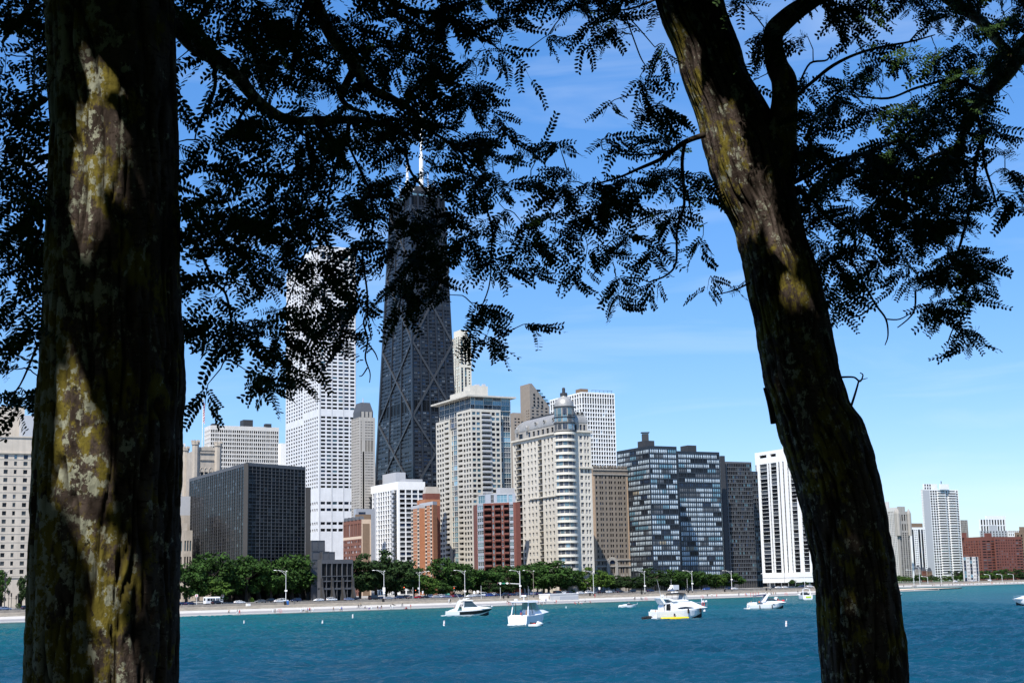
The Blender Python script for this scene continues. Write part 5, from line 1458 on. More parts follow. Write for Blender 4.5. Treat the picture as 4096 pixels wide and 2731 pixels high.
# ================================================================ SHORE: trees, traffic, street furniture, people
def shore_d(u, p, line_c=592.0):
    "forward distance at photo column u of the line p metres inland from the near shore"
    t = (u - UC) / FPX
    return (line_c + p * 1.41421) / (1 - t)
def on(u, p, z):
    d = shore_d(u, p); t = (u - UC + .0204 * 900) / FPX
    # columns lean a little with the camera roll: solve for the ground point seen at column u
    y = d; x = (u - UC) / FPX * y
    for _ in range(6):
        uu = px((x, y, z))[0]; x += (u - uu) / FPX * y; y = 592 + p * 1.41421 + x
    return Vector((x, y, z))
S45 = Vector((.7071, .7071, 0)); N45 = Vector((-.7071, .7071, 0))

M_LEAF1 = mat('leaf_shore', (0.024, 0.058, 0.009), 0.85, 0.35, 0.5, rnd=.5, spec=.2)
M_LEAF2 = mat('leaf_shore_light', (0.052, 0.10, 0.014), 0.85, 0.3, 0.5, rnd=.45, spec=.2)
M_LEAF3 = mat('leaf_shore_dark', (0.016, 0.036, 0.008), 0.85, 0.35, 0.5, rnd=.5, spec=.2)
M_BARK = mat('bark_shore', (0.045, 0.036, 0.028), 0.95, .2)
def crown_mesh(name, seed, leafm, n_cl=62, per=72, size=.062, squash=.80):
    "unit crown: clumps of leaf sprays spread through an uneven lobed volume of radius 1"
    rg = np.random.default_rng(seed)
    lob = rg.normal(size=(7, 3)); lob /= np.linalg.norm(lob, axis=1)[:, None]; amp = rg.uniform(-.22, .28, 7)
    vs_, fs_ = [], []
    for c in range(n_cl):
        d = rg.normal(size=3); d /= np.linalg.norm(d)
        r = rg.uniform(.25, 1.0) ** .5
        r *= 1 + sum(a * max(0, float(d @ l)) ** 2 for a, l in zip(amp, lob))
        cc = d * r * .82; cc[2] *= squash if cc[2] > 0 else .62
        cr = rg.uniform(.16, .30)
        k = int(per * (cr / .23) ** 2)
        for i in range(k):
            o = rg.normal(size=3); o /= np.linalg.norm(o); o *= cr * rg.uniform(.3, 1.05); o[2] *= .55
            p = cc + o
            nrm = o / np.linalg.norm(o) * .8 + np.array([0, 0, .55]) + rg.normal(size=3) * .55
            nrm /= np.linalg.norm(nrm)
            a = np.cross(nrm, rg.normal(size=3)); a /= np.linalg.norm(a); b = np.cross(nrm, a)
            s = size * rg.uniform(.55, 1.25); b0 = len(vs_)
            vs_ += [p + a * s, p + b * s * .55 + a * s * .2, p - a * s * .9, p - b * s * .6]
            fs_.append((b0, b0 + 1, b0 + 2, b0 + 3))
    me = bpy.data.meshes.new(name)
    me.from_pydata([tuple(map(float, v)) for v in vs_], [], fs_)
    me.materials.append(leafm); me.update()
    return me
def trunk_mesh(seed):
    rg = random.Random(seed); mb = MB()
    top = Vector((rg.uniform(-.05, .05), rg.uniform(-.05, .05), .55))
    mb.tube([(0, 0, 0), (.01, 0, .2), top * .7, top], [.035, .028, .022, .015], 7)
    for k in range(6):
        a = k * 1.05 + rg.uniform(-.3, .3); h = rg.uniform(.35, .55)
        p0 = top * h / .55
        mb.tube([p0, p0 + Vector((math.cos(a) * .16, math.sin(a) * .16, .10)), p0 + Vector((math.cos(a) * .33, math.sin(a) * .33, .26))], [.016, .011, .005], 5)
    return mb.mesh('trunk', [M_BARK])
CROWNS = {}
for tone, lm in (('mid', M_LEAF1), ('light', M_LEAF2), ('dark', M_LEAF3)):
    CROWNS[tone] = [crown_mesh('crown', 10 * i + len(tone), lm) for i in range(3)]
    CROWNS[tone + 's'] = [crown_mesh('crown', 100 + 10 * i + len(tone), lm, 22, 34, .10) for i in range(2)]
TRUNKS = [trunk_mesh(i) for i in range(3)]
_tn = [0]
def shore_tree(u, vtop, w, tone, label, p=122, group='trees in the row along the shore road', d=None, zb=3.2, name='shade_tree', low=.04):
    i = _tn[0]; _tn[0] += 1
    if d is None: P = on(u, p, zb)
    else:
        q = at(u, 2330, d); P = Vector((q.x, q.y, zb))
    top = zat(u, vtop, P.y); H = max(2.5, top - zb); rad = w / 2 / FPX * P.y * (1.28 if d is None else 1.15)
    t = thing(name, label, 'tree', P, random.uniform(0, 6.28), group)
    small = d is not None and d > 1100
    cs = CROWNS[tone + ('s' if small else '')]
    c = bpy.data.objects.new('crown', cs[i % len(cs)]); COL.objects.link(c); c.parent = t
    z0 = H * low; hz = (H - z0) / 2
    c.scale = (rad * 1.02, rad * 1.02, hz * 1.22); c.location = (0, 0, z0 + hz * .92)
    c.rotation_euler = (0, 0, random.uniform(0, 6.28))
    k = bpy.data.objects.new('trunk', TRUNKS[i % 3]); COL.objects.link(k); k.parent = t; k.scale = (H, H, H)
    return t
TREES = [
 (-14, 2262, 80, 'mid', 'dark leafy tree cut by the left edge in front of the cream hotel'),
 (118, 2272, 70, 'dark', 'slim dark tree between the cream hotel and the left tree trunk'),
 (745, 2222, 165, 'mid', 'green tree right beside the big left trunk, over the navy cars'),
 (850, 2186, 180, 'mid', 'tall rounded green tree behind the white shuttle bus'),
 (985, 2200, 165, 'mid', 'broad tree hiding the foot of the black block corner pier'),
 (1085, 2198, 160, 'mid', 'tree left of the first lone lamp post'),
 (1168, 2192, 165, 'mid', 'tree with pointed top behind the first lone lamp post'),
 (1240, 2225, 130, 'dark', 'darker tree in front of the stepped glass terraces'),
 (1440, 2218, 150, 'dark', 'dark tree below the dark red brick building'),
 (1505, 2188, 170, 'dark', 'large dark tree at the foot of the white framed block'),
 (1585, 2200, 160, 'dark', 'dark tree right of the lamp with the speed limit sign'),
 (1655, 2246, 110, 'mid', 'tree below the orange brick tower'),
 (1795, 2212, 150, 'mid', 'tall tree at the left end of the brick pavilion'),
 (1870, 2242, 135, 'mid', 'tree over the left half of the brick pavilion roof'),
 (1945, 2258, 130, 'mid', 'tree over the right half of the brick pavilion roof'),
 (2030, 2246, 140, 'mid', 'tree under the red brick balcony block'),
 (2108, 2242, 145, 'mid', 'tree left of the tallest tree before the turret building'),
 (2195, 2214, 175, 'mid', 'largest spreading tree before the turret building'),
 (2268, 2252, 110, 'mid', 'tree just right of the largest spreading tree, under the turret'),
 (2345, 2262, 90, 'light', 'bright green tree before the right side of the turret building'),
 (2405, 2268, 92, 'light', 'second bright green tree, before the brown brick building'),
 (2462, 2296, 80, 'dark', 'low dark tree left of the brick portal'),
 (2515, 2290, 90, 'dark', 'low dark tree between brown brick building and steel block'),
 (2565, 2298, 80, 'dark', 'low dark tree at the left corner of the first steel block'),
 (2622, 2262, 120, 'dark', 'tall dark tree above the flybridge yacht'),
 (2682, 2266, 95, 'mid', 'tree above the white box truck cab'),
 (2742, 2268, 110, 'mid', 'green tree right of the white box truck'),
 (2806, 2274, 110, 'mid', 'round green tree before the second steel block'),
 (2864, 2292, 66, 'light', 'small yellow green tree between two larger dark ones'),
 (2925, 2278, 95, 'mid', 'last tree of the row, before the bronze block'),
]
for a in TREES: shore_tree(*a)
shore_tree(864, 2298, 135, 'light', 'lower yellow green tree directly behind the white shuttle bus', p=116)
shore_tree(1700, 2300, 95, 'light', 'small bright tree beside the double armed lamp', p=116)
shore_tree(1760, 2318, 90, 'mid', 'small tree left of the rubble stone wall', p=117)
shore_tree(1955, 2312, 80, 'dark', 'thin dark tree in front of the pavilion windows', p=116)
shore_tree(2015, 2318, 80, 'dark', 'thin dark tree behind the traffic signal mast arm', p=116)
shore_tree(1990, 2296, 170, 'light', 'pale green tree crown showing above the pavilion eaves', p=150)
shore_tree(1050, 2215, 120, 'dark', 'dark tree set back between the row and the black block', p=140)
shore_tree(930, 2240, 120, 'dark', 'dark tree set back behind the white shuttle bus trees', p=135)
shore_tree(1545, 2240, 150, 'mid', 'second rank tree behind the large dark trees', p=140)
shore_tree(2150, 2262, 130, 'dark', 'shaded tree behind the largest spreading tree', p=138)
shore_tree(3172, 2314, 28, 'mid', 'small round tree before the white striped tower podium', p=118, low=.3)
shore_tree(3219, 2322, 22, 'mid', 'smaller round tree right of the podium tree', p=118, low=.3)
LAND = ((3560, 'the ribbed tower'), (3612, 'the gothic apartment tower'), (3660, 'the dark striped block'), (3725, 'the blank tower panel'), (3790, 'the stacked balconies'), (3840, 'the balcony tower edge'), (3882, 'the blue glass bays'), (3925, 'the left red slab'), (3975, 'the joint of the red slabs'), (4030, 'the right red slab'), (4085, 'the tan block at the edge'))
def near_(u): return min(LAND, key=lambda k: abs(k[0] - u))[1]
rg_ = random.Random(5)
for i in range(34):
    u = 3578 + i * 16.5 + rg_.uniform(-7, 7); d = 1215 + (u - 3578) * .45 + rg_.uniform(0, 70)
    v = 2296 - (5 if u > 3850 else 0) - rg_.uniform(-7, 9)
    w, tn = rg_.uniform(34, 56), rg_.choice(['mid', 'mid', 'dark', 'light'])
    shore_tree(u, v, w, tn, '%s %s far shore tree below %s' % ('narrow' if w < 40 else 'middling' if w < 49 else 'wide', dict(mid='green', dark='dark green', light='pale green')[tn], near_(u)), group='trees along the far shore', d=d, low=.05)
for i in range(9):
    u = 3830 + i * 33 + rg_.uniform(-8, 8)
    tn = rg_.choice(['mid', 'dark'])
    shore_tree(u, 2276 - rg_.uniform(0, 10) - (8 if u > 4000 else 0), 62, tn, 'taller %s back row tree under %s' % (dict(mid='green', dark='dark green')[tn], near_(u)), group='back row trees on the far shore', d=1400 + i * 12, low=.05)
# hedges and planting
M_HEDGE = CROWNS['dark'][0]
def shrub(u, p, w, h, label, tone='mid', z=3.185):
    P = on(u, p, z); t = thing('shrub', label, 'shrub', P, random.uniform(0, 6), 'low shrubs beside the road')
    o = bpy.data.objects.new('foliage', CROWNS[tone][1]); COL.objects.link(o); o.parent = t
    r = w / 2 / FPX * P.y; o.scale = (r, r * .8, h); o.location = (0, 0, h * .5)
for u, w, tone, lab in ((74, 26, 'light', 'bright shrub under the cream hotel by the black signal poles'), (1008, 22, 'light', 'small planted shrub right of the white sedan'), (1300, 60, 'light', 'long grassy shrub before the podium piers'), (1375, 50, 'light', 'grassy shrub left of the globe lamp'),
                        (1815, 40, 'mid', 'green hedge under the rubble stone wall'), (1870, 50, 'mid', 'hedge right of the fourth lamp post'), (1935, 40, 'mid', 'hedge behind the white van'), (2290, 34, 'light', 'bright shrub above the white concrete kiosk'), (2230, 30, 'dark', 'dark clipped shrub at the limestone arcade'),
                        (3195, 40, 'mid', 'shrub under the podium of the white striped tower')):
    shrub(u, 116, w, 1.6, lab, tone)

# ---------------------------------------------------------------- cars
def car_mats(name, c): return mat('paint_' + name, c, .18, 0, spec=.6)
M_TYRE = mat('tyre', (.015, .015, .016), .9, 0)
M_GLASSC = mat('car_glass', (.012, .015, .018), .05, 0, spec=.7)
M_RED = mat('lamp_red', (.35, .01, .01), .3, 0)
M_HEAD = mat('lamp_clear', (.7, .72, .75), .15, 0)
PAINT = {k: car_mats(k, v) for k, v in dict(white=(.72, .73, .74), silver=(.36, .38, .41), black=(.012, .012, .014), navy=(.012, .02, .06), blue=(.02, .06, .26), red=(.30, .012, .016), grey=(.10, .105, .11), bluegrey=(.16, .21, .32)).items()}
def make_car(kind):
    "car facing +x, wheels on z=0"
    P = dict(sedan=(4.7, 1.82, 1.44, [(-2.32, .55, .86), (-2.2, .42, .98), (-1.45, .34, 1.04), (1.05, .34, .99), (2.0, .36, .84), (2.33, .45, .68)], [(-1.85, 1.03), (-1.05, 1.41), (.25, 1.44), (1.15, .99)]),
             suv=(4.75, 1.92, 1.74, [(-2.35, .55, 1.0), (-2.28, .45, 1.12), (-1.5, .38, 1.14), (1.15, .38, 1.10), (2.15, .42, .98), (2.36, .5, .78)], [(-2.22, 1.12), (-1.9, 1.68), (.25, 1.74), (1.2, 1.10)]),
             van=(5.4, 2.0, 2.2, [(-2.68, .5, 1.2), (-2.62, .42, 1.3), (-1.5, .36, 1.32), (1.5, .36, 1.28), (2.4, .42, 1.08), (2.68, .5, .85)], [(-2.6, 1.3), (-2.5, 2.12), (1.0, 2.2), (1.9, 1.26)]))[kind]
    L, W, H, prof, roof = P
    t = thing('parked_car', 'prototype', 'car', (0, 0, 0))
    mb = MB(); rings = []
    for x, z0, z1 in prof:
        hw = W / 2 * (1 - .10 * (abs(x) / (L / 2)) ** 4)
        rings.append([(x, -hw * .94, z0), (x, -hw, (z0 + z1) / 2), (x, -hw * .93, z1), (x, hw * .93, z1), (x, hw, (z0 + z1) / 2), (x, hw * .94, z0)])
    mb.loft(rings)
    zb = roof[0][1]; ht = W / 2 * .74; hb = W / 2 * .93
    (xa, za), (xb, zb2), (xc, zc), (xd, zd) = roof
    mb.loft([[(xb, -ht, zb2 - .04), (xb, ht, zb2 - .04), (xb, ht * .9, zb2), (xb, -ht * .9, zb2)], [(xc, -ht, zc - .04), (xc, ht, zc - .04), (xc, ht * .9, zc), (xc, -ht * .9, zc)]])
    for x0, z0, x1, z1 in ((xa, za, xb, zb2), (xd, zd, xc, zc), (-.35, 1.0, -.38, zc - .02)):
        for s in (-1, 1): mb.tube([(x0, s * hb * .97, z0), (x1, s * ht, z1)], [.05, .045], 5)
    mb.build('body', PAINT['white'], t, smooth=False)
    mb = MB(); e = .015
    for s in (-1, 1):
        q = [(xa + .1, s * hb * .95, za), (xd - .12, s * hb * .95, zd), (xc - .02, s * (ht - .01), zc - .04), (xb + .02, s * (ht - .01), zb2 - .04)]
        mb.poly(q if s < 0 else q[::-1])
    mb.poly([(xd, -hb * .93, zd), (xd, hb * .93, zd), (xc, ht * .97, zc - .03), (xc, -ht * .97, zc - .03)])
    mb.poly([(xa, hb * .93, za), (xa, -hb * .93, za), (xb, -ht * .97, zb2 - .03), (xb, ht * .97, zb2 - .03)])
    mb.build('window_glass', M_GLASSC, t)
    for x in (-L * .29, L * .30):
        for s in (-1, 1):
            mb = MB(); y = s * (W / 2 - .1)
            mb.tube([(x, y - .1, .33), (x, y + .1, .33)], [.33, .33], 14); w_ = mb.build('wheel', M_TYRE, t)
            mb = MB(); mb.tube([(x, y + s * .085, .33), (x, y + s * .108, .33)], [.2, .19], 10); mb.build('rim', PAINT['silver'], w_)
    for s in (-1, 1):
        mb = MB(); mb.obox((prof[-1][0] - .06, s * W * .34, .70), (.08, 0, 0), (0, .2, 0), (0, 0, .06)); mb.build('headlight', M_HEAD, t)
        mb = MB(); mb.obox((prof[0][0] + .06, s * W * .36, prof[0][2] - .08), (.08, 0, 0), (0, .16, 0), (0, 0, .08)); mb.build('tail_light', M_RED, t)
        mb = MB(); mb.obox((xd - .25, s * (W / 2 + .06), zd + .03), (.08, 0, 0), (0, .08, 0), (0, 0, .06)); mb.build('door_mirror', F_DARK, t)
    return t
CARS = [  # column, lane offset inland, kind, paint, heading (+1 right), label
 (18, 78, 'sedan', 'bluegrey', 1, 'silver blue sedan at the far left below the cream hotel'),
 (112, 72, 'suv', 'black', 1, 'black car with red tail lamp just left of the big trunk'),
 (712, 84, 'sedan', 'white', 1, 'white sedan half hidden by the big left trunk'),
 (733, 76, 'sedan', 'navy', 1, 'navy sedan right behind the half hidden white sedan'),
 (762, 71, 'sedan', 'navy', 1, 'dark navy sedan beside the first no entry sign'),
 (868, 71, 'suv', 'black', 1, 'black car passing in front of the white shuttle bus'),
 (958, 76, 'sedan', 'white', 1, 'lone white sedan right of the shuttle bus'),
 (1042, 96, 'sedan', 'grey', -1, 'dark grey car in tree shade left of the white pickup'),
 (1078, 98, 'suv', 'black', -1, 'black car in the shade under the black block piers'),
 (1118, 76, 'sedan', 'white', 1, 'white sedan directly behind the first lone lamp post'),
 (1132, 88, 'suv', 'white', 1, 'white sport utility car partly behind the white sedan at the lamp'),
 (1184, 92, 'suv', 'navy', -1, 'navy car right of the blue bin'),
 (1275, 80, 'sedan', 'white', -1, 'white taxi like sedan left of a white sport utility car'),
 (1327, 80, 'suv', 'white', 1, 'white sport utility car before the podium piers'),
 (1396, 78, 'sedan', 'bluegrey', 1, 'blue grey sedan left of the dark red brick building'),
 (1420, 92, 'sedan', 'black', -1, 'black sedan behind the blue grey one'),
 (1496, 72, 'van', 'black', 1, 'black van left of the speed limit lamp'),
 (1528, 90, 'sedan', 'navy', 1, 'navy car hidden partly by the speed limit lamp'),
 (1554, 78, 'sedan', 'silver', 1, 'silver car right of the speed limit lamp'),
 (1596, 88, 'suv', 'navy', -1, 'navy sport utility car under dark trees'),
 (1622, 96, 'suv', 'black', -1, 'black car below the red traffic light'),
 (1648, 84, 'sedan', 'grey', 1, 'grey sedan left of the slim grey pole'),
 (1677, 80, 'sedan', 'red', 1, 'red car below the double armed lamp'),
 (1702, 74, 'sedan', 'black', 1, 'black sedan just right of the red car'),
 (1724, 82, 'suv', 'bluegrey', 1, 'blue grey car in the middle of the queue'),
 (1746, 74, 'sedan', 'silver', 1, 'silver sedan in the queue left of a white one'),
 (1766, 82, 'suv', 'white', 1, 'white sport utility car below the small green sign'),
 (1788, 74, 'sedan', 'bluegrey', 1, 'pale blue grey sedan right of the white sport utility car'),
 (1812, 82, 'sedan', 'red', 1, 'small red car left of the fourth lamp post'),
 (1836, 74, 'suv', 'navy', 1, 'navy car left of the black and white cruiser aerial'),
 (1882, 72, 'sedan', 'white', -1, 'white sedan above the black and white cruiser'),
 (1898, 86, 'sedan', 'white', -1, 'second white sedan behind the first near the rubble wall'),
 (1912, 78, 'sedan', 'silver', -1, 'silver sedan left of the white van'),
 (1934, 92, 'van', 'white', 1, 'white van below the pavilion windows'),
 (1960, 74, 'suv', 'blue', 1, 'bright blue car in front of the white van'),
 (1978, 90, 'suv', 'white', 1, 'white car right of the bright blue car'),
 (1996, 78, 'sedan', 'navy', 1, 'navy sedan left of a slim pole and black bins'),
 (2020, 88, 'suv', 'black', -1, 'black car behind the two black bins'),
 (2052, 76, 'sedan', 'navy', 1, 'navy sedan left of the signal mast'),
 (2070, 92, 'suv', 'grey', -1, 'dark grey car behind the signal mast'),
 (2104, 76, 'sedan', 'navy', 1, 'navy sedan between signal mast and the next lamp'),
 (2138, 88, 'suv', 'bluegrey', 1, 'blue grey car behind the lamp right of the signal mast'),
 (2160, 78, 'suv', 'navy', 1, 'dark blue car left of the white concrete kiosk'),
 (2194, 76, 'sedan', 'navy', 1, 'navy sedan touching the left end of the white concrete kiosk'),
 (2232, 76, 'van', 'black', 1, 'black van above the white concrete kiosk'),
 (2254, 94, 'suv', 'white', -1, 'white car in the gap behind the black van'),
 (2282, 78, 'suv', 'black', 1, 'black car above the right end of the white concrete kiosk'),
 (2322, 74, 'sedan', 'white', 1, 'white sedan right of the white concrete kiosk'),
 (2356, 78, 'suv', 'white', 1, 'white sport utility car below the bright green trees'),
 (2392, 90, 'sedan', 'navy', -1, 'navy sedan right of the slim grey lamp'),
 (2408, 80, 'suv', 'black', 1, 'black car left of the small white car'),
 (2432, 84, 'sedan', 'white', -1, 'small white car under the dark low trees'),
 (2452, 90, 'suv', 'grey', 1, 'grey car right of the small white car'),
 (2482, 82, 'sedan', 'black', 1, 'black sedan above the small bowrider'),
 (2528, 78, 'suv', 'black', -1, 'black car left of the lamp above the flybridge yacht'),
 (2602, 80, 'suv', 'navy', 1, 'navy car right of the lamp above the flybridge yacht'),
 (2686, 72, 'sedan', 'bluegrey', 1, 'blue grey car in front of the white box truck'),
 (2757, 90, 'suv', 'black', -1, 'black car in shade right of the white box truck'),
 (2826, 90, 'suv', 'blue', -1, 'blue car in shade below the round green tree'),
 (2914, 88, 'suv', 'navy', -1, 'navy car under the last tree of the row'),
 (2938, 76, 'sedan', 'white', 1, 'white car below the last tree of the row'),
 (3092, 84, 'suv', 'black', -1, 'black car before the dark arcade of the white striped tower'),
 (3113, 76, 'sedan', 'white', 1, 'white sedan touching the black car before the arcade'),
 (3140, 78, 'sedan', 'white', 1, 'lone white sedan above the cruiser with people on its bow'),
 (3206, 86, 'suv', 'navy', -1, 'navy car under the small podium trees'),
 (3240, 78, 'suv', 'white', 1, 'white car nearest the leaning trunk'),
]
protos = {k: make_car(k) for k in ('sedan', 'suv', 'van')}
used = set()
HEAD45 = math.atan2(1, 1)
for (u, p, kind, paint, hd, lab) in CARS:
    P = on(u, p, 3.03)
    rz = HEAD45 + (0 if hd > 0 else math.pi) + random.uniform(-.03, .03)
    if kind not in used:
        used.add(kind); o = protos[kind]; o['label'] = lab; o['group'] = 'cars on the shore road'; o.location = P; o.rotation_euler = (0, 0, rz)
        b_ = [c for c in o.children if c.name.startswith('body')][0]; b_.material_slots[0].link = 'OBJECT'; b_.material_slots[0].material = PAINT[paint]
    else:
        o = dup(protos[kind], lab, P, rz, group='cars on the shore road', tint=PAINT[paint])
    if kind == 'van': o['category'] = 'van'; o.name = 'parked_van'
for i, (u, d) in enumerate(((3822, 1190), (3893, 1250), (3960, 1310))):
    q = at(u, 2330, d); dup(protos['suv'], ('white car on the far shore road below the white balcony tower', 'white car on the far shore below the blue glass bays', 'white car on the far shore below the red slabs')[i], (q.x, q.y, 3.03), HEAD45, group='cars on the far shore road', tint=PAINT['white'])

def shuttle_bus():
    P = on(851, 80, 3.03); t = thing('shuttle_bus', 'white shuttle bus with black windows below the tall rounded tree', 'bus', P, HEAD45 - .1)
    mb = MB(); mb.loft([[(x, -1.2 * k, .5), (x, 1.2 * k, .5), (x, 1.2 * k, 2.7), (x, 1.0 * k, z), (x, -1.0 * k, z), (x, -1.2 * k, 2.7)] for x, k, z in ((-3.6, .97, 3.0), (-3.4, 1, 3.1), (2.2, 1, 3.1), (2.7, .95, 2.95))]); 
    mb.loft([[(x, -1.0, .5), (x, 1.0, .5), (x, .95, z), (x, -.95, z)] for x, z in ((2.6, 2.4), (3.2, 1.45), (3.9, 1.25), (4.0, .8))]); mb.build('body', PAINT['white'], t)
    for x0, x1 in ((-3.0, -1.9), (-1.7, -.7), (-.5, .3), (.9, 1.5), (1.75, 2.3)):
        mb = MB(); mb.obox(((x0 + x1) / 2, -1.205, 2.0), ((x1 - x0) / 2, 0, 0), (0, .02, 0), (0, 0, .48)); mb.build('window', M_GLASSC, t)
    mb = MB(); mb.obox((-3.58, 0, 2.1), (.05, 0, 0), (0, .6, 0), (0, 0, .5)); mb.build('rear_window', M_GLASSC, t)
    for x in (-2.2, 2.9):
        for s in (-1, 1): mb = MB(); mb.tube([(x, s * 1.0 - .12, .45), (x, s * 1.0 + .12, .45)], [.45, .45], 14); mb.build('wheel', M_TYRE, t)
    mb = MB(); mb.obox((3.0, -.99, 1.75), (.3, 0, 0), (0, .02, 0), (0, 0, .3)); mb.build('cab_window', M_GLASSC, t)
shuttle_bus()
def box_truck():
    P = on(2694, 84, 3.03); t = thing('box_truck', 'white box truck with its cab to the left under the trees', 'truck', P, HEAD45 + math.pi)
    mb = MB(); mb.box(-3.4, 1.5, -1.2, 1.2, .9, 3.5); mb.build('cargo_box', PAINT['white'], t)
    mb = MB(); mb.loft([[(x, -1.0, .5), (x, 1.0, .5), (x, .9, z), (x, -.9, z)] for x, z in ((1.55, 2.5), (2.3, 2.4), (2.95, 1.5), (3.9, 1.3), (4.05, .8))]); mb.build('cab', PAINT['white'], t)
    for s in (-1, 1): mb = MB(); mb.obox((2.25, s * .97, 1.9), (.4, 0, 0), (0, .03, 0), (0, 0, .3)); mb.build('cab_window', M_GLASSC, t)
    for x in (-2.2, 3.0):
        for s in (-1, 1): mb = MB(); mb.tube([(x, s * .95 - .14, .45), (x, s * .95 + .14, .45)], [.45, .45], 14); mb.build('wheel', M_TYRE, t)
    mb = MB(); mb.box(-3.4, 3.8, -.5, .5, .55, .9); mb.build('chassis', F_DARK, t)
box_truck()

# ---------------------------------------------------------------- lamps, signals and signs
M_GALV = mat('galvanised', (.62, .63, .63), .5, .08, 1)
M_POLED = mat('pole_dark', (.035, .036, .038), .6, .1)
def text_mesh(body, size, m):
    cu = bpy.data.curves.new('lettering', 'FONT'); cu.body = body; cu.size = size; cu.align_x = 'CENTER'; cu.align_y = 'CENTER'
    o = bpy.data.objects.new('lettering', cu); COL.objects.link(o)
    me = bpy.data.meshes.new_from_object(o); bpy.data.objects.remove(o)
    me.materials.clear(); me.materials.append(m); me.name = 'lettering'
    return me
def lettering(parent, body, size, loc, m, rz=0.0):
    o = bpy.data.objects.new('lettering', text_mesh(body, size, m)); COL.objects.link(o)
    o.parent = parent; o.location = loc; o.rotation_euler = (math.pi / 2, 0, rz)
    return o
def street_lamp(u, p, vtop, label, arms=(-1,), sign=None, m=None, z=2.36, aw=4.0, vbase=None):
    m = m or M_GALV
    P = on(u, p, z); H = zat(u, vtop, P.y) - z
    t = thing('street_lamp', label, 'street lamp', P, 0, 'tall street lamps along the shore')
    mb = MB(); mb.tube([(0, 0, .9), (0, 0, H - .5)], [.15, .085], 8); mb.build('pole', m, t)
    mb = MB(); mb.lathe((0, 0, 0), [(.32, 0), (.32, .5), (.22, .9), (.16, 1.0)], 10); mb.build('base', M_POLED, t)
    for s in arms:
        mb = MB()
        for z0, k in ((H - .6, 1), (H - 1.9, .78)):
            mb.tube([(0, 0, z0), (s * aw * .35, 0, z0 + (H + .25 - z0) * .62), (s * aw * .7, 0, z0 + (H + .25 - z0) * .92), (s * aw * k, 0, H + .25 * k)], [.06, .055, .05, .045], 6)
        mb.build('arm', m, t)
        mb = MB(); mb.loft([[(s * (aw + x), -w_, H + .16), (s * (aw + x), w_, H + .16), (s * (aw + x), w_ * .8, H + .16 + h_), (s * (aw + x), -w_ * .8, H + .16 + h_)] for x, w_, h_ in ((-.1, .1, .1), (.2, .2, .2), (.7, .2, .2), (1.0, .1, .08))]); mb.build('lamp_head', W_WHITE, t)
    mb = MB(); mb.obox((.25, 0, H - .15), (.28, 0, 0), (0, .14, 0), (0, 0, .12)); mb.build('sensor_box', W_WHITE, t)
    if sign == 'limit':
        mb = MB(); mb.obox((0, -.2, 5.2), (.55, 0, 0), (0, .02, 0), (0, 0, .9)); s_ = mb.build('speed_sign', W_WHITE, t)
        lettering(s_, 'SPEED', .3, (0, -.225, 5.8), F_DARK); lettering(s_, 'LIMIT', .3, (0, -.225, 5.45), F_DARK); lettering(s_, '40', .62, (0, -.225, 4.9), F_DARK)
        mb = MB(); mb.obox((0, -.2, 3.7), (.4, 0, 0), (0, .02, 0), (0, 0, .4)); mb.build('plate', W_WHITE, t)
    elif sign:
        mb = MB(); mb.obox((.1, -.2, sign), (.5, 0, 0), (0, .15, 0), (0, 0, .3)); mb.build('cabinet', W_WHITE, t)
    return t
street_lamp(1143, 60, 2281, 'tall pale street lamp left of the blue bin, before the black block', sign=5.6)
street_lamp(1536, 60, 2281, 'street lamp carrying the white speed limit sign', sign='limit')
street_lamp(1678, 110, 2286, 'street lamp with arms to both sides under the orange tower', arms=(-1, 1), z=3.18)
street_lamp(1860, 60, 2281, 'street lamp rising above the black and white cruiser', sign=3.6)
street_lamp(2135, 60, 2281, 'brownish street lamp right of the signal mast', m=mat('pole_rust', (.24, .2, .17), .6, .2))
street_lamp(2375, 60, 2283, 'street lamp before the two bright green trees')
street_lamp(2580, 60, 2282, 'street lamp left of the flybridge yacht aerial', sign=4.2)
street_lamp(2770, 60, 2282, 'street lamp with a white loudspeaker right of the box truck', sign=4.8)
street_lamp(2928, 60, 2282, 'street lamp before the bronze block', sign=6.5)
street_lamp(3081, 60, 2294, 'street lamp before the left end of the white podium')
street_lamp(3220, 60, 2292, 'street lamp nearest the leaning trunk on its left')
for i, (u, vt, d, lab) in enumerate(((3586, 2302, 960, 'street lamp just right of the leaning trunk'), (3656, 2280, 1010, 'tall pale lamp behind the bathing platform'), (3680, 2268, 1012, 'tallest pale lamp behind the bathing platform'), (3712, 2306, 1180, 'lamp left of the white balcony tower foot'), (3766, 2302, 1200, 'lamp before the white balcony tower'), (3814, 2304, 1220, 'lamp right of the white balcony tower'),
                                     (3916, 2300, 1260, 'lamp below the blue glass bays'), (3962, 2298, 1290, 'lamp below the red slab left wing'), (4010, 2297, 1310, 'lamp below the red slab right wing'), (4056, 2296, 1340, 'last lamp before the right edge'))):
    q = at(u, 2335, d); H = zat(u, vt, d) - 2.4
    t = thing('street_lamp', lab, 'street lamp', (q.x, q.y, 2.4), 0, 'street lamps on the far shore')
    mb = MB(); mb.tube([(0, 0, 0), (0, 0, H)], [.22, .14], 6); mb.build('pole', M_GALV, t)
    mb = MB(); mb.tube([(0, 0, H - .5), (-1.5, 0, H + .3), (-4, 0, H + .5)], [.13, .11, .1], 5); mb.build('arm', M_GALV, t)
    mb = MB(); mb.obox((-4.5, 0, H + .5), (.7, 0, 0), (0, .25, 0), (0, 0, .15)); mb.build('lamp_head', W_WHITE, t)
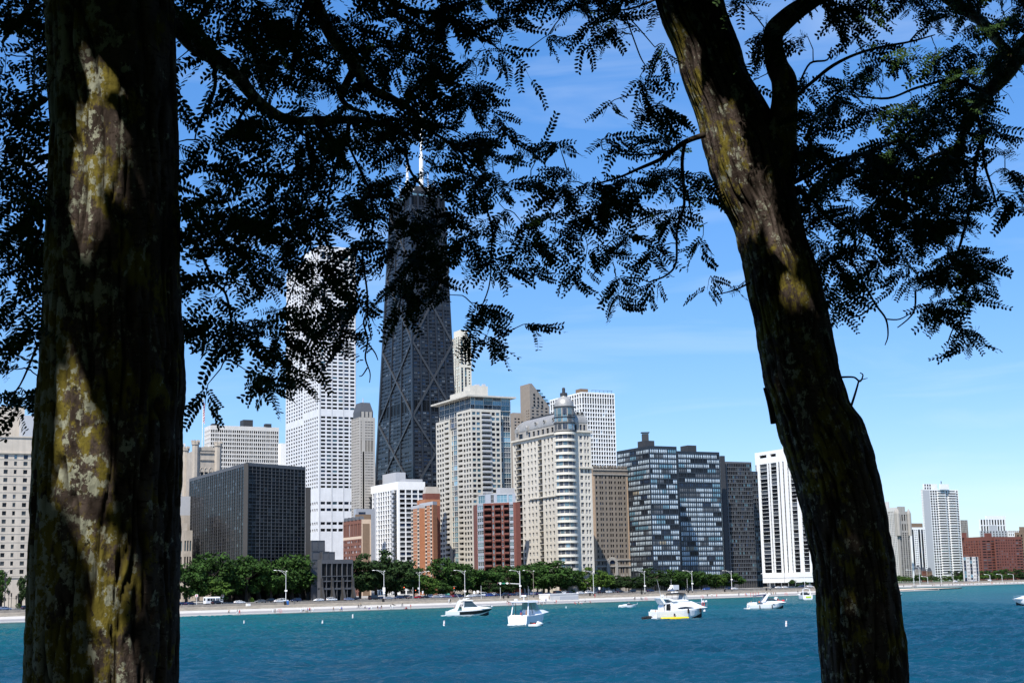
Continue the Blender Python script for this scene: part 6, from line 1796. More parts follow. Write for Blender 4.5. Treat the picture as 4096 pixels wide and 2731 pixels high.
# signal mast
M_BLK = mat('signal_black', (.01, .01, .01), .6, 0)
M_GREEN = mat('sign_green', (.01, .16, .09), .6, 0)
def signal_mast():
    P = on(2081, 60, 2.36); H = zat(2081, 2281, P.y) - 2.36
    t = thing('traffic_signal', 'pale traffic signal mast with a long arm carrying signs to the left', 'traffic signal', P)
    mb = MB(); mb.tube([(0, 0, 0), (0, 0, H)], [.24, .13], 10); mb.build('pole', M_GALV, t)
    za = zat(2081, 2334, P.y) - 2.36; w_ = 90 / FPX * P.y
    mb = MB(); mb.tube([(0, 0, za), (-w_, 0, za + .7)], [.17, .09], 8); mb.build('mast_arm', M_GALV, t)
    for x, wd, hh, m_, tx in ((-w_ * .86, .35, .5, W_WHITE, None), (-w_ * .72, .75, .32, M_GREEN, 'CHESTNUT'), (-w_ * .56, .35, .4, W_WHITE, None)):
        mb = MB(); mb.obox((x, -.22, za + .4), (wd, 0, 0), (0, .02, 0), (0, 0, hh)); mb.build('sign_plate', m_, t)
    for x in (-w_ * .45, -w_ * .98):
        mb = MB(); mb.obox((x, -.05, za + .2), (.2, 0, 0), (0, .15, 0), (0, 0, .6)); s_ = mb.build('signal_head', M_BLK, t)
        for k, m_ in enumerate((M_RED, F_DARK, F_DARK)):
            mb = MB(); mb.tube([(x, -.2, za + .58 - k * .38), (x, -.24, za + .58 - k * .38)], [.13, .13], 10); mb.build('lens', m_, s_)
    mb = MB()
    for z0, k in ((H - .6, 1), (H - 1.9, .78)): mb.tube([(0, 0, z0), (-1.5, 0, H - .1), (-4 * k, 0, H + .25 * k)], [.06, .05, .045], 6)
    mb.build('lamp_arm', M_GALV, t)
    mb = MB(); mb.obox((-4.5, 0, H + .25), (.5, 0, 0), (0, .2, 0), (0, 0, .1)); mb.build('lamp_head', W_WHITE, t)
    mb = MB(); mb.obox((.1, -.25, 5.5), (.5, 0, 0), (0, .15, 0), (0, 0, .35)); mb.build('cabinet', W_WHITE, t)
signal_mast()
def slim_pole(u, p, vtop, label, cap=None, z=2.4, m=None, name='pole_post', cat='pole', capz=None):
    P = on(u, p, z); H = zat(u, vtop, P.y) - z
    t = thing(name, label, cat, P); m = m or M_GALV
    mb = MB(); mb.tube([(0, 0, 0), (0, 0, H)], [.10, .07], 7); mb.build('post', m, t)
    if cap: cap(t, H)
    return t
M_EMR = bpy.data.materials.new('signal_lit_red'); M_EMR.use_nodes = True
_b = M_EMR.node_tree.nodes['Principled BSDF']; _b.inputs['Base Color'].default_value = (.6, .05, .01, 1); _b.inputs['Emission Color'].default_value = (1, .12, .03, 1); _b.inputs['Emission Strength'].default_value = 3
def sig(lit=0):
    def f(t, H):
        mb = MB(); mb.obox((0, -.15, H - .7), (.25, 0, 0), (0, .18, 0), (0, 0, .75)); s_ = mb.build('signal_head', M_BLK, t)
        for k in range(3):
            mb = MB(); mb.tube([(0, -.33, H - .25 - k * .45), (0, -.38, H - .25 - k * .45)], [.16, .16], 10); mb.build('lens', M_EMR if k == lit else F_DARK, s_)
    return f
def board(w, h, m, extra=None, dz=0):
    def f(t, H):
        mb = MB(); mb.obox((0, -.1, H - h + dz), (w, 0, 0), (0, .02, 0), (0, 0, h)); s_ = mb.build('sign_board', m, t)
        if extra: extra(s_, H - h + dz)
    return f
def noentry(s_, z):
    mb = MB(); mb.tube([(0, -.13, z), (0, -.15, z)], [.36, .36], 20); mb.build('red_disc', mat('sign_red', (.4, .012, .02), .6, 0), s_)
    mb = MB(); mb.obox((0, -.17, z), (.26, 0, 0), (0, .01, 0), (0, 0, .06)); mb.build('white_bar', W_WHITE, s_)
slim_pole(786, 64, 2376, 'no entry sign left of the white shuttle bus', board(.5, .5, W_WHITE, noentry), name='no_entry_sign', cat='sign')
slim_pole(891, 112, 2376, 'no entry sign right of the white shuttle bus', board(.55, .55, W_WHITE, noentry), name='no_entry_sign', cat='sign', z=3.18)
slim_pole(1617, 112, 2346, 'lit traffic light below the dark trees right of the speed sign', sig(0), name='traffic_light', cat='traffic light', m=M_BLK, z=3.18)
slim_pole(1663, 112, 2354, 'lit traffic light left of the double armed lamp', sig(1), name='traffic_light', cat='traffic light', m=M_BLK, z=3.18)
slim_pole(1817, 112, 2348, 'traffic light at the left end of the rubble stone wall', sig(0), name='traffic_light', cat='traffic light', m=M_BLK, z=3.18)
slim_pole(1674, 112, 2348, 'white arrow sign under the double armed lamp', board(.35, .45, W_WHITE), name='road_sign', cat='sign', z=3.18)
slim_pole(1691, 112, 2362, 'white square sign right of the double armed lamp', board(.4, .7, W_WHITE), name='road_sign', cat='sign', z=3.18)
slim_pole(1789, 112, 2372, 'green sign board above the white sport utility car', board(1.2, .9, mat('sign_teal', (.08, .30, .24), .6, 0)), name='road_sign', cat='sign', z=3.18)
slim_pole(1897, 112, 2362, 'white sign before the rubble stone wall, left one', board(.45, .75, W_WHITE), name='road_sign', cat='sign', z=3.18)
slim_pole(1911, 112, 2360, 'white sign before the rubble stone wall, right one', board(.5, .6, W_WHITE), name='road_sign', cat='sign', z=3.18)
slim_pole(2398, 112, 2347, 'white diamond sign on a pole by the bright green trees', board(.5, .6, W_WHITE), name='road_sign', cat='sign', z=3.18)
slim_pole(2241, 112, 2358, 'orange diamond sign among the limestone arcade shrubs', board(.5, .5, mat('sign_orange', (.6, .2, .02), .6, 0)), name='road_sign', cat='sign', z=3.18)
slim_pole(1652, 64, 2347, 'slim grey pole above the promenade, right of the red lit signal')
slim_pole(1925, 61, 2341, 'slim pale pole right of the black and white cruiser aerial')
slim_pole(2002, 61, 2348, 'slim pale pole left of the two black bins')
slim_pole(3140, 112, 2284, 'dark utility pole before the white podium', z=3.18, m=M_POLED)
slim_pole(2686, 112, 2315, 'grey pole with side arm behind the box truck', z=3.18)
slim_pole(2750, 112, 2312, 'grey pole with thin arm right of the box truck', z=3.18)
def globe(t, H):
    mb = MB(); mb.lathe((0, 0, H), [(0, -.1), (.3, .05), (.4, .35), (.3, .65), (0, .75)], 12); mb.build('globe', W_WHITE, t, smooth=True)
slim_pole(1380, 114, 2362, 'white globe lamp before the podium piers', globe, m=M_POLED, name='globe_lamp', cat='lamp', z=3.18)
def left_signals():
    P = on(17, 112, 2.9); H = zat(17, 2285, P.y) - 2.9
    t = thing('signal_gantry', 'black signal poles and curved arm lamp before the cream hotel', 'traffic signal', P)
    mb = MB(); mb.tube([(0, 0, 0), (0, 0, H)], [.2, .15], 8); mb.build('pole', M_POLED, t)
    mb = MB(); mb.tube([(0, 0, H - 1), (1.5, 0, H + .4), (3.6, 0, H + .9)], [.08, .07, .05], 6); mb.build('lamp_arm', M_POLED, t)
    mb = MB(); mb.obox((.1, 0, H - 3), (.5, 0, 0), (0, .3, 0), (0, 0, .6)); mb.build('cabinet', M_BLK, t)
    for x, h_ in ((1.4, 7), (2.4, 6.4), (4.3, 5.4), (5.0, 6)):
        mb = MB(); mb.tube([(x, .5, 0), (x, .5, h_)], [.12, .1], 6); q_ = mb.build('post', M_POLED, t)
        mb = MB(); mb.obox((x, .3, h_ - .8), (.22, 0, 0), (0, .2, 0), (0, 0, .7)); mb.build('signal_head', M_BLK, q_)
    for z in (1.0, 4.2): mb = MB(); mb.tube([(0, .5, z), (6, .5, z)], [.07, .07], 6); mb.build('cross_bar', M_POLED, t)
left_signals()
# bins, benches, ladders, buoys, kiosk
def bin_(u, label, m, p=57, z=2.36):
    P = on(u, p, z); t = thing('litter_bin', label, 'bin', P, 0, 'litter bins on the promenade steps')
    mb = MB(); mb.lathe((0, 0, 0), [(0, 0), (.42, 0), (.5, 1.15), (.5, 1.2), (.4, 1.2)], 12); mb.build('drum', m, t)
    mb = MB(); mb.lathe((0, 0, 1.2), [(.52, 0), (.52, .1), (.3, .35), (0, .38)], 12); mb.build('lid', m, t)
M_BINB = mat('bin_blue', (.01, .1, .35), .5, 0)
bin_(1151, 'bright blue bin at the foot of the first lone lamp post', M_BINB)
for u, lab in ((1140, 'black bin touching the bright blue bin'), (1532, 'black bin at the foot of the speed limit lamp'), (2014, 'black bin, left one of two below the pavilion'), (2033, 'larger black bin, right one of two below the pavilion'), (2360, 'black bin beside the person in red at the lamp'), (2567, 'black bin left of the lamp above the flybridge yacht'), (2753, 'black bin above the flybridge yacht canopy'), (2899, 'black bin left of the lamp before the bronze block'), (3066, 'black bin before the glazed arcade panels')):
    bin_(u, lab, M_BLK)
M_RAILR = mat('rail_red', (.45, .03, .02), .5, 0)
def ladder(u, label, p=.8):
    P = on(u, p, .42); t = thing('water_ladder', label, 'ladder', P, HEAD45, 'red ladders on the seawall')
    for s in (-.4, .4):
        mb = MB(); mb.tube([(s, .5, 0), (s, .5, 1.0), (s, .2, 1.25), (s, -.5, 1.1), (s, -.75, .3), (s, -.75, -.6)], [.05] * 6, 6); mb.build('rail', M_RAILR, t)
    for z in (-.3, 0, .3): mb = MB(); mb.tube([(-.4, -.75, z), (.4, -.75, z)], [.04, .04], 5); mb.build('rung', M_RAILR, t)
for u, lab in ((1119, 'red ladder right of the pair in white and black'), (2583, 'red ladder above the small bowrider'), (2809, 'red ladder above the flybridge yacht bow'), (3144, 'red ladder above the cruiser with people on its bow'), (2034, 'thin red ladder above the stern view cruiser')): ladder(u, lab)
def red_rail():
    P = on(3018, 2, .45); t = thing('guard_rail', 'low red guard rail above the cruiser with a blue canopy', 'railing', P, HEAD45)
    for x in (-3.2, -1, 1.2, 3.6): mb = MB(); mb.tube([(x, 0, 0), (x, 0, 2.0)], [.09, .09], 6); mb.build('post', M_RAILR, t)
    mb = MB(); mb.tube([(-3.2, 0, 1.5), (3.6, 0, 1.5)], [.05, .05], 6); mb.build('bar', M_RAILR, t)
red_rail()
M_ORANGE = mat('mark_orange', (.7, .12, .02), .6, 0)
def buoy(u, vb, h, label, lean=0):
    d = CAM_H * FPX / (vb - px((0, 1e6, CAM_H))[1] - -.0204 * (u - UC) * -1) if False else None
    P = atz(u, vb, 0.0); H = h / FPX * P.y
    t = thing('marker_buoy', label, 'buoy', P, 0, 'white marker buoys'); t.rotation_euler = (0, lean, 0)
    r = H * .17
    mb = MB(); mb.lathe((0, 0, -.3), [(0, 0), (r, .02), (r, H * .62 + .3), (r * .82, H * .66 + .3), (r * .82, H * .86 + .3), (r, H * .88 + .3), (r, H + .26), (r * .8, H + .3), (0, H + .3)], 14); mb.build('float', W_WHITE, t)
    if h > 12:
        mb = MB(); mb.lathe((0, 0, H * .9), [(r * 1.01, 0), (r * 1.02, H * .04)], 14); mb.build('band', M_ORANGE, t)
        mb = MB()
        for j in range(10):
            a0, a1 = j * .628, (j + 1) * .628
            f = lambda a, k: (k * r * .7 * math.cos(a), -math.sqrt(max(0, r * r - (k * r * .7 * math.cos(a)) ** 2)) - .012, H * .4 + k * r * .9 * math.sin(a))
            mb.poly([f(a0, .7), f(a0, 1), f(a1, 1), f(a1, .7)])
        mb.build('ring_mark', M_RAILR, t)
for u, vb, h, lab, ln in ((976, 2495, 14, 'white marker buoy nearest the big left trunk', 0), (1289, 2499, 18, 'white marker buoy in open water below the white sedan', .08), (1411, 2472, 16, 'white marker buoy closest to the cyclists', 0), (1776, 2503, 21, 'white marker buoy with red ring below the black and white cruiser', .06), (2264, 2433, 9, 'small white marker buoy below the white concrete kiosk', .1), (3145, 2505, 22, 'white marker buoy left of the leaning trunk', .05), (3147, 2399, 6, 'tiny white float between the bow party cruiser and the stern view boat', 0), (3658, 2363, 5, 'tiny white float at the bathing platform, left one', 0), (3754, 2359, 5, 'tiny white float at the platform tip', 0), (3830, 2354, 5, 'tiny white float right of the platform tip', 0)):
    buoy(u, vb, h, lab, ln)
def kiosk():
    a, c = on(2200, 44, .9), on(2314, 44, .9); zt = 2.36 + 1.35
    t = thing('concrete_kiosk', 'white rendered concrete block standing out from the promenade steps', 'kiosk', (a + c) / 2)
    e = (c - a).normalized(); n = Vector((e.y, -e.x, 0)); o = t.location; Ln = (c - a).length
    mb = MB(); mb.obox(Vector((0, 0, (zt - .9) / 2)) - n * 3.5, e * Ln / 2, n * 3.5, (0, 0, (zt - .9) / 2)); mb.build('block', W_GRID, t)
    mb = MB(); mb.obox(Vector((0, 0, zt - .9 + .1)) - n * 3.5, e * (Ln / 2 + .15), n * 3.65, (0, 0, .12)); mb.build('coping', W_WHITE, t)
    mb = MB(); mb.obox(Vector((0, 0, .9)) + e * Ln * .16 + n * .06, e * Ln * .33, n * .08, (0, 0, .85)); mb.build('front_panel', W_GREYP, t)
kiosk()
for u, lab in ((993, 'white stone block on the steps below the white sedan'), (2692, 'white box on the parapet left of another below the box truck'), (2706, 'white box on the parapet, right one below the box truck')):
    P = on(u, 58, 2.36); mb = MB(); mb.obox((0, 0, .45), S45 * .8, N45 * .5, (0, 0, .45)); o = mb.build('stone_block', W_WHITE); o.location = P; tag(o, lab, 'block')

# ---------------------------------------------------------------- people
SKINS = [mat('skin_a', (.42, .24, .16), .6, 0), mat('skin_b', (.28, .15, .09), .6, 0), mat('skin_c', (.12, .06, .04), .6, 0)]
HAIR = [mat('hair_dark', (.02, .014, .01), .7, 0), mat('hair_brown', (.09, .05, .025), .7, 0), mat('hair_blond', (.30, .2, .09), .7, 0)]
CL = {k: mat('cloth_' + k, v, .9, .08) for k, v in dict(white=(.72, .72, .73), black=(.012, .012, .014), red=(.42, .02, .03), blue=(.03, .08, .38), navy=(.015, .025, .08), grey=(.16, .16, .17), pink=(.5, .18, .2), purple=(.14, .06, .3), tan=(.38, .27, .17), lblue=(.25, .42, .65), orange=(.65, .16, .03), skin=(.42, .24, .16)).items()}
def human(pose):
    "one continuous skinned body facing +x, 1.75 m tall, feet on z=0; material slots skin, hair, top, bottom, shoes"
    V, E, Rr, reg = [], [], [], []
    def add(p, r, par, rg):
        V.append(p); Rr.append(r); reg.append(rg)
        if par is not None: E.append((par, len(V) - 1))
        return len(V) - 1
    hz = dict(stand=.93, walk=.91, run=.92, sit=.12, ride=1.0, lie=.16)[pose]
    lean = dict(stand=0, walk=.05, run=.16, sit=-.12, ride=.55, lie=-1.1)[pose]
    up = Vector((math.sin(lean), 0, math.cos(lean)))
    pel = Vector((0, 0, hz)); pv = add(pel, .135, None, 'b')
    wa = add(pel + up * .2, .12, pv, 't'); ch = add(pel + up * .42, .145, wa, 't'); nk = add(pel + up * .57, .06, ch, 's')
    hup = Vector((math.sin(lean * .35), 0, math.cos(lean * .35)))
    hd = add(pel + up * .57 + hup * .12 + Vector((.02, 0, 0)), .095, nk, 's'); tp = add(pel + up * .57 + hup * .23 + Vector((.01, 0, 0)), .085, hd, 'h')
    leg = dict(stand=((.02, 0), (-.02, 0)), walk=((.42, -.1), (-.32, -.5)), run=((.8, -.9), (-.45, -1.3)), sit=((1.45, -.9), (1.55, -1.1)), ride=((1.15, -1.3), (.55, -.9)), lie=((1.5, -.05), (1.9, -1.2)))[pose]
    arm = dict(stand=((.05, .12), (-.05, .15)), walk=((-.4, .3), (.35, .4)), run=((-.8, 1.4), (.6, 1.5)), sit=((-.6, .1), (.5, .9)), ride=((.95, .25), (.95, .25)), lie=((-.7, .1), (-.7, .1)))[pose]
    for s, (h, k), (sh, el) in ((-1, leg[0], arm[1]), (1, leg[1], arm[0])):
        hp = add(pel + Vector((0, s * .10, -.06)), .10, pv, 'b')
        kd = Vector((math.sin(h), 0, -math.cos(h))); kn = add(V[hp] + kd * .42, .062, hp, 'k')
        ad_ = Vector((math.sin(h + k), 0, -math.cos(h + k))); an = add(V[kn] + ad_ * .41, .04, kn, 's')
        add(V[an] + Vector((math.cos(h + k) * .16, 0, math.sin(h + k) * .16 - .03)), .035, an, 'f')
        shp = add(V[ch] + up * .07 + Vector((0, s * .17, 0)), .06, ch, 't')
        a1 = sh + lean * .3; ed = Vector((math.sin(a1), s * .14, -math.cos(a1))).normalized(); eb = add(V[shp] + ed * .29, .043, shp, 'a')
        a2 = a1 + el; wd = Vector((math.sin(a2), s * .02, -math.cos(a2))).normalized(); wr = add(V[eb] + wd * .25, .03, eb, 's')
        add(V[wr] + wd * .14, .032, wr, 's')
    me = bpy.data.meshes.new('person'); me.from_pydata([tuple(v) for v in V], E, [])
    o = bpy.data.objects.new('person', me); COL.objects.link(o)
    m = o.modifiers.new('skin', 'SKIN'); m.use_smooth_shade = True
    for i, sv in enumerate(me.skin_vertices[0].data):
        sv.radius = (Rr[i], Rr[i]); sv.use_root = i == 0
    sb = o.modifiers.new('sub', 'SUBSURF'); sb.levels = 1; sb.render_levels = 1
    dg = bpy.context.evaluated_depsgraph_get(); me2 = bpy.data.meshes.new_from_object(o.evaluated_get(dg))
    bpy.data.objects.remove(o); me2.name = 'person_' + pose
    for k in (SKINS[0], HAIR[0], CL['white'], CL['black'], F_DARK): me2.materials.append(k)
    idx = dict(s=0, h=1, t=2, a=2, b=3, k=3, f=4)
    segs = [(V[a], V[b_], reg[a], reg[b_]) for a, b_ in E]
    for po in me2.polygons:
        c = po.center; best = 1e9; rg = 's'
        for a, b_, ra, rb in segs:
            ab = b_ - a; t = max(0, min(1, (c - a).dot(ab) / max(1e-9, ab.length_squared)))
            dd = (a + ab * t - c).length
            if dd < best: best = dd; rg = ra if t < .5 else rb
        po.material_index = idx[rg]; po.use_smooth = True
        if rg in 's' and (c - V[hd]).length < .13 and c.x < V[hd].x - .03: po.material_index = 1
    return me2
POSES = {p: human(p) for p in ('stand', 'walk', 'run', 'sit', 'ride', 'lie')}
def person(P, pose, top, bottom, label, rz=0.0, s=1.0, group=None, skin=None, hair=None):
    o = bpy.data.objects.new('person', POSES[pose]); COL.objects.link(o)
    o.location = P; o.rotation_euler = (0, 0, rz); o.scale = (s, s, s)
    sk = skin or random.choice(SKINS[:2] + [SKINS[0]])
    for i, m in enumerate((sk, hair or random.choice(HAIR), sk if top == 'skin' else CL[top], sk if bottom == 'skin' else CL[bottom], CL['white'] if random.random() < .4 else F_DARK)):
        o.material_slots[i].link = 'OBJECT'; o.material_slots[i].material = m
    tag(o, label, 'person', group)
    return o
PEOPLE = [ # u, v of feet, pose, top, bottom, faces right?, label
 (915, 2456, 'run', 'skin', 'black', 1, 'bare chested runner in black shorts near the big left trunk'),
 (949, 2457, 'walk', 'grey', 'white', 1, 'walker with grey top and white shorts beside a woman in red'),
 (958, 2457, 'walk', 'red', 'red', 1, 'woman in a long red dress walking beside a man in grey'),
 (1092, 2452, 'walk', 'white', 'white', -1, 'walker all in white left of a woman in black'),
 (1100, 2452, 'stand', 'black', 'black', 1, 'woman in a long black dress left of the red ladder'),
 (1204, 2449, 'walk', 'white', 'white', 1, 'walker in white, leftmost of the group before the white taxi'),
 (1213, 2449, 'walk', 'white', 'black', 1, 'walker in white top and black trousers next to one in white'),
 (1231, 2449, 'stand', 'purple', 'grey', -1, 'person in purple standing beside the brown dog'),
 (1239, 2449, 'walk', 'red', 'black', 1, 'man in a red shirt and dark shorts right of the dog walker'),
 (1253, 2448, 'walk', 'white', 'white', 1, 'walker in white right of the man in the red shirt'),
 (1334, 2446, 'walk', 'skin', 'grey', -1, 'bare chested man in grey shorts walking alone'),
 (1360, 2445, 'walk', 'white', 'tan', -1, 'walker in white just left of someone in blue'),
 (1367, 2445, 'walk', 'blue', 'navy', -1, 'walker in a bright blue shirt left of the cyclists'),
 (1477, 2440, 'walk', 'white', 'purple', -1, 'walker in purple shorts right of the cyclists'),
 (1487, 2440, 'walk', 'white', 'white', 1, 'walker all in white right of the one in purple shorts'),
 (1511, 2439, 'walk', 'black', 'skin', -1, 'walker in black top left of the close pair below the black van'),
 (1520, 2437, 'walk', 'white', 'purple', -1, 'walker in white top, left of a close pair below the black van'),
 (1526, 2437, 'walk', 'black', 'skin', 1, 'walker in black, right of a close pair below the black van'),
 (1563, 2436, 'stand', 'black', 'white', 1, 'person in black top standing beside a woman in white'),
 (1570, 2436, 'walk', 'white', 'white', 1, 'woman in a white dress below the speed limit lamp'),
 (1643, 2435, 'stand', 'red', 'tan', 1, 'woman in dark red right of the red handcycle'),
 (1797, 2413, 'walk', 'white', 'white', 1, 'person in white, left of the pair on the upper slope'),
 (1801, 2413, 'walk', 'black', 'black', 1, 'person in black, right of the pair on the upper slope'),
 (2050, 2421, 'walk', 'black', 'grey', 1, 'walker in black between the two nearest cruisers'),
 (2114, 2399, 'stand', 'black', 'tan', 1, 'person in black standing on the slope above the stern view cruiser'),
 (2153, 2416, 'walk', 'pink', 'black', 1, 'walker in pink top and black leggings near the white kiosk'),
 (2169, 2416, 'stand', 'white', 'navy', 1, 'person in white top, middle of the group left of the kiosk'),
 (2180, 2416, 'walk', 'white', 'black', -1, 'person in white top and black shorts left of the kiosk'),
 (2184, 2408, 'walk', 'blue', 'navy', 1, 'person in blue farther up the slope left of the kiosk'),
 (2197, 2398, 'stand', 'skin', 'black', 1, 'bare chested man leaning by the left end of the kiosk'),
 (2220, 2415, 'stand', 'white', 'grey', 1, 'person in white and grey before the kiosk'),
 (2225, 2415, 'stand', 'red', 'pink', 1, 'person in red before the kiosk'),
 (2341, 2410, 'walk', 'white', 'black', -1, 'person in white top and black trousers right of the kiosk'),
 (2380, 2391, 'stand', 'red', 'red', 1, 'person in red standing at the foot of the lamp'),
 (2536, 2400, 'walk', 'white', 'grey', 1, 'walker in white, left of a pair above the bowrider'),
 (2540, 2400, 'walk', 'black', 'black', 1, 'walker in black, right of a pair above the bowrider'),
 (2565, 2401, 'walk', 'grey', 'navy', -1, 'walker in grey, left of a pair left of the yacht'),
 (2569, 2401, 'walk', 'white', 'grey', -1, 'walker in white, right of a pair left of the yacht'),
 (2830, 2388, 'walk', 'black', 'black', 1, 'walker in black above the flybridge yacht bow'),
 (2848, 2387, 'stand', 'white', 'tan', 1, 'walker in white above the flybridge yacht bow'),
 (2867, 2388, 'walk', 'pink', 'red', 1, 'walker in pink and red right of the yacht bow'),
 (2956, 2385, 'stand', 'navy', 'navy', 1, 'person in navy left of the red guard rail'),
 (2982, 2385, 'walk', 'pink', 'tan', 1, 'person in pink beside one in pale blue'),
 (2986, 2385, 'walk', 'lblue', 'red', 1, 'person in pale blue top and red shorts'),
 (3063, 2380, 'walk', 'white', 'black', 1, 'person in white and black right of the red guard rail'),
 (3069, 2380, 'walk', 'black', 'tan', 1, 'person in black top right of the red guard rail'),
 (3085, 2380, 'walk', 'black', 'black', 1, 'leftmost of three walkers above the cruiser bow party'),
 (3094, 2380, 'walk', 'skin', 'tan', 1, 'bare chested middle one of three walkers above the bow party'),
 (3103, 2379, 'walk', 'grey', 'black', 1, 'rightmost of three walkers above the bow party'),
 (3192, 2372, 'walk', 'black', 'black', 1, 'walker in black above the stern view boat'),
]
def zprom(u, v):
    "solve the promenade point seen at (u, v)"
    z = .55
    for _ in range(3):
        P = atz(u, v, z)
        p = (P.y - P.x - 592) / 1.41421
        z = .44 if p < 6 else .45 + (p - 6) * .0050 if p < 39 else .62 + (p - 39) * .062 if p < 50 else min(2.36, 1.4 + (p - 50) * .17)
    P = atz(u, v, z)
    return P
for (u, v, pose, top, bot, hd, lab) in PEOPLE:
    person(zprom(u, v), pose, top, bot, lab, HEAD45 + (0 if hd > 0 else math.pi), random.uniform(.96, 1.08), 'people on the promenade')
for (u, v, pose, top, bot, lab) in ((1575, 2420, 'lie', 'black', 'black', 'person in black reclining on the slope below the speed limit lamp'), (2034, 2408, 'lie', 'black', 'black', 'person in black lying on the slope left of the stern view cruiser'), (2120, 2420, 'sit', 'red', 'black', 'person in red sitting on the seawall above the stern view cruiser'), (2164, 2417, 'sit', 'black', 'black', 'person in black squatting among the group left of the kiosk'), (2300, 2413, 'sit', 'red', 'red', 'person in red sitting on the seawall below the kiosk'),
                                    (2314, 2412, 'sit', 'black', 'tan', 'person sitting on the seawall right of the one in red'), (2324, 2412, 'sit', 'white', 'pink', 'person in white sitting on the seawall below the kiosk end'), (2361, 2410, 'sit', 'red', 'black', 'person in red sitting beside a dark bag'), (1819, 2433, 'sit', 'skin', 'black', 'bare chested person sitting on the seawall behind the cruiser stern')):
    person(zprom(u, v), pose, top, bot, lab, HEAD45 - (1.57 if pose == 'sit' else 0), 1.05, 'people resting on the promenade')
def bicycle(P, rz, label):
    t = thing('bicycle', label, 'bicycle', P, rz, 'bicycles on the promenade')
    for x in (-.52, .52):
        mb = MB(); mb.tube([(x + .34 * math.cos(a * .5236), 0, .34 + .34 * math.sin(a * .5236)) for a in range(13)], [.022] * 13, 5, caps=False); w_ = mb.build('wheel', M_TYRE, t)
        mb = MB(); [mb.tube([(x, 0, .34), (x + .33 * math.cos(a * 1.047), 0, .34 + .33 * math.sin(a * 1.047))], [.006] * 2, 4) for a in range(6)]; mb.build('spokes', M_GALV, w_)
    mb = MB()
    for a, c in (((-.52, .34), (-.1, .3)), ((-.52, .34), (-.2, .82)), ((-.1, .3), (-.22, .9)), ((-.2, .82), (.35, .85)), ((-.1, .3), (.37, .78)), ((.33, .95), (.52, .34))): mb.tube([(a[0], 0, a[1]), (c[0], 0, c[1])], [.022, .02], 6)
    mb.build('frame', CL['navy'], t)
    mb = MB(); mb.obox((-.22, 0, .93), (.13, 0, 0), (0, .06, 0), (0, 0, .03)); mb.build('saddle', M_BLK, t)
    mb = MB(); mb.tube([(.33, -.25, 1.0), (.36, 0, 1.02), (.33, .25, 1.0)], [.02] * 3, 6); mb.build('handlebar', M_BLK, t)
for (u, v, hd, top, bot, lab) in ((1434, 2432, -1, 'black', 'black', 'in black riding left, foremost of three'), (1443, 2428, -1, 'tan', 'black', 'in tan riding left, farthest of three'), (1460, 2436, -1, 'white', 'black', 'in white riding left, last of three'), (1609, 2427, 1, 'black', 'navy', 'in black riding right of the speed limit lamp')):
    P = zprom(u, v); rz = HEAD45 + (0 if hd > 0 else math.pi)
    bicycle(P, rz, 'bicycle of the cyclist ' + lab)
    person(P + Vector((math.cos(rz), math.sin(rz), 0)) * -.2, 'ride', top, bot, 'cyclist ' + lab, rz, 1, 'cyclists on the promenade')
def handcycle():
    P = zprom(1624, 2438); t = thing('handcycle', 'low red three wheeled handcycle near the woman in dark red', 'handcycle', P, HEAD45 + math.pi)
    for x, y in ((-.5, -.35), (-.5, .35), (.85, 0)):
        mb = MB(); mb.tube([(x + .3 * math.cos(a * .5236), y, .3 + .3 * math.sin(a * .5236)) for a in range(13)], [.025] * 13, 5, caps=False); mb.build('wheel', M_TYRE, t)
    mb = MB(); mb.tube([(-.5, 0, .35), (.3, 0, .3), (.85, 0, .35)], [.04] * 3, 6); mb.tube([(-.5, -.35, .3), (-.5, .35, .3)], [.03] * 2, 6); mb.build('frame', M_RAILR, t)
    mb = MB(); mb.obox((-.35, 0, .55), (.25, 0, .2), (0, .22, 0), (0, 0, .05)); mb.build('seat', M_BLK, t)
    person(P + Vector((0, 0, .28)), 'sit', 'red', 'black', 'person in red reclining on the low handcycle', HEAD45 + math.pi, 1)
handcycle()
def dog(P, label, rz):
    t = bpy.data.meshes.new('dog')
    V = [(0, 0, .42), (.25, 0, .44), (.42, 0, .58), (.55, 0, .60), (.66, 0, .57), (-.25, 0, .45), (-.42, 0, .58)]; E = [(0, 1), (1, 2), (2, 3), (3, 4), (0, 5), (5, 6)]; Rr = [.11, .13, .08, .08, .04, .11, .03]
    for x, s, k in ((.22, -1, .02), (.22, 1, .02), (-.24, -1, -.06), (-.24, 1, -.06)):
        a = len(V); V += [(x, s * .08, .34), (x + k, s * .08, .2), (x, s * .08, .03)]; E += [(1 if x > 0 else 5, a), (a, a + 1), (a + 1, a + 2)]; Rr += [.05, .035, .03]
    t.from_pydata(V, E, []); o = bpy.data.objects.new('dog', t); COL.objects.link(o); m = o.modifiers.new('skin', 'SKIN')
    for i, sv in enumerate(t.skin_vertices[0].data): sv.radius = (Rr[i],) * 2; sv.use_root = i == 0
    o.modifiers.new('sub', 'SUBSURF').levels = 1
    me = bpy.data.meshes.new_from_object(o.evaluated_get(bpy.context.evaluated_depsgraph_get())); bpy.data.objects.remove(o)
    me.materials.append(HAIR[2]); o = bpy.data.objects.new('dog', me); COL.objects.link(o); o.location = P; o.rotation_euler = (0, 0, rz); tag(o, label, 'dog')
dog(zprom(1226, 2449), 'brown dog walking beside the person in purple', HEAD45 + math.pi)
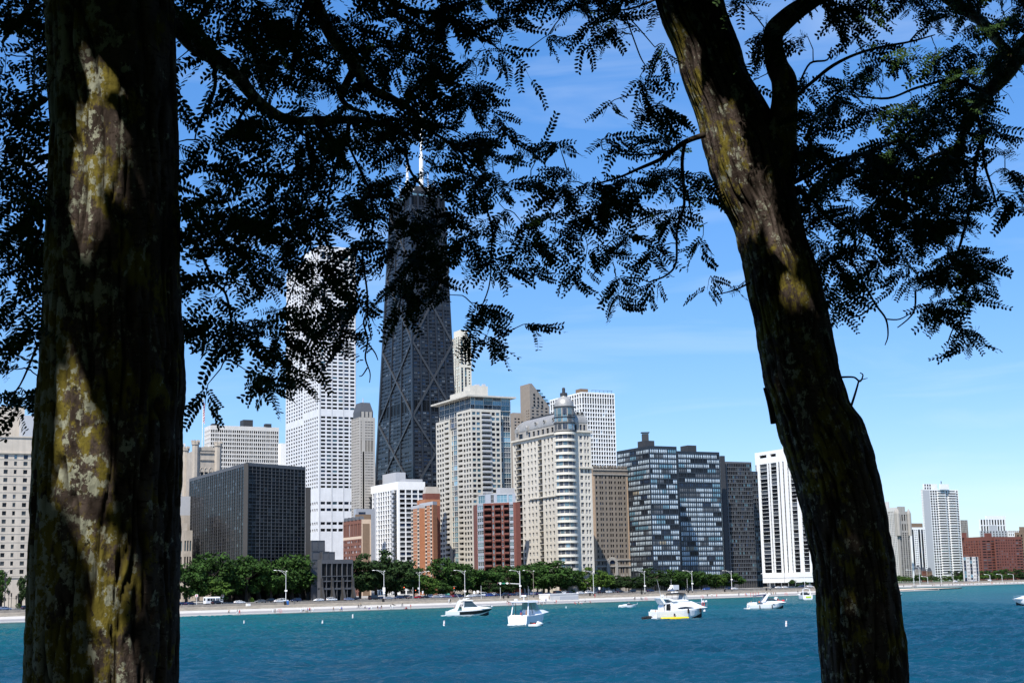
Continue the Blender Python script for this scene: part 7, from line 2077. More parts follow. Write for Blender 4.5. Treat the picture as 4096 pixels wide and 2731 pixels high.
# people on the bathing platform and the far promenade
for i, (u, v, top) in enumerate(((3615, 2348, 'black'), (3646, 2350, 'white'), (3652, 2350, 'black'), (3657, 2349, 'navy'), (3661, 2349, 'black'), (3665, 2349, 'grey'), (3730, 2346, 'black'), (3737, 2345, 'red'), (3744, 2345, 'white'), (3762, 2345, 'navy'), (3772, 2344, 'black'))):
    P = atz(u, v, .76)
    lab = ('lone dark figure on the bathing platform nearest the leaning trunk', 'figure in white, leftmost of the group on the bathing platform')[i] if i < 2 else 'small figure in %s %s on the tan bathing platform' % (top, ['standing', 'walking'][i % 2 == 0] + (' left of centre' if i < 6 else ' near its tip' if i > 8 else ' at its middle'))
    person(P, 'stand' if i % 2 else 'walk', top, random.choice(['black', 'navy', 'tan']), lab, random.uniform(0, 6), 1.05, 'people on the bathing platform')
for i in range(22):
    u = 3800 + i * 13.5 + rg_.uniform(-5, 5)
    t_ = (u - UC) / FPX; y = (802 + 1.414 * (3 + 8 * rg_.random())) / (1 - t_)
    P = at(u, 2336, y); P.z = .46
    tp = rg_.choice(['black', 'white', 'red', 'navy', 'pink', 'grey'])
    person(P, rg_.choice(['walk', 'stand']), tp, rg_.choice(['black', 'tan', 'navy']), 'tiny figure in %s on the far promenade below %s' % (tp, near_(u)), rg_.uniform(0, 6), 1.1, 'people on the far promenade')
# ================================================================ BOATS
M_GEL = mat('gelcoat_white', (.74, .75, .76), .22, .03, spec=.5)
M_HULLB = mat('hull_black', (.008, .009, .011), .12, 0, spec=.6)
M_HULLG = mat('hull_pale_blue', (.42, .50, .60), .2, .03, spec=.5)
M_CANV = mat('canvas_black', (.012, .012, .014), .9, .1)
M_CANVB = mat('canvas_blue', (.012, .02, .09), .9, .1)
M_STAIN = mat('stainless', (.6, .62, .64), .2, 0, metal=.8)
M_ANTI = mat('antifouling', (.01, .012, .016), .7, 0)
M_SHIELD = mat('tinted_screen', (.03, .045, .05), .05, 0, spec=.7)
def hull(L, B, hs, hb, n=14, stripe=None):
    "planing hull along +x from stern x=0 to bow x=L; topsides flare out towards the sheer"
    mb = MB(); rings = []
    for i in range(n + 1):
        s = i / n; x = L * s
        w = B / 2 * (1 - max(0, (s - .45) / .55) ** 2.3) + .02
        h = hs + (hb - hs) * s ** 1.6
        k = max(0, (s - .55) / .45)
        xb = x - k * k * L * .10
        zc = .12 + .5 * h * k ** 1.5
        z1, z2 = zc + (h - zc) * .22, zc + (h - zc) * .80
        r = [(x, -w, h), (x - (x - xb) * .2, -w * .985, z2), (x - (x - xb) * .75, -w * (.93 - .25 * k), z1), (xb, -w * (.86 - .5 * k), zc - .02), (xb, 0, -.35 + .6 * k ** 2)]
        r = r + [(a, -b, c) for a, b, c in reversed(r[:4])]
        rings.append(r)
    base = 0; mb.loft(rings, 0)
    nr = len(rings[0]); k = 0
    for i in range(n):
        for j in range(nr):
            if j in (3, 4): mb.m[k] = 2
            if stripe and j in (1, 6) and stripe[0] <= i / n <= stripe[1]: mb.m[k] = 1
            k += 1
    return mb
def slab(prof, w0, w1=None, z0=None, z1=None, m=0, mb=None):
    "side profile (x, z) given width: half width w0 at height z0 narrowing to w1 at z1"
    mb = mb or MB(); w1 = w0 if w1 is None else w1
    zs = [p[1] for p in prof]; z0 = min(zs) if z0 is None else z0; z1 = max(zs) if z1 is None else z1
    f = lambda z: w0 + (w1 - w0) * (z - z0) / max(1e-6, z1 - z0)
    A = [(x, -f(z), z) for x, z in prof]; C = [(x, f(z), z) for x, z in prof]
    mb.poly(A, m); mb.poly(C[::-1], m)
    for i in range(len(prof)):
        j = (i + 1) % len(prof); mb.poly([A[j], A[i], C[i], C[j]], m)
    return mb
def rail(pts, m, t, r=.022, posts=0.6, side=True, name='rail'):
    mb = MB()
    for s in ((-1, 1) if side else (1,)):
        q = [(x, s * y, z) for x, y, z in pts]; mb.tube(q, [r] * len(q), 5)
        for a in q: mb.tube([a, (a[0], a[1], a[2] - posts)], [r, r], 5)
    return mb.build(name, m, t)
def fender(t, x, y, z, r=.14, l=.7, m=None):
    mb = MB(); mb.lathe((x, y, z), [(0, 0), (r * .7, .04), (r, .12), (r, l - .12), (r * .7, l - .04), (0, l)], 10); mb.build('fender', m or M_CANV, t)
def boat(u, v, rz, label, back=0):
    P = atz(u, v, 0); return thing('motor_boat', label, 'boat', (P.x, P.y, -.02), rz, 'boats on the lake')
def aboard(t, x, y, z, pose, top, bot, label, a=0.0, s=1.0):
    P = t.matrix_basis @ Vector((x, y, z))
    return person(P, pose, top, bot, label, t.rotation_euler.z + a, s)
# black and white express cruiser
t = boat(1782, 2465, .09, 'black and white express cruiser lying left of the stern view cruiser')
hull(13.6, 4.0, 1.5, 2.25, stripe=(.22, 1)).build('hull', [M_GEL, M_HULLB, M_ANTI], t)
slab([(-1.3, .12), (.2, .12), (.2, .42), (-1.3, .36)], 1.7).build('swim_platform', M_GEL, t)
slab([(0.05, 1.2), (3.2, 1.5), (3.4, 2.0), (2.6, 2.25), (1.2, 1.75)], 1.85, 1.75).build('stern_quarter', M_GEL, t)
slab([(4.6, 1.6), (13.0, 2.2), (11.5, 2.45), (9.0, 2.72), (7.2, 2.85), (4.6, 2.75)], 1.8, 1.15).build('foredeck', M_GEL, t)
slab([(2.6, 2.0), (3.5, 2.0), (4.3, 4.15), (5.0, 4.3), (7.6, 4.25), (7.9, 4.4), (6.2, 4.62), (4.1, 4.55), (3.4, 4.1)], 1.75, 1.5).build('hardtop_arch', M_GEL, t)
slab([(5.0, 2.7), (8.9, 2.75), (7.4, 4.2), (5.3, 4.2)], 1.5, 1.2).build('windscreen', M_SHIELD, t)
for s in (-1, 1): mb = MB(); mb.tube([(5.1, s * 1.52, 2.7), (5.2, s * 1.3, 4.25)], [.12, .1], 6); mb.tube([(9.0, s * 1.3, 2.76), (7.3, s * 1.2, 4.25)], [.06, .05], 6); mb.build('screen_frame', M_GEL, t)
mb = MB(); mb.lathe((5.3, 0, 4.6), [(0, 0), (.35, .05), (.38, .25), (.2, .34), (0, .35)], 12); mb.build('radar_dome', M_GEL, t)
mb = MB(); mb.obox((6.2, 0, 4.95), (.6, 0, 0), (0, .1, 0), (0, 0, .07)); mb.tube([(5.6, 0, 4.6), (6.1, 0, 4.9)], [.08, .06], 6); mb.build('radar_scanner', M_GEL, t)
mb = MB(); mb.tube([(4.3, 1.2, 4.5), (2.4, 1.3, 7.6)], [.03, .012], 5); mb.build('aerial', M_GEL, t)
rail([(8.5, 1.45, 3.1), (10.2, 1.35, 3.05), (11.8, 1.0, 3.0), (13.2, .35, 2.95)], M_STAIN, t)
mb = MB(); mb.lathe((13.2, 0, 2.35), [(0, 0), (.2, .1), (.22, .3), (0, .45)], 8); mb.build('bow_light', M_GEL, t)
aboard(t, 4.2, -.5, 2.2, 'sit', 'black', 'black', 'dark seated person in the cockpit of the black and white cruiser, left one')
aboard(t, 4.9, -.3, 2.2, 'sit', 'black', 'navy', 'dark seated person in the cockpit of the black and white cruiser, right one')
# stern view cruiser with hardtop
t = boat(2070, 2502, 1.06, 'white cruiser seen from its stern with people under a hardtop')
hull(11.5, 4.6, 2.0, 2.7).build('hull', [M_GEL, M_GEL, M_ANTI], t)
slab([(-.9, .15), (.3, .15), (.3, .45), (-.9, .4)], 1.9).build('swim_platform', M_GEL, t)
slab([(-.1, .2), (.5, .2), (.9, 2.15), (.45, 2.2)], 2.05, 2.1).build('transom', M_GEL, t)
slab([(4.5, 2.0), (11.0, 2.6), (9.0, 3.1), (5.0, 3.25)], 2.0, 1.3).build('foredeck', M_GEL, t)
slab([(.9, 4.75), (5.6, 4.75), (6.0, 4.9), (4.5, 5.15), (1.4, 5.1), (.6, 4.9)], 2.0, 1.85).build('hardtop', M_GEL, t)
slab([(5.2, 3.1), (6.6, 3.1), (5.4, 4.75), (5.1, 4.75)], 1.8, 1.6).build('windscreen', mat('screen_green', (.12, .25, .24), .1, 0), t)
for s in (-1, 1):
    mb = MB(); mb.tube([(1.0, s * 2.0, 2.1), (1.6, s * 1.8, 4.8)], [.13, .11], 6); mb.build('hardtop_post', M_GEL, t)
    mb = MB(); mb.tube([(3.0, s * 2.05, 2.4), (2.6, s * 1.8, 4.8)], [.07, .06], 6); mb.build('side_post', F_DARK, t)
    slab([(3.4, 2.9), (5.2, 3.1), (4.9, 4.6), (3.4, 4.7)], .02, mb=None)
mb = MB(); mb.tube([(3, 0, 5.1), (3, 0, 6.0)], [.09, .07], 6); mb.obox((3, 0, 6.15), (.12, 0, 0), (0, .55, 0), (0, 0, .16)); mb.build('radar_scanner', M_GEL, t)
mb = MB(); mb.lathe((2.2, 1.5, 5.15), [(0, 0), (.4, .05), (.42, .25), (0, .45)], 12); mb.build('radar_dome', M_GEL, t)
mb = MB(); mb.tube([(2, -1.7, 5.0), (1.8, -1.75, 8.2)], [.03, .012], 5); mb.build('aerial', M_GEL, t)
mb = MB(); mb.tube([(-.1, 2.1, 1.9), (-.3, 2.2, 3.2)], [.03, .02], 5); mb.build('flag_staff', M_STAIN, t)
fender(t, 1.0, 2.25, .7, .2, 1.1); fender(t, 7.5, -1.9, .9, .18, .9, M_GEL)
lettering(t, 'Lynn Anne', .42, (-.02, .45, 1.35), F_GREY, -math.pi / 2)
for (x, y, z, pose, a, b_, lab) in ((1.0, 1.3, 1.6, 'sit', 'pink', 'white', 'person in pale pink seated at the left of the stern view cruiser'), (2.2, .35, 1.7, 'stand', 'blue', 'red', 'person in dark blue top and red shorts standing under the hardtop'), (.3, -1.0, 1.15, 'stand', 'grey', 'lblue', 'person in grey vest and pale blue shorts climbing out at the stern'), (1.5, -1.35, 1.5, 'stand', 'skin', 'tan', 'bare shouldered person at the right of the stern view cruiser'), (1.3, .9, 1.5, 'sit', 'white', 'white', 'person in white seated beside the one in pale pink')):
    aboard(t, x, y, z, pose, a, b_, lab, 1.6)
def jetski():
    P = atz(2116, 2506, 0); j = thing('jet_ski', 'white and black jet ski tied beside the stern view cruiser', 'jet ski', (P.x, P.y, 0), -.25)
    hull(3.2, 1.15, .55, .75, 9).build('hull', [M_GEL, M_HULLB, M_ANTI], j)
    slab([(.2, .5), (1.9, .5), (1.7, .95), (.9, .85), (.3, .95)], .28, .2).build('seat', M_CANV, j)
    slab([(1.6, .55), (2.9, .7), (2.2, 1.0), (1.8, 1.15)], .4, .25).build('cowl', M_GEL, j)
    mb = MB(); mb.tube([(1.75, -.35, 1.2), (1.85, 0, 1.18), (1.75, .35, 1.2)], [.03] * 3, 6); mb.build('handlebar', M_CANV, j)
    slab([(.6, .56), (1.6, .56), (1.2, .8)], .3, .27).build('side_panel', M_RAILR, j)
jetski()
# small bowrider
t = boat(2480, 2431, .42, 'small white bowrider with nobody visible, left of the flybridge yacht')
hull(6.8, 2.4, .85, 1.2).build('hull', [M_GEL, M_GEL, M_HULLG], t)
slab([(2.6, .85), (4.6, 1.0), (3.6, 1.55), (3.0, 1.5)], .95, .7).build('windscreen', M_SHIELD, t)
slab([(.1, .8), (1.4, .85), (1.3, 1.1), (.2, 1.05)], 1.0).build('engine_cover', M_GEL, t)
mb = MB(); mb.tube([(6.6, -.1, 1.2), (6.7, -.1, 1.75)], [.05, .04], 6); mb.tube([(3.3, -.7, 1.5), (3.4, 0, 1.75), (3.3, .7, 1.5)], [.04] * 3, 6); mb.build('rail', M_GEL, t)
slab([(1.7, .9), (2.3, .95), (2.2, 1.35), (1.6, 1.3)], .8).build('seat', M_GEL, t)
# flybridge yacht
t = boat(2612, 2476, .36, 'large white flybridge yacht with black canopy and yellow float alongside')
hull(14.0, 4.4, 1.75, 2.5).build('hull', [M_GEL, M_GEL, M_ANTI], t)
slab([(-1.3, .2), (.2, .2), (.2, .5), (-1.3, .45)], 1.9).build('swim_platform', M_GEL, t)
slab([(0, .5), (.4, .5), (.8, 2.2), (.4, 2.2)], 1.95, 1.9).build('transom', M_GEL, t)
slab([(3.9, 1.7), (13.3, 2.45), (12.0, 2.8), (10.2, 3.6), (9.3, 3.95), (6.0, 4.0), (4.0, 3.95)], 1.85, 1.4).build('cabin', M_GEL, t)
slab([(2.3, 1.8), (3.9, 1.8), (3.9, 3.7), (2.6, 3.6), (2.2, 2.8)], 1.9, 1.6).build('cabin_side', M_GEL, t)
mb = MB()
for s in (-1, 1):
    q = [(5.3, 2.35), (6.2, 2.62), (7.6, 2.74), (8.8, 2.62), (9.9, 2.42), (8.2, 2.34), (6.6, 2.26)]
    mb.poly([(x, s * (1.85 - .45 * (z - 1.7) / 2.3 + .10), z) for x, z in (q if s < 0 else q[::-1])])
mb.build('side_window', M_HULLB, t)
slab([(2.75, 2.0), (3.0, 2.0), (3.0, 3.5), (2.85, 3.5)], 1.2, 1.1).build('saloon_door', M_HULLB, t)
mb = MB()
for s in (-1, 1):
    q = [(2.5, 2.0), (3.6, 2.0), (3.6, 3.45), (2.6, 3.45)]
    mb.poly([(x, s * 1.935, z) for x, z in (q if s < 0 else q[::-1])])
mb.build('side_opening', M_HULLB, t)
slab([(1.2, 4.75), (1.9, 4.85), (3.6, 4.75), (5.6, 4.0), (4.4, 3.9), (3.4, 4.5), (2.0, 4.55), (2.6, 3.6), (2.2, 3.4)], 1.75, 1.6).build('radar_arch', M_GEL, t)
slab([(4.4, 3.95), (8.8, 3.95), (8.0, 4.35), (7.2, 4.4), (4.6, 4.3)], 1.5, 1.35).build('flybridge', M_GEL, t)
slab([(4.3, 5.55), (8.0, 5.6), (7.8, 5.8), (6.4, 5.95), (4.5, 5.82), (4.2, 5.7)], 1.45, 1.3).build('canopy', M_CANV, t)
slab([(7.2, 4.35), (8.7, 4.3), (8.0, 5.58), (7.6, 5.58)], 1.3, 1.25).build('clear_screen', mat('clear_vinyl', (.35, .38, .40), .2, 0), t)
for x in (4.4, 5.8, 7.5):
    for s in (-1, 1): mb = MB(); mb.tube([(x, s * 1.4, 4.2), (x, s * 1.4, 5.6)], [.035, .035], 5); mb.build('canopy_post', F_DARK, t)
mb = MB(); mb.lathe((2.6, 0, 4.85), [(0, 0), (.1, 0), (.1, .3), (.42, .36), (.42, .6), (0, .72)], 12); mb.build('radar_dome', M_GEL, t)
mb = MB(); mb.tube([(1.6, -1.4, 4.8), (.7, -1.45, 9.0)], [.04, .015], 5); mb.build('aerial', M_GEL, t)
rail([(10.2, 1.5, 3.65), (11.6, 1.25, 3.6), (13.0, .8, 3.6), (14.0, .2, 3.6)], M_STAIN, t, .03, .9)
mb = MB(); mb.lathe((13.9, 0, 3.55), [(0, 0), (.25, .1), (.28, .35), (0, .5)], 8); mb.build('bow_light', M_GEL, t)
mb = MB(); mb.tube([(12.6 + .35 * math.cos(a * .5236), -.95, 3.2 + .35 * math.sin(a * .5236)) for a in range(13)], [.09] * 13, 6, caps=False); mb.build('life_ring', M_RAILR, t)
mb = MB(); mb.obox((12.7, -.6, 3.75), (.3, 0, 0), (0, .2, 0), (0, 0, .3)); mb.tube([(12.4, -.6, 4.0), (12.3, -.6, 4.7)], [.08, .06], 6); mb.build('bow_gear', M_GEL, t)
fender(t, 4.4, -2.3, .35, .17, .95); fender(t, 8.0, -2.28, 1.2, .22, 1.1); fender(t, 11.4, -1.75, 1.3, .24, 1.05); fender(t, 12.6, -1.3, 1.4, .3, .6, M_GEL)
for (x, y, z, pose, a, b_, lab) in ((.2, -1.2, .5, 'stand', 'skin', 'pink', 'bare chested man in pink shorts standing on the yacht swim platform'), (1.0, -1.5, .55, 'sit', 'skin', 'orange', 'bare chested person sitting by the man in pink shorts'), (2.3, -1.6, 1.8, 'stand', 'black', 'black', 'person in a black swimsuit by the yacht saloon door'), (3.3, -1.9, 1.8, 'stand', 'black', 'black', 'dark figure standing at the right edge of the yacht door')):
    aboard(t, x, y, z, pose, a, b_, lab, 1.4)
P = t.matrix_basis @ Vector((3.2, -3.3, 0)); f_ = thing('inflatable_float', 'long yellow inflatable float alongside the flybridge yacht', 'float', P, .30)
mb = MB()
for y in (-.35, .35): mb.tube([(-2.6, y, .2), (-2.4, y, .22), (3.8, y, .22), (4.0, y, .2)], [.2, .3, .3, .2], 12)
mb.build('tube', mat('vinyl_yellow', (.78, .58, .02), .35, 0), f_)
person(P + Vector((.5, -.3, .2)), 'sit', 'skin', 'orange', 'bare backed child sitting on the long yellow float', 1.2, .8)
P = t.matrix_basis @ Vector((-1.9, -.9, 0)); d_ = thing('rubber_dinghy', 'black rubber dinghy at the stern of the flybridge yacht', 'dinghy', P, 1.2)
mb = MB(); mb.tube([(-1.4, -.7, .4), (.9, -.75, .42), (1.7, -.4, .5), (1.95, 0, .55), (1.7, .4, .5), (.9, .75, .42), (-1.4, .7, .4)], [.3, .32, .32, .32, .32, .32, .3], 10); mb.build('tube', M_CANV, d_)
mb = MB(); mb.box(-1.4, 1.6, -.6, .6, .15, .25); mb.build('floor', F_DARK, d_)
# bow party cruiser
t = boat(2994, 2436, .10, 'white cruiser with a blue canopy and people lounging on its bow')
hull(11.6, 3.7, 1.35, 1.95).build('hull', [M_GEL, M_GEL, M_ANTI], t)
slab([(-1.0, .15), (.3, .15), (.3, .45), (-1.0, .4)], 1.6).build('swim_platform', M_GEL, t)
slab([(.2, 1.2), (2.2, 1.3), (2.2, 2.05), (.6, 2.0)], 1.7, 1.6).build('stern_seat', M_GEL, t)
slab([(4.0, 1.4), (11.0, 1.9), (9.2, 2.25), (6.5, 2.5), (4.0, 2.4)], 1.65, 1.1).build('foredeck', M_GEL, t)
slab([(3.7, 2.0), (4.6, 2.0), (5.9, 4.1), (6.6, 4.2), (6.2, 4.35), (5.3, 4.3)], 1.65, 1.4).build('radar_arch', M_GEL, t)
slab([(1.8, 3.75), (5.6, 4.15), (5.6, 4.3), (1.8, 3.92)], 1.4).build('canopy', M_CANVB, t)
slab([(5.0, 2.5), (8.2, 2.5), (7.0, 3.15), (5.8, 3.1)], 1.4, 1.0).build('windscreen', M_SHIELD, t)
slab([(7.6, 2.3), (8.2, 2.3), (8.7, 3.4), (8.2, 3.45)], .7).build('sun_lounge_back', M_GEL, t)
for x in (1.9, 3.2): mb = MB(); [mb.tube([(x + .2, s * 1.35, 2.1), (x, s * 1.35, 3.8)], [.03, .03], 5) for s in (-1, 1)]; mb.build('canopy_post', M_STAIN, t)
fender(t, 2.9, -1.95, .15, .13, 1.1); fender(t, 6.6, -1.85, .2, .13, 1.1)
mb = MB(); [mb.obox((x, s * (1.86 - .16 * max(0, x - 7)), 1.35 + .02 * x), (.22, 0, 0), (0, .05, 0), (0, 0, .09)) for x in (7.1, 10.0) for s in (-1, 1)]; mb.build('porthole', M_HULLB, t)
for (x, y, z, pose, a, b_, lab) in ((-.4, -.6, .42, 'stand', 'white', 'white', 'person all in white standing on the stern platform of the blue canopy cruiser'), (.9, -.2, 1.6, 'sit', 'tan', 'black', 'person seated at the stern of the blue canopy cruiser'), (3.2, -.6, 1.7, 'sit', 'orange', 'black', 'person in orange reclining in the cockpit shade of the blue canopy cruiser'), (8.6, -.5, 2.25, 'sit', 'black', 'red', 'first sunbather against the lounge back on the bow'), (9.1, .1, 2.2, 'sit', 'red', 'pink', 'sunbather in red on the bow'), (9.4, -.4, 2.1, 'lie', 'pink', 'black', 'sunbather lying at the middle of the bow'), (10.1, -.1, 2.05, 'lie', 'skin', 'black', 'sunbather stretched out nearest the bow tip')):
    aboard(t, x, y, z, pose, a, b_, lab, .2, .92)
P = t.matrix_basis @ Vector((10.5, 0, 2.1)); mb = MB(); mb.lathe((0, 0, 0), [(0, 0), (.4, .05), (.5, .25), (.35, .45), (0, .5)], 12); o = mb.build('cushion', mat('cushion_red', (.5, .02, .03), .6, 0)); o.location = P; tag(o, 'red cushion at the bow tip of the blue canopy cruiser', 'cushion')
# stern view boat with green name board
t = boat(3232, 2398, 1.75, 'white boat seen from behind with a bright green board on its transom')
hull(8.5, 4.2, 1.9, 2.3).build('hull', [M_GEL, M_GEL, M_ANTI], t)
slab([(-.12, .3), (.2, .3), (.5, 1.9), (.1, 1.95)], 1.85, 1.9).build('transom', M_GEL, t)
mb = MB(); mb.obox((-.16, -.2, 1.15), (.02, 0, 0), (0, 1.15, 0), (0, 0, .32)); g_ = mb.build('name_board', mat('board_green', (.42, .62, .03), .5, 0), t)
mb = MB(); mb.tube([(.9, -1.6, 2.0), (1.3, -1.45, 4.3), (1.4, 0, 4.7), (1.3, 1.45, 4.3), (.9, 1.6, 2.0)], [.16, .14, .14, .14, .16], 8); mb.build('radar_arch', M_GEL, t)
slab([(3.0, 2.0), (4.8, 2.1), (3.6, 3.1), (3.2, 3.1)], 1.5, 1.2).build('windscreen', M_SHIELD, t)
slab([(1.0, 1.9), (2.4, 1.9), (2.3, 2.6), (1.2, 2.6)], 1.2, 1.1).build('cockpit_seat', M_CANV, t)
slab([(3.5, 1.9), (8.2, 2.25), (5.5, 2.5)], 1.6, 1.2).build('foredeck', M_GEL, t)
# boats cut by the trunk and by the frame
t = boat(3572, 2382, .1, 'small white motor boat almost wholly hidden by the leaning trunk')
hull(4.5, 2, .8, 1.1).build('hull', [M_GEL, M_GEL, M_ANTI], t); slab([(1.5, .8), (2.8, .9), (2.2, 1.6), (1.6, 1.6)], .8, .6).build('windscreen', M_SHIELD, t)
t = boat(4215, 2420, math.pi - .1, 'white cruiser whose bow enters at the right edge')
hull(11, 3.6, 1.5, 2.0).build('hull', [M_GEL, M_GEL, M_ANTI], t)
slab([(2, 1.5), (10.2, 2.0), (8.6, 2.4), (6.8, 3.0), (3, 3.1)], 1.6, 1.1).build('cabin', M_GEL, t)
slab([(3.4, 2.3), (6.9, 2.35), (6.2, 2.8), (3.6, 2.85)], 1.62, 1.42).build('cabin_window', M_HULLB, t)
rail([(6, 1.4, 2.9), (8, 1.2, 2.8), (10.3, .3, 2.7)], M_STAIN, t)
# ================================================================ FOREGROUND HONEY LOCUSTS
from mathutils import noise as NZ
def bark_mat():
    m = bpy.data.materials.new('bark_lichen'); m.use_nodes = True
    n, l = m.node_tree.nodes, m.node_tree.links; b = n['Principled BSDF']
    b.inputs['Roughness'].default_value = .95; b.inputs['Specular IOR Level'].default_value = .08
    tc = n.new('ShaderNodeTexCoord')
    def nz(scale, det=6, st=(1, 1, 1), ro=.6):
        mp = n.new('ShaderNodeMapping'); mp.inputs['Scale'].default_value = st; l.new(tc.outputs['Object'], mp.inputs['Vector'])
        q = n.new('ShaderNodeTexNoise'); q.inputs['Scale'].default_value = scale; q.inputs['Detail'].default_value = det; q.inputs['Roughness'].default_value = ro
        l.new(mp.outputs['Vector'], q.inputs['Vector']); return q.outputs['Fac']
    def step(src, a, c):
        q = n.new('ShaderNodeMapRange'); q.inputs['From Min'].default_value = a; q.inputs['From Max'].default_value = c; l.new(src, q.inputs['Value']); return q.outputs['Result']
    ms = n.new('ShaderNodeAttribute'); ms.attribute_name = 'moss'
    def mossy(src):
        q = n.new('ShaderNodeMath'); l.new(src, q.inputs[0]); l.new(ms.outputs['Fac'], q.inputs[1]); return q.outputs[0]
    def mix(fac, c1, c2):
        q = n.new('ShaderNodeMixRGB'); l.new(fac, q.inputs['Fac'])
        for k, c in (('Color1', c1), ('Color2', c2)):
            if isinstance(c, tuple): q.inputs[k].default_value = (*c, 1)
            else: l.new(c, q.inputs[k])
        return q.outputs['Color']
    base = mix(step(nz(9, 6, (1, 1, .35)), .35, .65), (.03, .022, .018), (.10, .078, .068))
    # horizontal dashes of the smooth young bark
    base = mix(step(nz(46, 3, (.5, .5, 1.5)), .56, .64), base, (.035, .025, .02))
    c = mix(step(mossy(nz(7, 7, (1, 1, .6), .72)), .50, .55), base, (.135, .112, .022))
    c = mix(step(mossy(nz(19, 6, (1, 1, .8), .72)), .54, .58), c, (.26, .27, .21))
    c = mix(step(nz(38, 4), .62, .68), c, (.03, .026, .016))
    at_ = n.new('ShaderNodeAttribute'); at_.attribute_name = 'furrow'
    c = mix(at_.outputs['Fac'], c, (.016, .012, .009))  # crease shade put into the bark colour along the furrows
    l.new(c, b.inputs['Base Color'])
    bp = n.new('ShaderNodeBump'); bp.inputs['Strength'].default_value = .7; bp.inputs['Distance'].default_value = .02
    l.new(nz(30, 6, (1, 1, .5), .7), bp.inputs['Height']); l.new(bp.outputs['Normal'], b.inputs['Normal'])
    return m
M_BARKN = bark_mat()
M_TWIG = mat('twig_bark', (.03, .024, .019), .95, .3, 20, spec=.1)
M_LEAFN = mat('leaf_locust', (.020, .050, .009), .75, .25, 3, rnd=.35, spec=.15)
SIL = []
def trunk(name, edges, d, parent, seed, nth=210, nz=480, bumps=()):
    "bark covered trunk through measured silhouettes (v, left u, right u) at forward distance d"
    vs_ = [e[0] for e in edges]; SIL.append((edges, d))
    V, F, A, moss = [], [], [], []
    v0, v1 = vs_[0], vs_[-1]
    for i in range(nz + 1):
        v = v0 + (v1 - v0) * i / nz
        for k in range(len(vs_) - 1):
            if vs_[k] <= v <= vs_[k + 1]: break
        s = (v - vs_[k]) / (vs_[k + 1] - vs_[k]); s = s * s * (3 - 2 * s) * .5 + s * .5
        ul = edges[k][1] + (edges[k + 1][1] - edges[k][1]) * s; ur = edges[k][2] + (edges[k + 1][2] - edges[k][2]) * s
        c = at((ul + ur) / 2, v, d); r = (ur - ul) / 2 / FPX * d
        for j in range(nth):
            a = 2 * math.pi * j / nth
            ca, sa = math.cos(a), math.sin(a)
            q = Vector((ca * 1.5, sa * 1.5, c.z * .55 + seed))
            w1 = NZ.noise(Vector((ca * 5, sa * 5, c.z * 3 + seed))) * .55
            f = NZ.noise(Vector((ca * 4.4 + w1, sa * 4.4 + w1, c.z * 1.5 + seed)))
            f2 = NZ.noise(Vector((ca * 9 + w1, sa * 9, c.z * 3.6 + seed * 2)))
            g = math.exp(-(f / .07) ** 2); g2 = math.exp(-(f2 / .08) ** 2)
            h = -.075 * g - .03 * g2 + .025 * NZ.noise(q * 3) + .02 * NZ.noise(Vector((ca * 11, sa * 11, c.z * 9))) + .012 * NZ.noise(Vector((ca * 30, sa * 30, c.z * 26)))
            moss.append(.07 * (-ca - .25 * sa))
            rr = r * (1.01 + h)
            V.append((c.x + math.cos(a) * rr, c.y + math.sin(a) * rr, c.z)); A.append(min(1, g * .9 + g2 * .45))
    for i in range(nz):
        for j in range(nth):
            F.append((i * nth + j, (i + 1) * nth + j, (i + 1) * nth + (j + 1) % nth, i * nth + (j + 1) % nth))
    me = bpy.data.meshes.new(name); o0 = parent.location
    me.from_pydata([(x - o0.x, y - o0.y, z - o0.z) for x, y, z in V], [], F); me.materials.append(M_BARKN)
    at_ = me.attributes.new('furrow', 'FLOAT', 'POINT'); at_.data.foreach_set('value', A)
    at_ = me.attributes.new('moss', 'FLOAT', 'POINT'); at_.data.foreach_set('value', moss if d < 6 else [m * .3 - .03 for m in moss])
    me.polygons.foreach_set('use_smooth', [True] * len(F)); me.update()
    o = bpy.data.objects.new(name, me); COL.objects.link(o); o.parent = parent
    return o
K = 1.7415
def ed(*rows): return [(v * K, a * K, b * K) for v, a, b in rows]
D1, D2 = 5.0, 7.5
def root_at(u, d): q = at(u, 2731, d); return (q.x, q.y, GZ)
T1 = thing('honey_locust', 'thick lichen covered tree trunk filling the left of the photo', 'tree', root_at(410, D1))
T2 = thing('honey_locust', 'leaning forked tree with sunlit upper trunk at the right of the photo', 'tree', root_at(3460, D2))
trunk('trunk', ed((-700, 60, 420), (-300, 84, 408), (-40, 96, 404), (150, 108, 408), (300, 116, 413), (430, 114, 412), (600, 106, 411), (720, 102, 414), (800, 98, 420), (880, 94, 424), (1000, 87, 415), (1080, 83, 413), (1150, 80, 410), (1300, 75, 406), (1450, 71, 404), (1568, 69, 402), (2250, 55, 418)), D1, T1, 3.7)
trunk('trunk', ed((-260, 1380, 1590), (-60, 1474, 1640), (0, 1502, 1664), (150, 1558, 1712), (290, 1604, 1782), (380, 1624, 1812), (430, 1642, 1826), (540, 1690, 1850), (640, 1712, 1884), (760, 1736, 1908), (860, 1752, 1928), (920, 1770, 1946), (980, 1786, 1982), (1060, 1812, 2008), (1120, 1832, 2022), (1200, 1850, 2036), (1300, 1870, 2052), (1400, 1880, 2066), (1480, 1886, 2078), (1568, 1894, 2082), (1850, 1900, 2110)), D2, T2, 9.2)
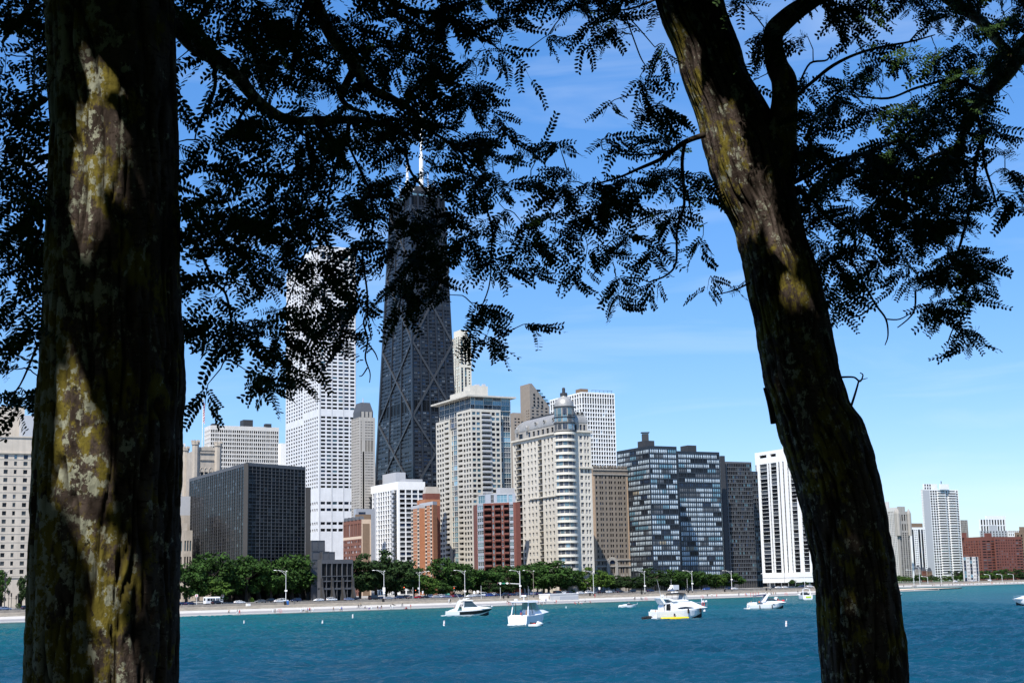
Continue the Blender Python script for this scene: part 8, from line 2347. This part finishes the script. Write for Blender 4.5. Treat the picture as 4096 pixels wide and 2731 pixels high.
def over_trunk(p, margin=12):
    u, v = px(p)
    for e, d in SIL:
        if p.y > d + .1: continue
        for a, b in zip(e, e[1:]):
            if a[0] <= v <= b[0]:
                t = (v - a[0]) / (b[0] - a[0])
                if a[1] + (b[1] - a[1]) * t - margin < u < a[2] + (b[2] - a[2]) * t + margin: return True
    return False
def limb(T, pts, d0, d1, name='branch', wob=.012, furrow=True):
    "tapering limb through photo points (u, v, width in photo pixels) running from distance d0 to d1"
    P, Rr = [], []
    n = len(pts)
    for i, (u, v, w) in enumerate(pts):
        d = d0 + (d1 - d0) * i / (n - 1); P.append(at(u, v, d)); Rr.append(w / 2 / FPX * d)
    Q, q = [], []
    for i in range(n - 1):     # smooth subdivision
        p0, p1, p2, p3 = P[max(i - 1, 0)], P[i], P[i + 1], P[min(i + 2, n - 1)]
        for k in range(5):
            t = k / 5
            c = .5 * ((2 * p1) + (p2 - p0) * t + (2 * p0 - 5 * p1 + 4 * p2 - p3) * t * t + (3 * p1 - p0 - 3 * p2 + p3) * t ** 3)
            r = Rr[i] + (Rr[i + 1] - Rr[i]) * t
            Q.append(c + Vector((NZ.noise(c * 5), NZ.noise(c * 5 + Vector((9, 0, 0))), NZ.noise(c * 5 + Vector((0, 9, 0))))) * min(wob, r * .5)); q.append(r * (1 + .12 * NZ.noise(c * 7)))
    Q.append(P[-1]); q.append(Rr[-1])
    mb = MB(); mb.tube(Q, q, 10 if Rr[0] > .015 else 6)
    mb.build(name, M_BARKN if Rr[0] > .02 else M_TWIG, T, smooth=True, origin=T.location)
    for p in Q: NODES[T.name].append((p, px(p)))
NODES = {T1.name: [], T2.name: []}
for pts, a, b in (
    ([(640, 10, 90), (720, 110, 85), (800, 200, 72), (900, 262, 62), (1010, 380, 52), (1120, 470, 44), (1250, 482, 38), (1400, 478, 32), (1490, 490, 28), (1570, 505, 24), (1650, 570, 14)], 5.05, 6.9),
    ([(1180, -160, 70), (1260, 10, 60), (1330, 150, 54), (1410, 250, 46), (1480, 345, 40), (1560, 390, 34), (1640, 440, 26), (1700, 505, 18), (1780, 560, 12)], 6.2, 7.2),
    ([(1425, 262, 36), (1390, 325, 32), (1362, 380, 26), (1395, 430, 20), (1470, 450, 12)], 6.6, 6.8),
    ([(770, 130, 30), (810, 60, 28), (870, -20, 24)], 5.2, 5.6),
    ([(1250, 0, 24), (1200, 70, 22), (1182, 180, 18), (1168, 280, 14), (1150, 360, 9)], 6.3, 6.5),
    ([(1395, 490, 20), (1382, 570, 16), (1350, 650, 11), (1320, 760, 7)], 6.6, 6.6),
    ([(716, 930, 14), (790, 990, 15), (850, 1120, 14), (905, 1180, 12), (925, 1320, 9), (900, 1440, 6)], 5.2, 6.0),
    ([(850, 232, 18), (860, 330, 16), (840, 410, 14), (800, 480, 9), (780, 560, 7)], 5.4, 5.6),
    ([(1010, 390, 16), (960, 470, 13), (930, 540, 9), (880, 570, 6)], 5.7, 5.8),
    ([(1620, 560, 16), (1640, 680, 13), (1700, 760, 10), (1760, 860, 7)], 6.9, 7.1),
    ([(1384, 560, 12), (1440, 680, 12), (1480, 770, 11), (1492, 900, 11), (1450, 1010, 10), (1468, 1160, 9), (1470, 1250, 9), (1455, 1290, 9), (1472, 1360, 8), (1462, 1430, 7), (1480, 1490, 5), (1478, 1530, 4)], 6.7, 6.8),
    ([(1470, 1370, 7), (1500, 1410, 6), (1512, 1440, 4)], 6.8, 6.8), ([(1470, 1470, 6), (1450, 1500, 5), (1436, 1505, 3)], 6.8, 6.8),
    ([(1500, -30, 24), (1640, 40, 20), (1760, 60, 16), (1900, 130, 10), (2010, 210, 6)], 6.4, 7.2),
    ([(1780, 560, 12), (1880, 640, 9), (1960, 730, 7), (2010, 800, 5)], 7.2, 7.4),
    ([(1352, 645, 10), (1330, 700, 9), (1300, 860, 8), (1230, 990, 7), (1180, 1130, 6), (1130, 1260, 5)], 6.5, 6.5),
    ([(1790, 566, 10), (1850, 620, 9), (1960, 880, 8), (1965, 1010, 7), (1955, 1150, 6), (1900, 1280, 4)], 7.2, 7.3),
    ([(180, 400, 30), (90, 450, 22), (20, 460, 16), (-60, 500, 10)], 5.1, 5.6), ([(190, 620, 18), (120, 660, 14), (50, 640, 8)], 5.1, 5.4),
    ([(170, 900, 16), (100, 1100, 12), (40, 1250, 7)], 5.1, 5.5), ([(150, 1380, 12), (80, 1540, 8), (20, 1600, 5)], 5.1, 5.4), ([(180, -40, 34), (90, 60, 24), (10, 170, 14)], 5.2, 5.8)):
    limb(T1, pts, a, b)
for pts, a, b in (
    ([(3060, 800, 130), (3096, 690, 150), (3112, 600, 150), (3128, 500, 128), (3142, 400, 112), (3140, 320, 104), (3112, 260, 92), (3092, 180, 88), (3098, 120, 92), (3150, 70, 84), (3220, 20, 76), (3330, -60, 66)], 7.45, 7.2),
    ([(4190, 90, 84), (4096, 190, 76), (4030, 285, 70), (3960, 365, 62), (3905, 430, 50), (3870, 500, 38), (3845, 560, 30), (3800, 640, 20), (3760, 740, 13)], 8.3, 8.0),
    ([(3740, -60, 60), (3812, 4, 52), (3925, 86, 46), (3990, 160, 42), (4050, 240, 40)], 8.6, 8.3),
    ([(3185, 390, 16), (3260, 320, 16), (3355, 249, 15), (3483, 200, 13), (3620, 172, 10), (3740, 140, 5)], 7.5, 7.8),
    ([(3640, 165, 8), (3670, 130, 6), (3696, 115, 4)], 7.8, 7.8), ([(3200, 330, 10), (3240, 255, 10), (3310, 240, 8), (3326, 190, 5)], 7.5, 7.5),
    ([(3960, 365, 18), (3900, 350, 16), (3809, 317, 14), (3672, 351, 12), (3552, 394, 10), (3432, 386, 7)], 8.2, 7.8),
    ([(3900, 440, 18), (3930, 540, 14), (3935, 640, 12), (3970, 760, 10), (3990, 830, 7)], 8.1, 8.1),
    ([(2810, 540, 26), (2734, 574, 22), (2648, 634, 17), (2554, 677, 13), (2476, 711, 10), (2374, 737, 6)], 7.4, 7.0),
    ([(2690, 600, 14), (2600, 618, 8), (2500, 618, 6), (2410, 598, 4)], 7.3, 7.1),
    ([(2740, 570, 18), (2730, 660, 16), (2736, 768, 14), (2734, 837, 12), (2708, 922, 11), (2703, 1051, 10), (2665, 1102, 8), (2597, 1128, 5)], 7.4, 7.2),
    ([(2750, 760, 8), (2768, 880, 7), (2790, 905, 5), (2830, 890, 3)], 7.3, 7.3),
    ([(2660, -20, 12), (2560, 25, 10), (2480, 42, 8), (2390, 45, 7), (2280, 40, 4)], 7.3, 7.2), ([(2495, 40, 8), (2525, 130, 7), (2560, 225, 6), (2580, 260, 4)], 7.2, 7.2), ([(2505, 60, 6), (2560, 120, 6), (2620, 190, 4)], 7.2, 7.2),
    ([(3932, 545, 16), (3905, 640, 15), (3895, 768, 14), (3860, 905, 13), (3826, 1017, 11), (3757, 1111, 9), (3672, 1162, 6)], 8.0, 7.8),
    ([(3663, 1162, 9), (3655, 1248, 8), (3590, 1310, 5)], 7.8, 7.8), ([(3405, 1050, 9), (3430, 1090, 9), (3500, 1214, 9), (3543, 1275, 8), (3552, 1340, 6), (3540, 1380, 4)], 7.7, 7.7), ([(3500, 1214, 7), (3430, 1265, 7), (3350, 1240, 4)], 7.7, 7.7),
    ([(3540, 1276, 6), (3600, 1276, 6), (3660, 1240, 4)], 7.7, 7.7),
    ([(3520, 1000, 10), (3570, 900, 11), (3640, 760, 12), (3700, 640, 12), (3800, 600, 12), (3850, 550, 14)], 7.7, 8.0), ([(3402, 1058, 8), (3410, 1020, 8), (3460, 930, 8), (3490, 820, 7)], 7.7, 7.7),
    ([(3140, 740, 30), (3230, 700, 22), (3330, 640, 18), (3450, 620, 14), (3600, 560, 10)], 7.5, 7.8), ([(3160, 740, 26), (3250, 800, 18), (3340, 900, 14), (3420, 960, 10), (3400, 1060, 6)], 7.5, 7.6),
    ([(3360, 1508, 10), (3415, 1508, 8), (3440, 1525, 8), (3452, 1500, 6), (3440, 1490, 4)], 7.5, 7.5), ([(3400, 1640, 11), (3425, 1560, 9), (3436, 1520, 7)], 7.5, 7.5), ([(3440, 1520, 5), (3470, 1512, 3)], 7.5, 7.5),
    ([(3095, 1690, 26), (3080, 1620, 22), (3058, 1550, 12)], 7.35, 7.3), ([(3000, 1130, 10), (2940, 1160, 7), (2860, 1180, 4)], 7.4, 7.3), ([(3860, 1270, 6), (3815, 1310, 6), (3790, 1375, 5)], 7.8, 7.8), ([(3860, 1000, 8), (3862, 1200, 7), (3820, 1340, 5), (3800, 1372, 3)], 7.9, 7.9)):
    limb(T2, pts, a, b)
# ---- leaves: pinnate sprays on twigs grown from the limbs --------------------
GRIDL = [  # coverage per 128 px cell, columns 0-31, from the crown edges seen against sky
 "88...659 89968977 55664..5 .3731569",
 "88...679 77879866 441130.1 .1443579",
 "65...456 56565783 000052.3 .5653684",
 "76...434 97988885 000162.0 46757880",
 "67...565 68778896 631253.0 88889972",
 "57...676 26776887 576786.0 78899985",
 "78...778 88877866 536554.0 68888763",
 "68...577 84268754 5353521. .8567751",
 "57...456 74457856 2124403. .5556774",
 "56...344 76652166 0002114. .3314631",
 "37...336 57420025 30000000 ..002410",
 "35...034 63000000 00000000 00000000",
 "53...011 10000000 00000000 00000000",
 "30...000 00000000 00000000 00000000"]
def leaf_mesh(seed, L=.15):
    rg = random.Random(seed); mb = MB(); n = 9
    sag = rg.uniform(.1, .4); bend = rg.uniform(-.25, .25)
    P = lambda t: Vector((L * t, bend * L * t * t, -sag * L * t * t))
    for i in range(4): a, b = P(i / 4), P((i + 1) / 4); mb.poly([a + Vector((0, -.0007, 0)), b + Vector((0, -.0006, 0)), b + Vector((0, .0006, 0)), a + Vector((0, .0007, 0))])
    for i in range(n):
        t = .14 + .86 * i / (n - 1); p = P(t); sz = L * .20 * (1 - .35 * abs(t - .5) * 2 * .8) * rg.uniform(.85, 1.1)
        for s in (-1, 1):
            an = s * R(rg.uniform(52, 68)); dx = Vector((math.cos(an), math.sin(an), rg.uniform(-.35, .1))).normalized(); sd = Vector((-dx.y, dx.x, rg.uniform(-.3, .3))).normalized() * sz * .26
            mb.poly([p, p + dx * sz * .35 + sd, p + dx * sz * .75 + sd * .8, p + dx * sz, p + dx * sz * .72 - sd * .8, p + dx * sz * .3 - sd * .9])
    return mb
LEAFV = [leaf_mesh(i) for i in range(6)]
LEAFM = [m.mesh('leaf', [M_LEAFN]) for m in LEAFV]
LEAFNP = [(np.array([tuple(v) for v in m.v]), m.f) for m in LEAFV]
DENSITY = 1.5
CELL = [r.replace(' ', '') for r in GRIDL]
def grow(T, cells, seed):
    rg = random.Random(seed); nodes = list(NODES[T.name])
    px_ = np.array([q[1] for q in nodes]); ps = [q[0] for q in nodes]
    targets = []
    for (cu, cv, dn) in cells:
        f = min(.93, dn / 10 + .02); N = -math.log(1 - f) * 1.25 * DENSITY * (1.65 if T is T2 else 1.08)
        k = int(N) + (1 if rg.random() < N - int(N) else 0)
        cen = [(cu * 128 + rg.uniform(8, 120), cv * 128 + rg.uniform(8, 120)) for _ in range(1 if dn < 6 else 2)]
        for q in range(k):
            a_, b_ = cen[q % len(cen)]; targets.append((a_ + rg.gauss(0, 15), b_ + rg.gauss(0, 12)))
    targets = np.array(targets); todo = np.ones(len(targets), bool)
    dist = np.full(len(targets), 1e9); near = np.zeros(len(targets), int)
    for j in range(len(targets)):
        dd = np.hypot(*(px_ - targets[j]).T); near[j] = dd.argmin(); dist[j] = dd.min()
    leaves = []; twigs = []
    px_l = list(map(tuple, px_))
    for _ in range(len(targets)):
        j = int(np.where(todo, dist, 1e9).argmin()); todo[j] = False
        a = ps[near[j]]; ua, va = px_l[near[j]]; u, v = targets[j]
        d = min(9.5, max(4.7, a.y + rg.uniform(-.25, .25)))
        b = at(u, v, d)
        ln = math.hypot(u - ua, v - va)
        mid = a.lerp(b, .5) + Vector((rg.uniform(-1, 1), rg.uniform(-1, 1), rg.uniform(-.2, 1))) * (b - a).length * .13
        # the spray runs on past the target, arching away from the limb and drooping
        dr = (b - a); dr = dr.normalized() if dr.length > .03 else Vector((rg.uniform(-1, 1), 0, -.4)).normalized()
        dr = (dr * .8 + Vector((rg.uniform(-.8, .8), rg.uniform(-.5, .5), rg.uniform(-.75, .25)))).normalized()
        sl = rg.uniform(.05, .12); c1 = b + dr * sl * .5; c2 = b + dr * sl + Vector((0, 0, -.04))
        pts = [a, a.lerp(mid, .6) + Vector((0, 0, .004)), mid, b, c1, c2]
        r0 = .0028 + .0022 * min(1, ln / 300)
        twigs.append((pts, [r0, r0 * .9, r0 * .8, r0 * .62, r0 * .45, .0008]))
        for p in (mid, b, c1):
            ps.append(p); q = px(p); px_l.append(q)
            dd = np.hypot(targets[:, 0] - q[0], targets[:, 1] - q[1]); m_ = dd < dist; near[m_] = len(ps) - 1; dist[m_] = dd[m_]
        nl = rg.randint(7, 10)
        for k in range(nl):
            t = k / (nl - 1); p = b.lerp(c1, t * 2) if t < .5 else c1.lerp(c2, t * 2 - 1)
            s = 1 if k % 2 else -1; side = dr.cross(Vector((0, 0, 1))); side = side.normalized() if side.length > .1 else Vector((1, 0, 0))
            x = (dr * rg.uniform(.4, 1.0) + side * s * rg.uniform(.5, 1.1) + Vector((rg.uniform(-.3, .3), rg.uniform(-.3, .3), rg.uniform(-.7, .15)))).normalized()
            up = Vector((rg.uniform(-.6, .6), rg.uniform(-1.3, -.1), rg.uniform(-.1, .8))).normalized()
            y = up.cross(x).normalized(); z = x.cross(y)
            M = Matrix(((x.x, y.x, z.x, p.x), (x.y, y.y, z.y, p.y), (x.z, y.z, z.z, p.z), (0, 0, 0, 1)))
            q = px(p + x * .07)
            c_, r_ = int(q[0] // 128), int(q[1] // 128)
            if over_trunk(p + x * .07) or (0 <= c_ < 32 and 0 <= r_ < 14 and CELL[r_][c_] == '0' and rg.random() < .9): continue
            leaves.append((M, rg.randrange(6), rg.uniform(.7, 1.25)))
    o0 = T.location; big = 0; rest = MB()
    for pts, rr in sorted(twigs, key=lambda k: -k[1][0] - (k[0][0] - k[0][3]).length):
        if big < 290:
            mb = MB(); mb.tube(pts, rr, 5, caps=False); mb.build('twig', M_TWIG, T, origin=o0); big += 1
        else: rest.tube(pts, rr, 4, caps=False)
    if rest.v: struct(rest.build('fine_twigs', M_TWIG, T, origin=o0), 'stuff')
    leaves.sort(key=lambda k: k[0][1][3])
    inn = [k for k in leaves if 0 < px(k[0].translation)[0] < 4096 and 0 < px(k[0].translation)[1] < 2731]
    sel = set(id(k) for k in inn[:300])
    VV, FF = [], []; nb = 0
    for k in leaves:
        M, vi, s = k
        if id(k) in sel:
            o = bpy.data.objects.new('leaf', LEAFM[vi]); COL.objects.link(o); o.parent = T
            o.matrix_local = Matrix.Translation(-o0) @ M @ Matrix.Diagonal((s, s, s, 1))
        else:
            A = np.array(M)[:3, :3] * s; v, f = LEAFNP[vi]
            VV.append(v @ A.T + np.array(M.translation) - np.array(o0)); FF += [tuple(i + nb for i in q) for q in f]; nb += len(v)
    me = bpy.data.meshes.new('foliage'); me.from_pydata(np.concatenate(VV).tolist(), [], FF); me.materials.append(M_LEAFN); me.update()
    o = bpy.data.objects.new('foliage', me); COL.objects.link(o); o.parent = T; o['kind'] = 'stuff'
    return len(leaves)
c1, c2 = [], []
for r_, row in enumerate(GRIDL):
    row = row.replace(' ', '').ljust(32, '0')
    for c, ch in enumerate(row[:32]):
        if ch in '.0': continue
        (c1 if c < 17 or (c == 17 and r_ < 2) else c2).append((c, r_, int(ch)))
    # leaves just above the frame carry on into the crown
for c in range(32):
    if GRIDL[0].replace(' ', '').ljust(32, '0')[c] != '.': (c1 if c < 17 else c2).append((c, -1, 7))
grow(T1, c1, 11); grow(T2, c2, 12)
# ---- unseen crowns added overhead to shade the trunks, gaps shaped to cast the sun patches --
LIT = [(430, 260, 50, D1), (450, 370, 70, D1), (460, 470, 110, D1), (330, 560, 97, D1), (500, 600, 91, D1), (290, 690, 123, D1), (420, 720, 104, D1), (250, 830, 117, D1), (350, 880, 78, D1), (215, 980, 78, D1),
       (285, 1410, 71, D1), (280, 1520, 104, D1), (250, 1660, 130, D1), (330, 1740, 143, D1), (220, 1820, 130, D1), (330, 1900, 143, D1), (420, 2020, 104, D1), (200, 1990, 130, D1), (180, 2150, 104, D1), (210, 2280, 78, D1), (450, 2180, 104, D1), (480, 2300, 104, D1), (470, 2440, 117, D1), (520, 2570, 117, D1), (430, 2680, 104, D1), (580, 2660, 91, D1),
       (2660, 60, 108, D2), (2720, 190, 114, D2), (2770, 330, 120, D2), (2840, 470, 126, D2), (2890, 600, 126, D2), (2960, 690, 108, D2), (3040, 760, 72, D2), (3100, 880, 84, D2), (3125, 1010, 90, D2), (3140, 1120, 84, D2), (3110, 1190, 54, D2),
       (3560, 560, 110, 7.9), (3720, 640, 130, 7.9), (3820, 560, 110, 8.0), (3600, 700, 100, 7.8), (3900, 650, 100, 8), (4000, 300, 60, 8.3), (1900, 620, 60, 7.2), (1760, 800, 40, 7.1), (2880, 1150, 40, 7.3)]
LITP = [(at(u, v, d - (.21 if d < 7.6 else 0)), r / FPX * d) for u, v, r, d in LIT]
LP = np.array([tuple(p) for p, r in LITP]); LR = np.array([r for p, r in LITP])
SD = np.array(SUN_DIR)
rg2 = np.random.default_rng(21)
def upper(T, x0, x1, n, seed):
    N = n * 4
    p = np.stack([rg2.uniform(x0, x1, N), rg2.uniform(-7, 8.5, N), rg2.uniform(10.6, 17, N)], 1)
    keep = (p[:, 1] < .2) | ((p[:, 2] - CAM_H) > .475 * p[:, 1] + .35)
    p = p[keep][:n]
    # leave the gaps open: drop sprays whose shadow would fall on a lit patch
    rel = p[:, None, :] - LP[None]; t = rel @ SD; perp = np.linalg.norm(rel - t[..., None] * SD, axis=2)
    p = p[~((perp < LR[None]) & (t > 0)).any(1)]
    n = len(p)
    a = rg2.normal(size=(n, 3)); a[:, 2] *= .5; a /= np.linalg.norm(a, axis=1)[:, None]
    nr = rg2.normal(size=(n, 3)) * .5 + np.array([0, -.1, 1]); b = np.cross(nr, a); b /= np.linalg.norm(b, axis=1)[:, None]
    s = rg2.uniform(.11, .17, n)[:, None]
    Vv = np.stack([p - a * s, p - a * s * .3 + b * s * .45, p + a * s * .5 + b * s * .35, p + a * s, p + a * s * .4 - b * s * .4, p - a * s * .4 - b * s * .4], 1).reshape(-1, 3) - np.array(T.location)
    me = bpy.data.meshes.new('shade_crown'); me.from_pydata(Vv.tolist(), [], [tuple(range(6 * i, 6 * i + 6)) for i in range(n)]); me.materials.append(M_LEAFN); me.update()
    o = bpy.data.objects.new('shade_crown', me); COL.objects.link(o); o.parent = T; o['kind'] = 'stuff'
upper(T1, -10, 0.2, 62000, 1); upper(T2, .2, 10, 62000, 2)
for T, pts in ((T1, [((-1.55, 5.0, 11.1), .2), ((-1.7, 4.6, 12.0), .15), ((-2.6, 2.5, 13.2), .09), ((-3.4, .5, 14.2), .04)]), (T1, [((-1.5, 5.0, 11.0), .17), ((-.9, 4.5, 12.1), .11), ((.2, 2, 13.6), .06)]), (T2, [((.45, 7.5, 12.6), .12), ((.5, 6.5, 13.6), .1), ((1.2, 3, 14.5), .05)]), (T2, [((1.75, 7.2, 12.3), .11), ((2.6, 6.2, 13.6), .08), ((4, 3, 14.8), .04)])):
    mb = MB(); mb.tube([p for p, r in pts], [r for p, r in pts], 10); mb.build('branch', M_BARKN, T, smooth=True, origin=T.location)

# ---- unseen park trees added around the viewpoint to block sky light from the trunks --------------------
for i, (x, y, r_, h_) in enumerate(((-12, -8, 6.2, 15), (-5.5, -9.5, 6.0, 16), (1.0, -9, 5.6, 15), (7.0, -9.5, 6.2, 16), (13, -7, 6, 15), (-10.5, 2, 5.2, 13), (11.0, 3, 5.2, 13), (-15, -2, 6, 14), (16, -2, 6, 14))):
    t = thing('unseen_park_tree', 'unseen park tree added %s of the viewpoint to block sky light' % ('far behind left', 'behind left', 'straight behind', 'behind right', 'far behind right', 'close at the left', 'close at the right', 'farther at the left', 'farther at the right')[i], 'tree', (x, y, GZ), i * 1.3, 'unseen trees added around the viewpoint')
    c = bpy.data.objects.new('crown', CROWNS['dark'][i % 3]); COL.objects.link(c); c.parent = t; c.scale = (r_, r_, h_ * .6); c.location = (0, 0, h_ * .46)
    k = bpy.data.objects.new('trunk', TRUNKS[i % 3]); COL.objects.link(k); k.parent = t; k.scale = (h_, h_, h_)
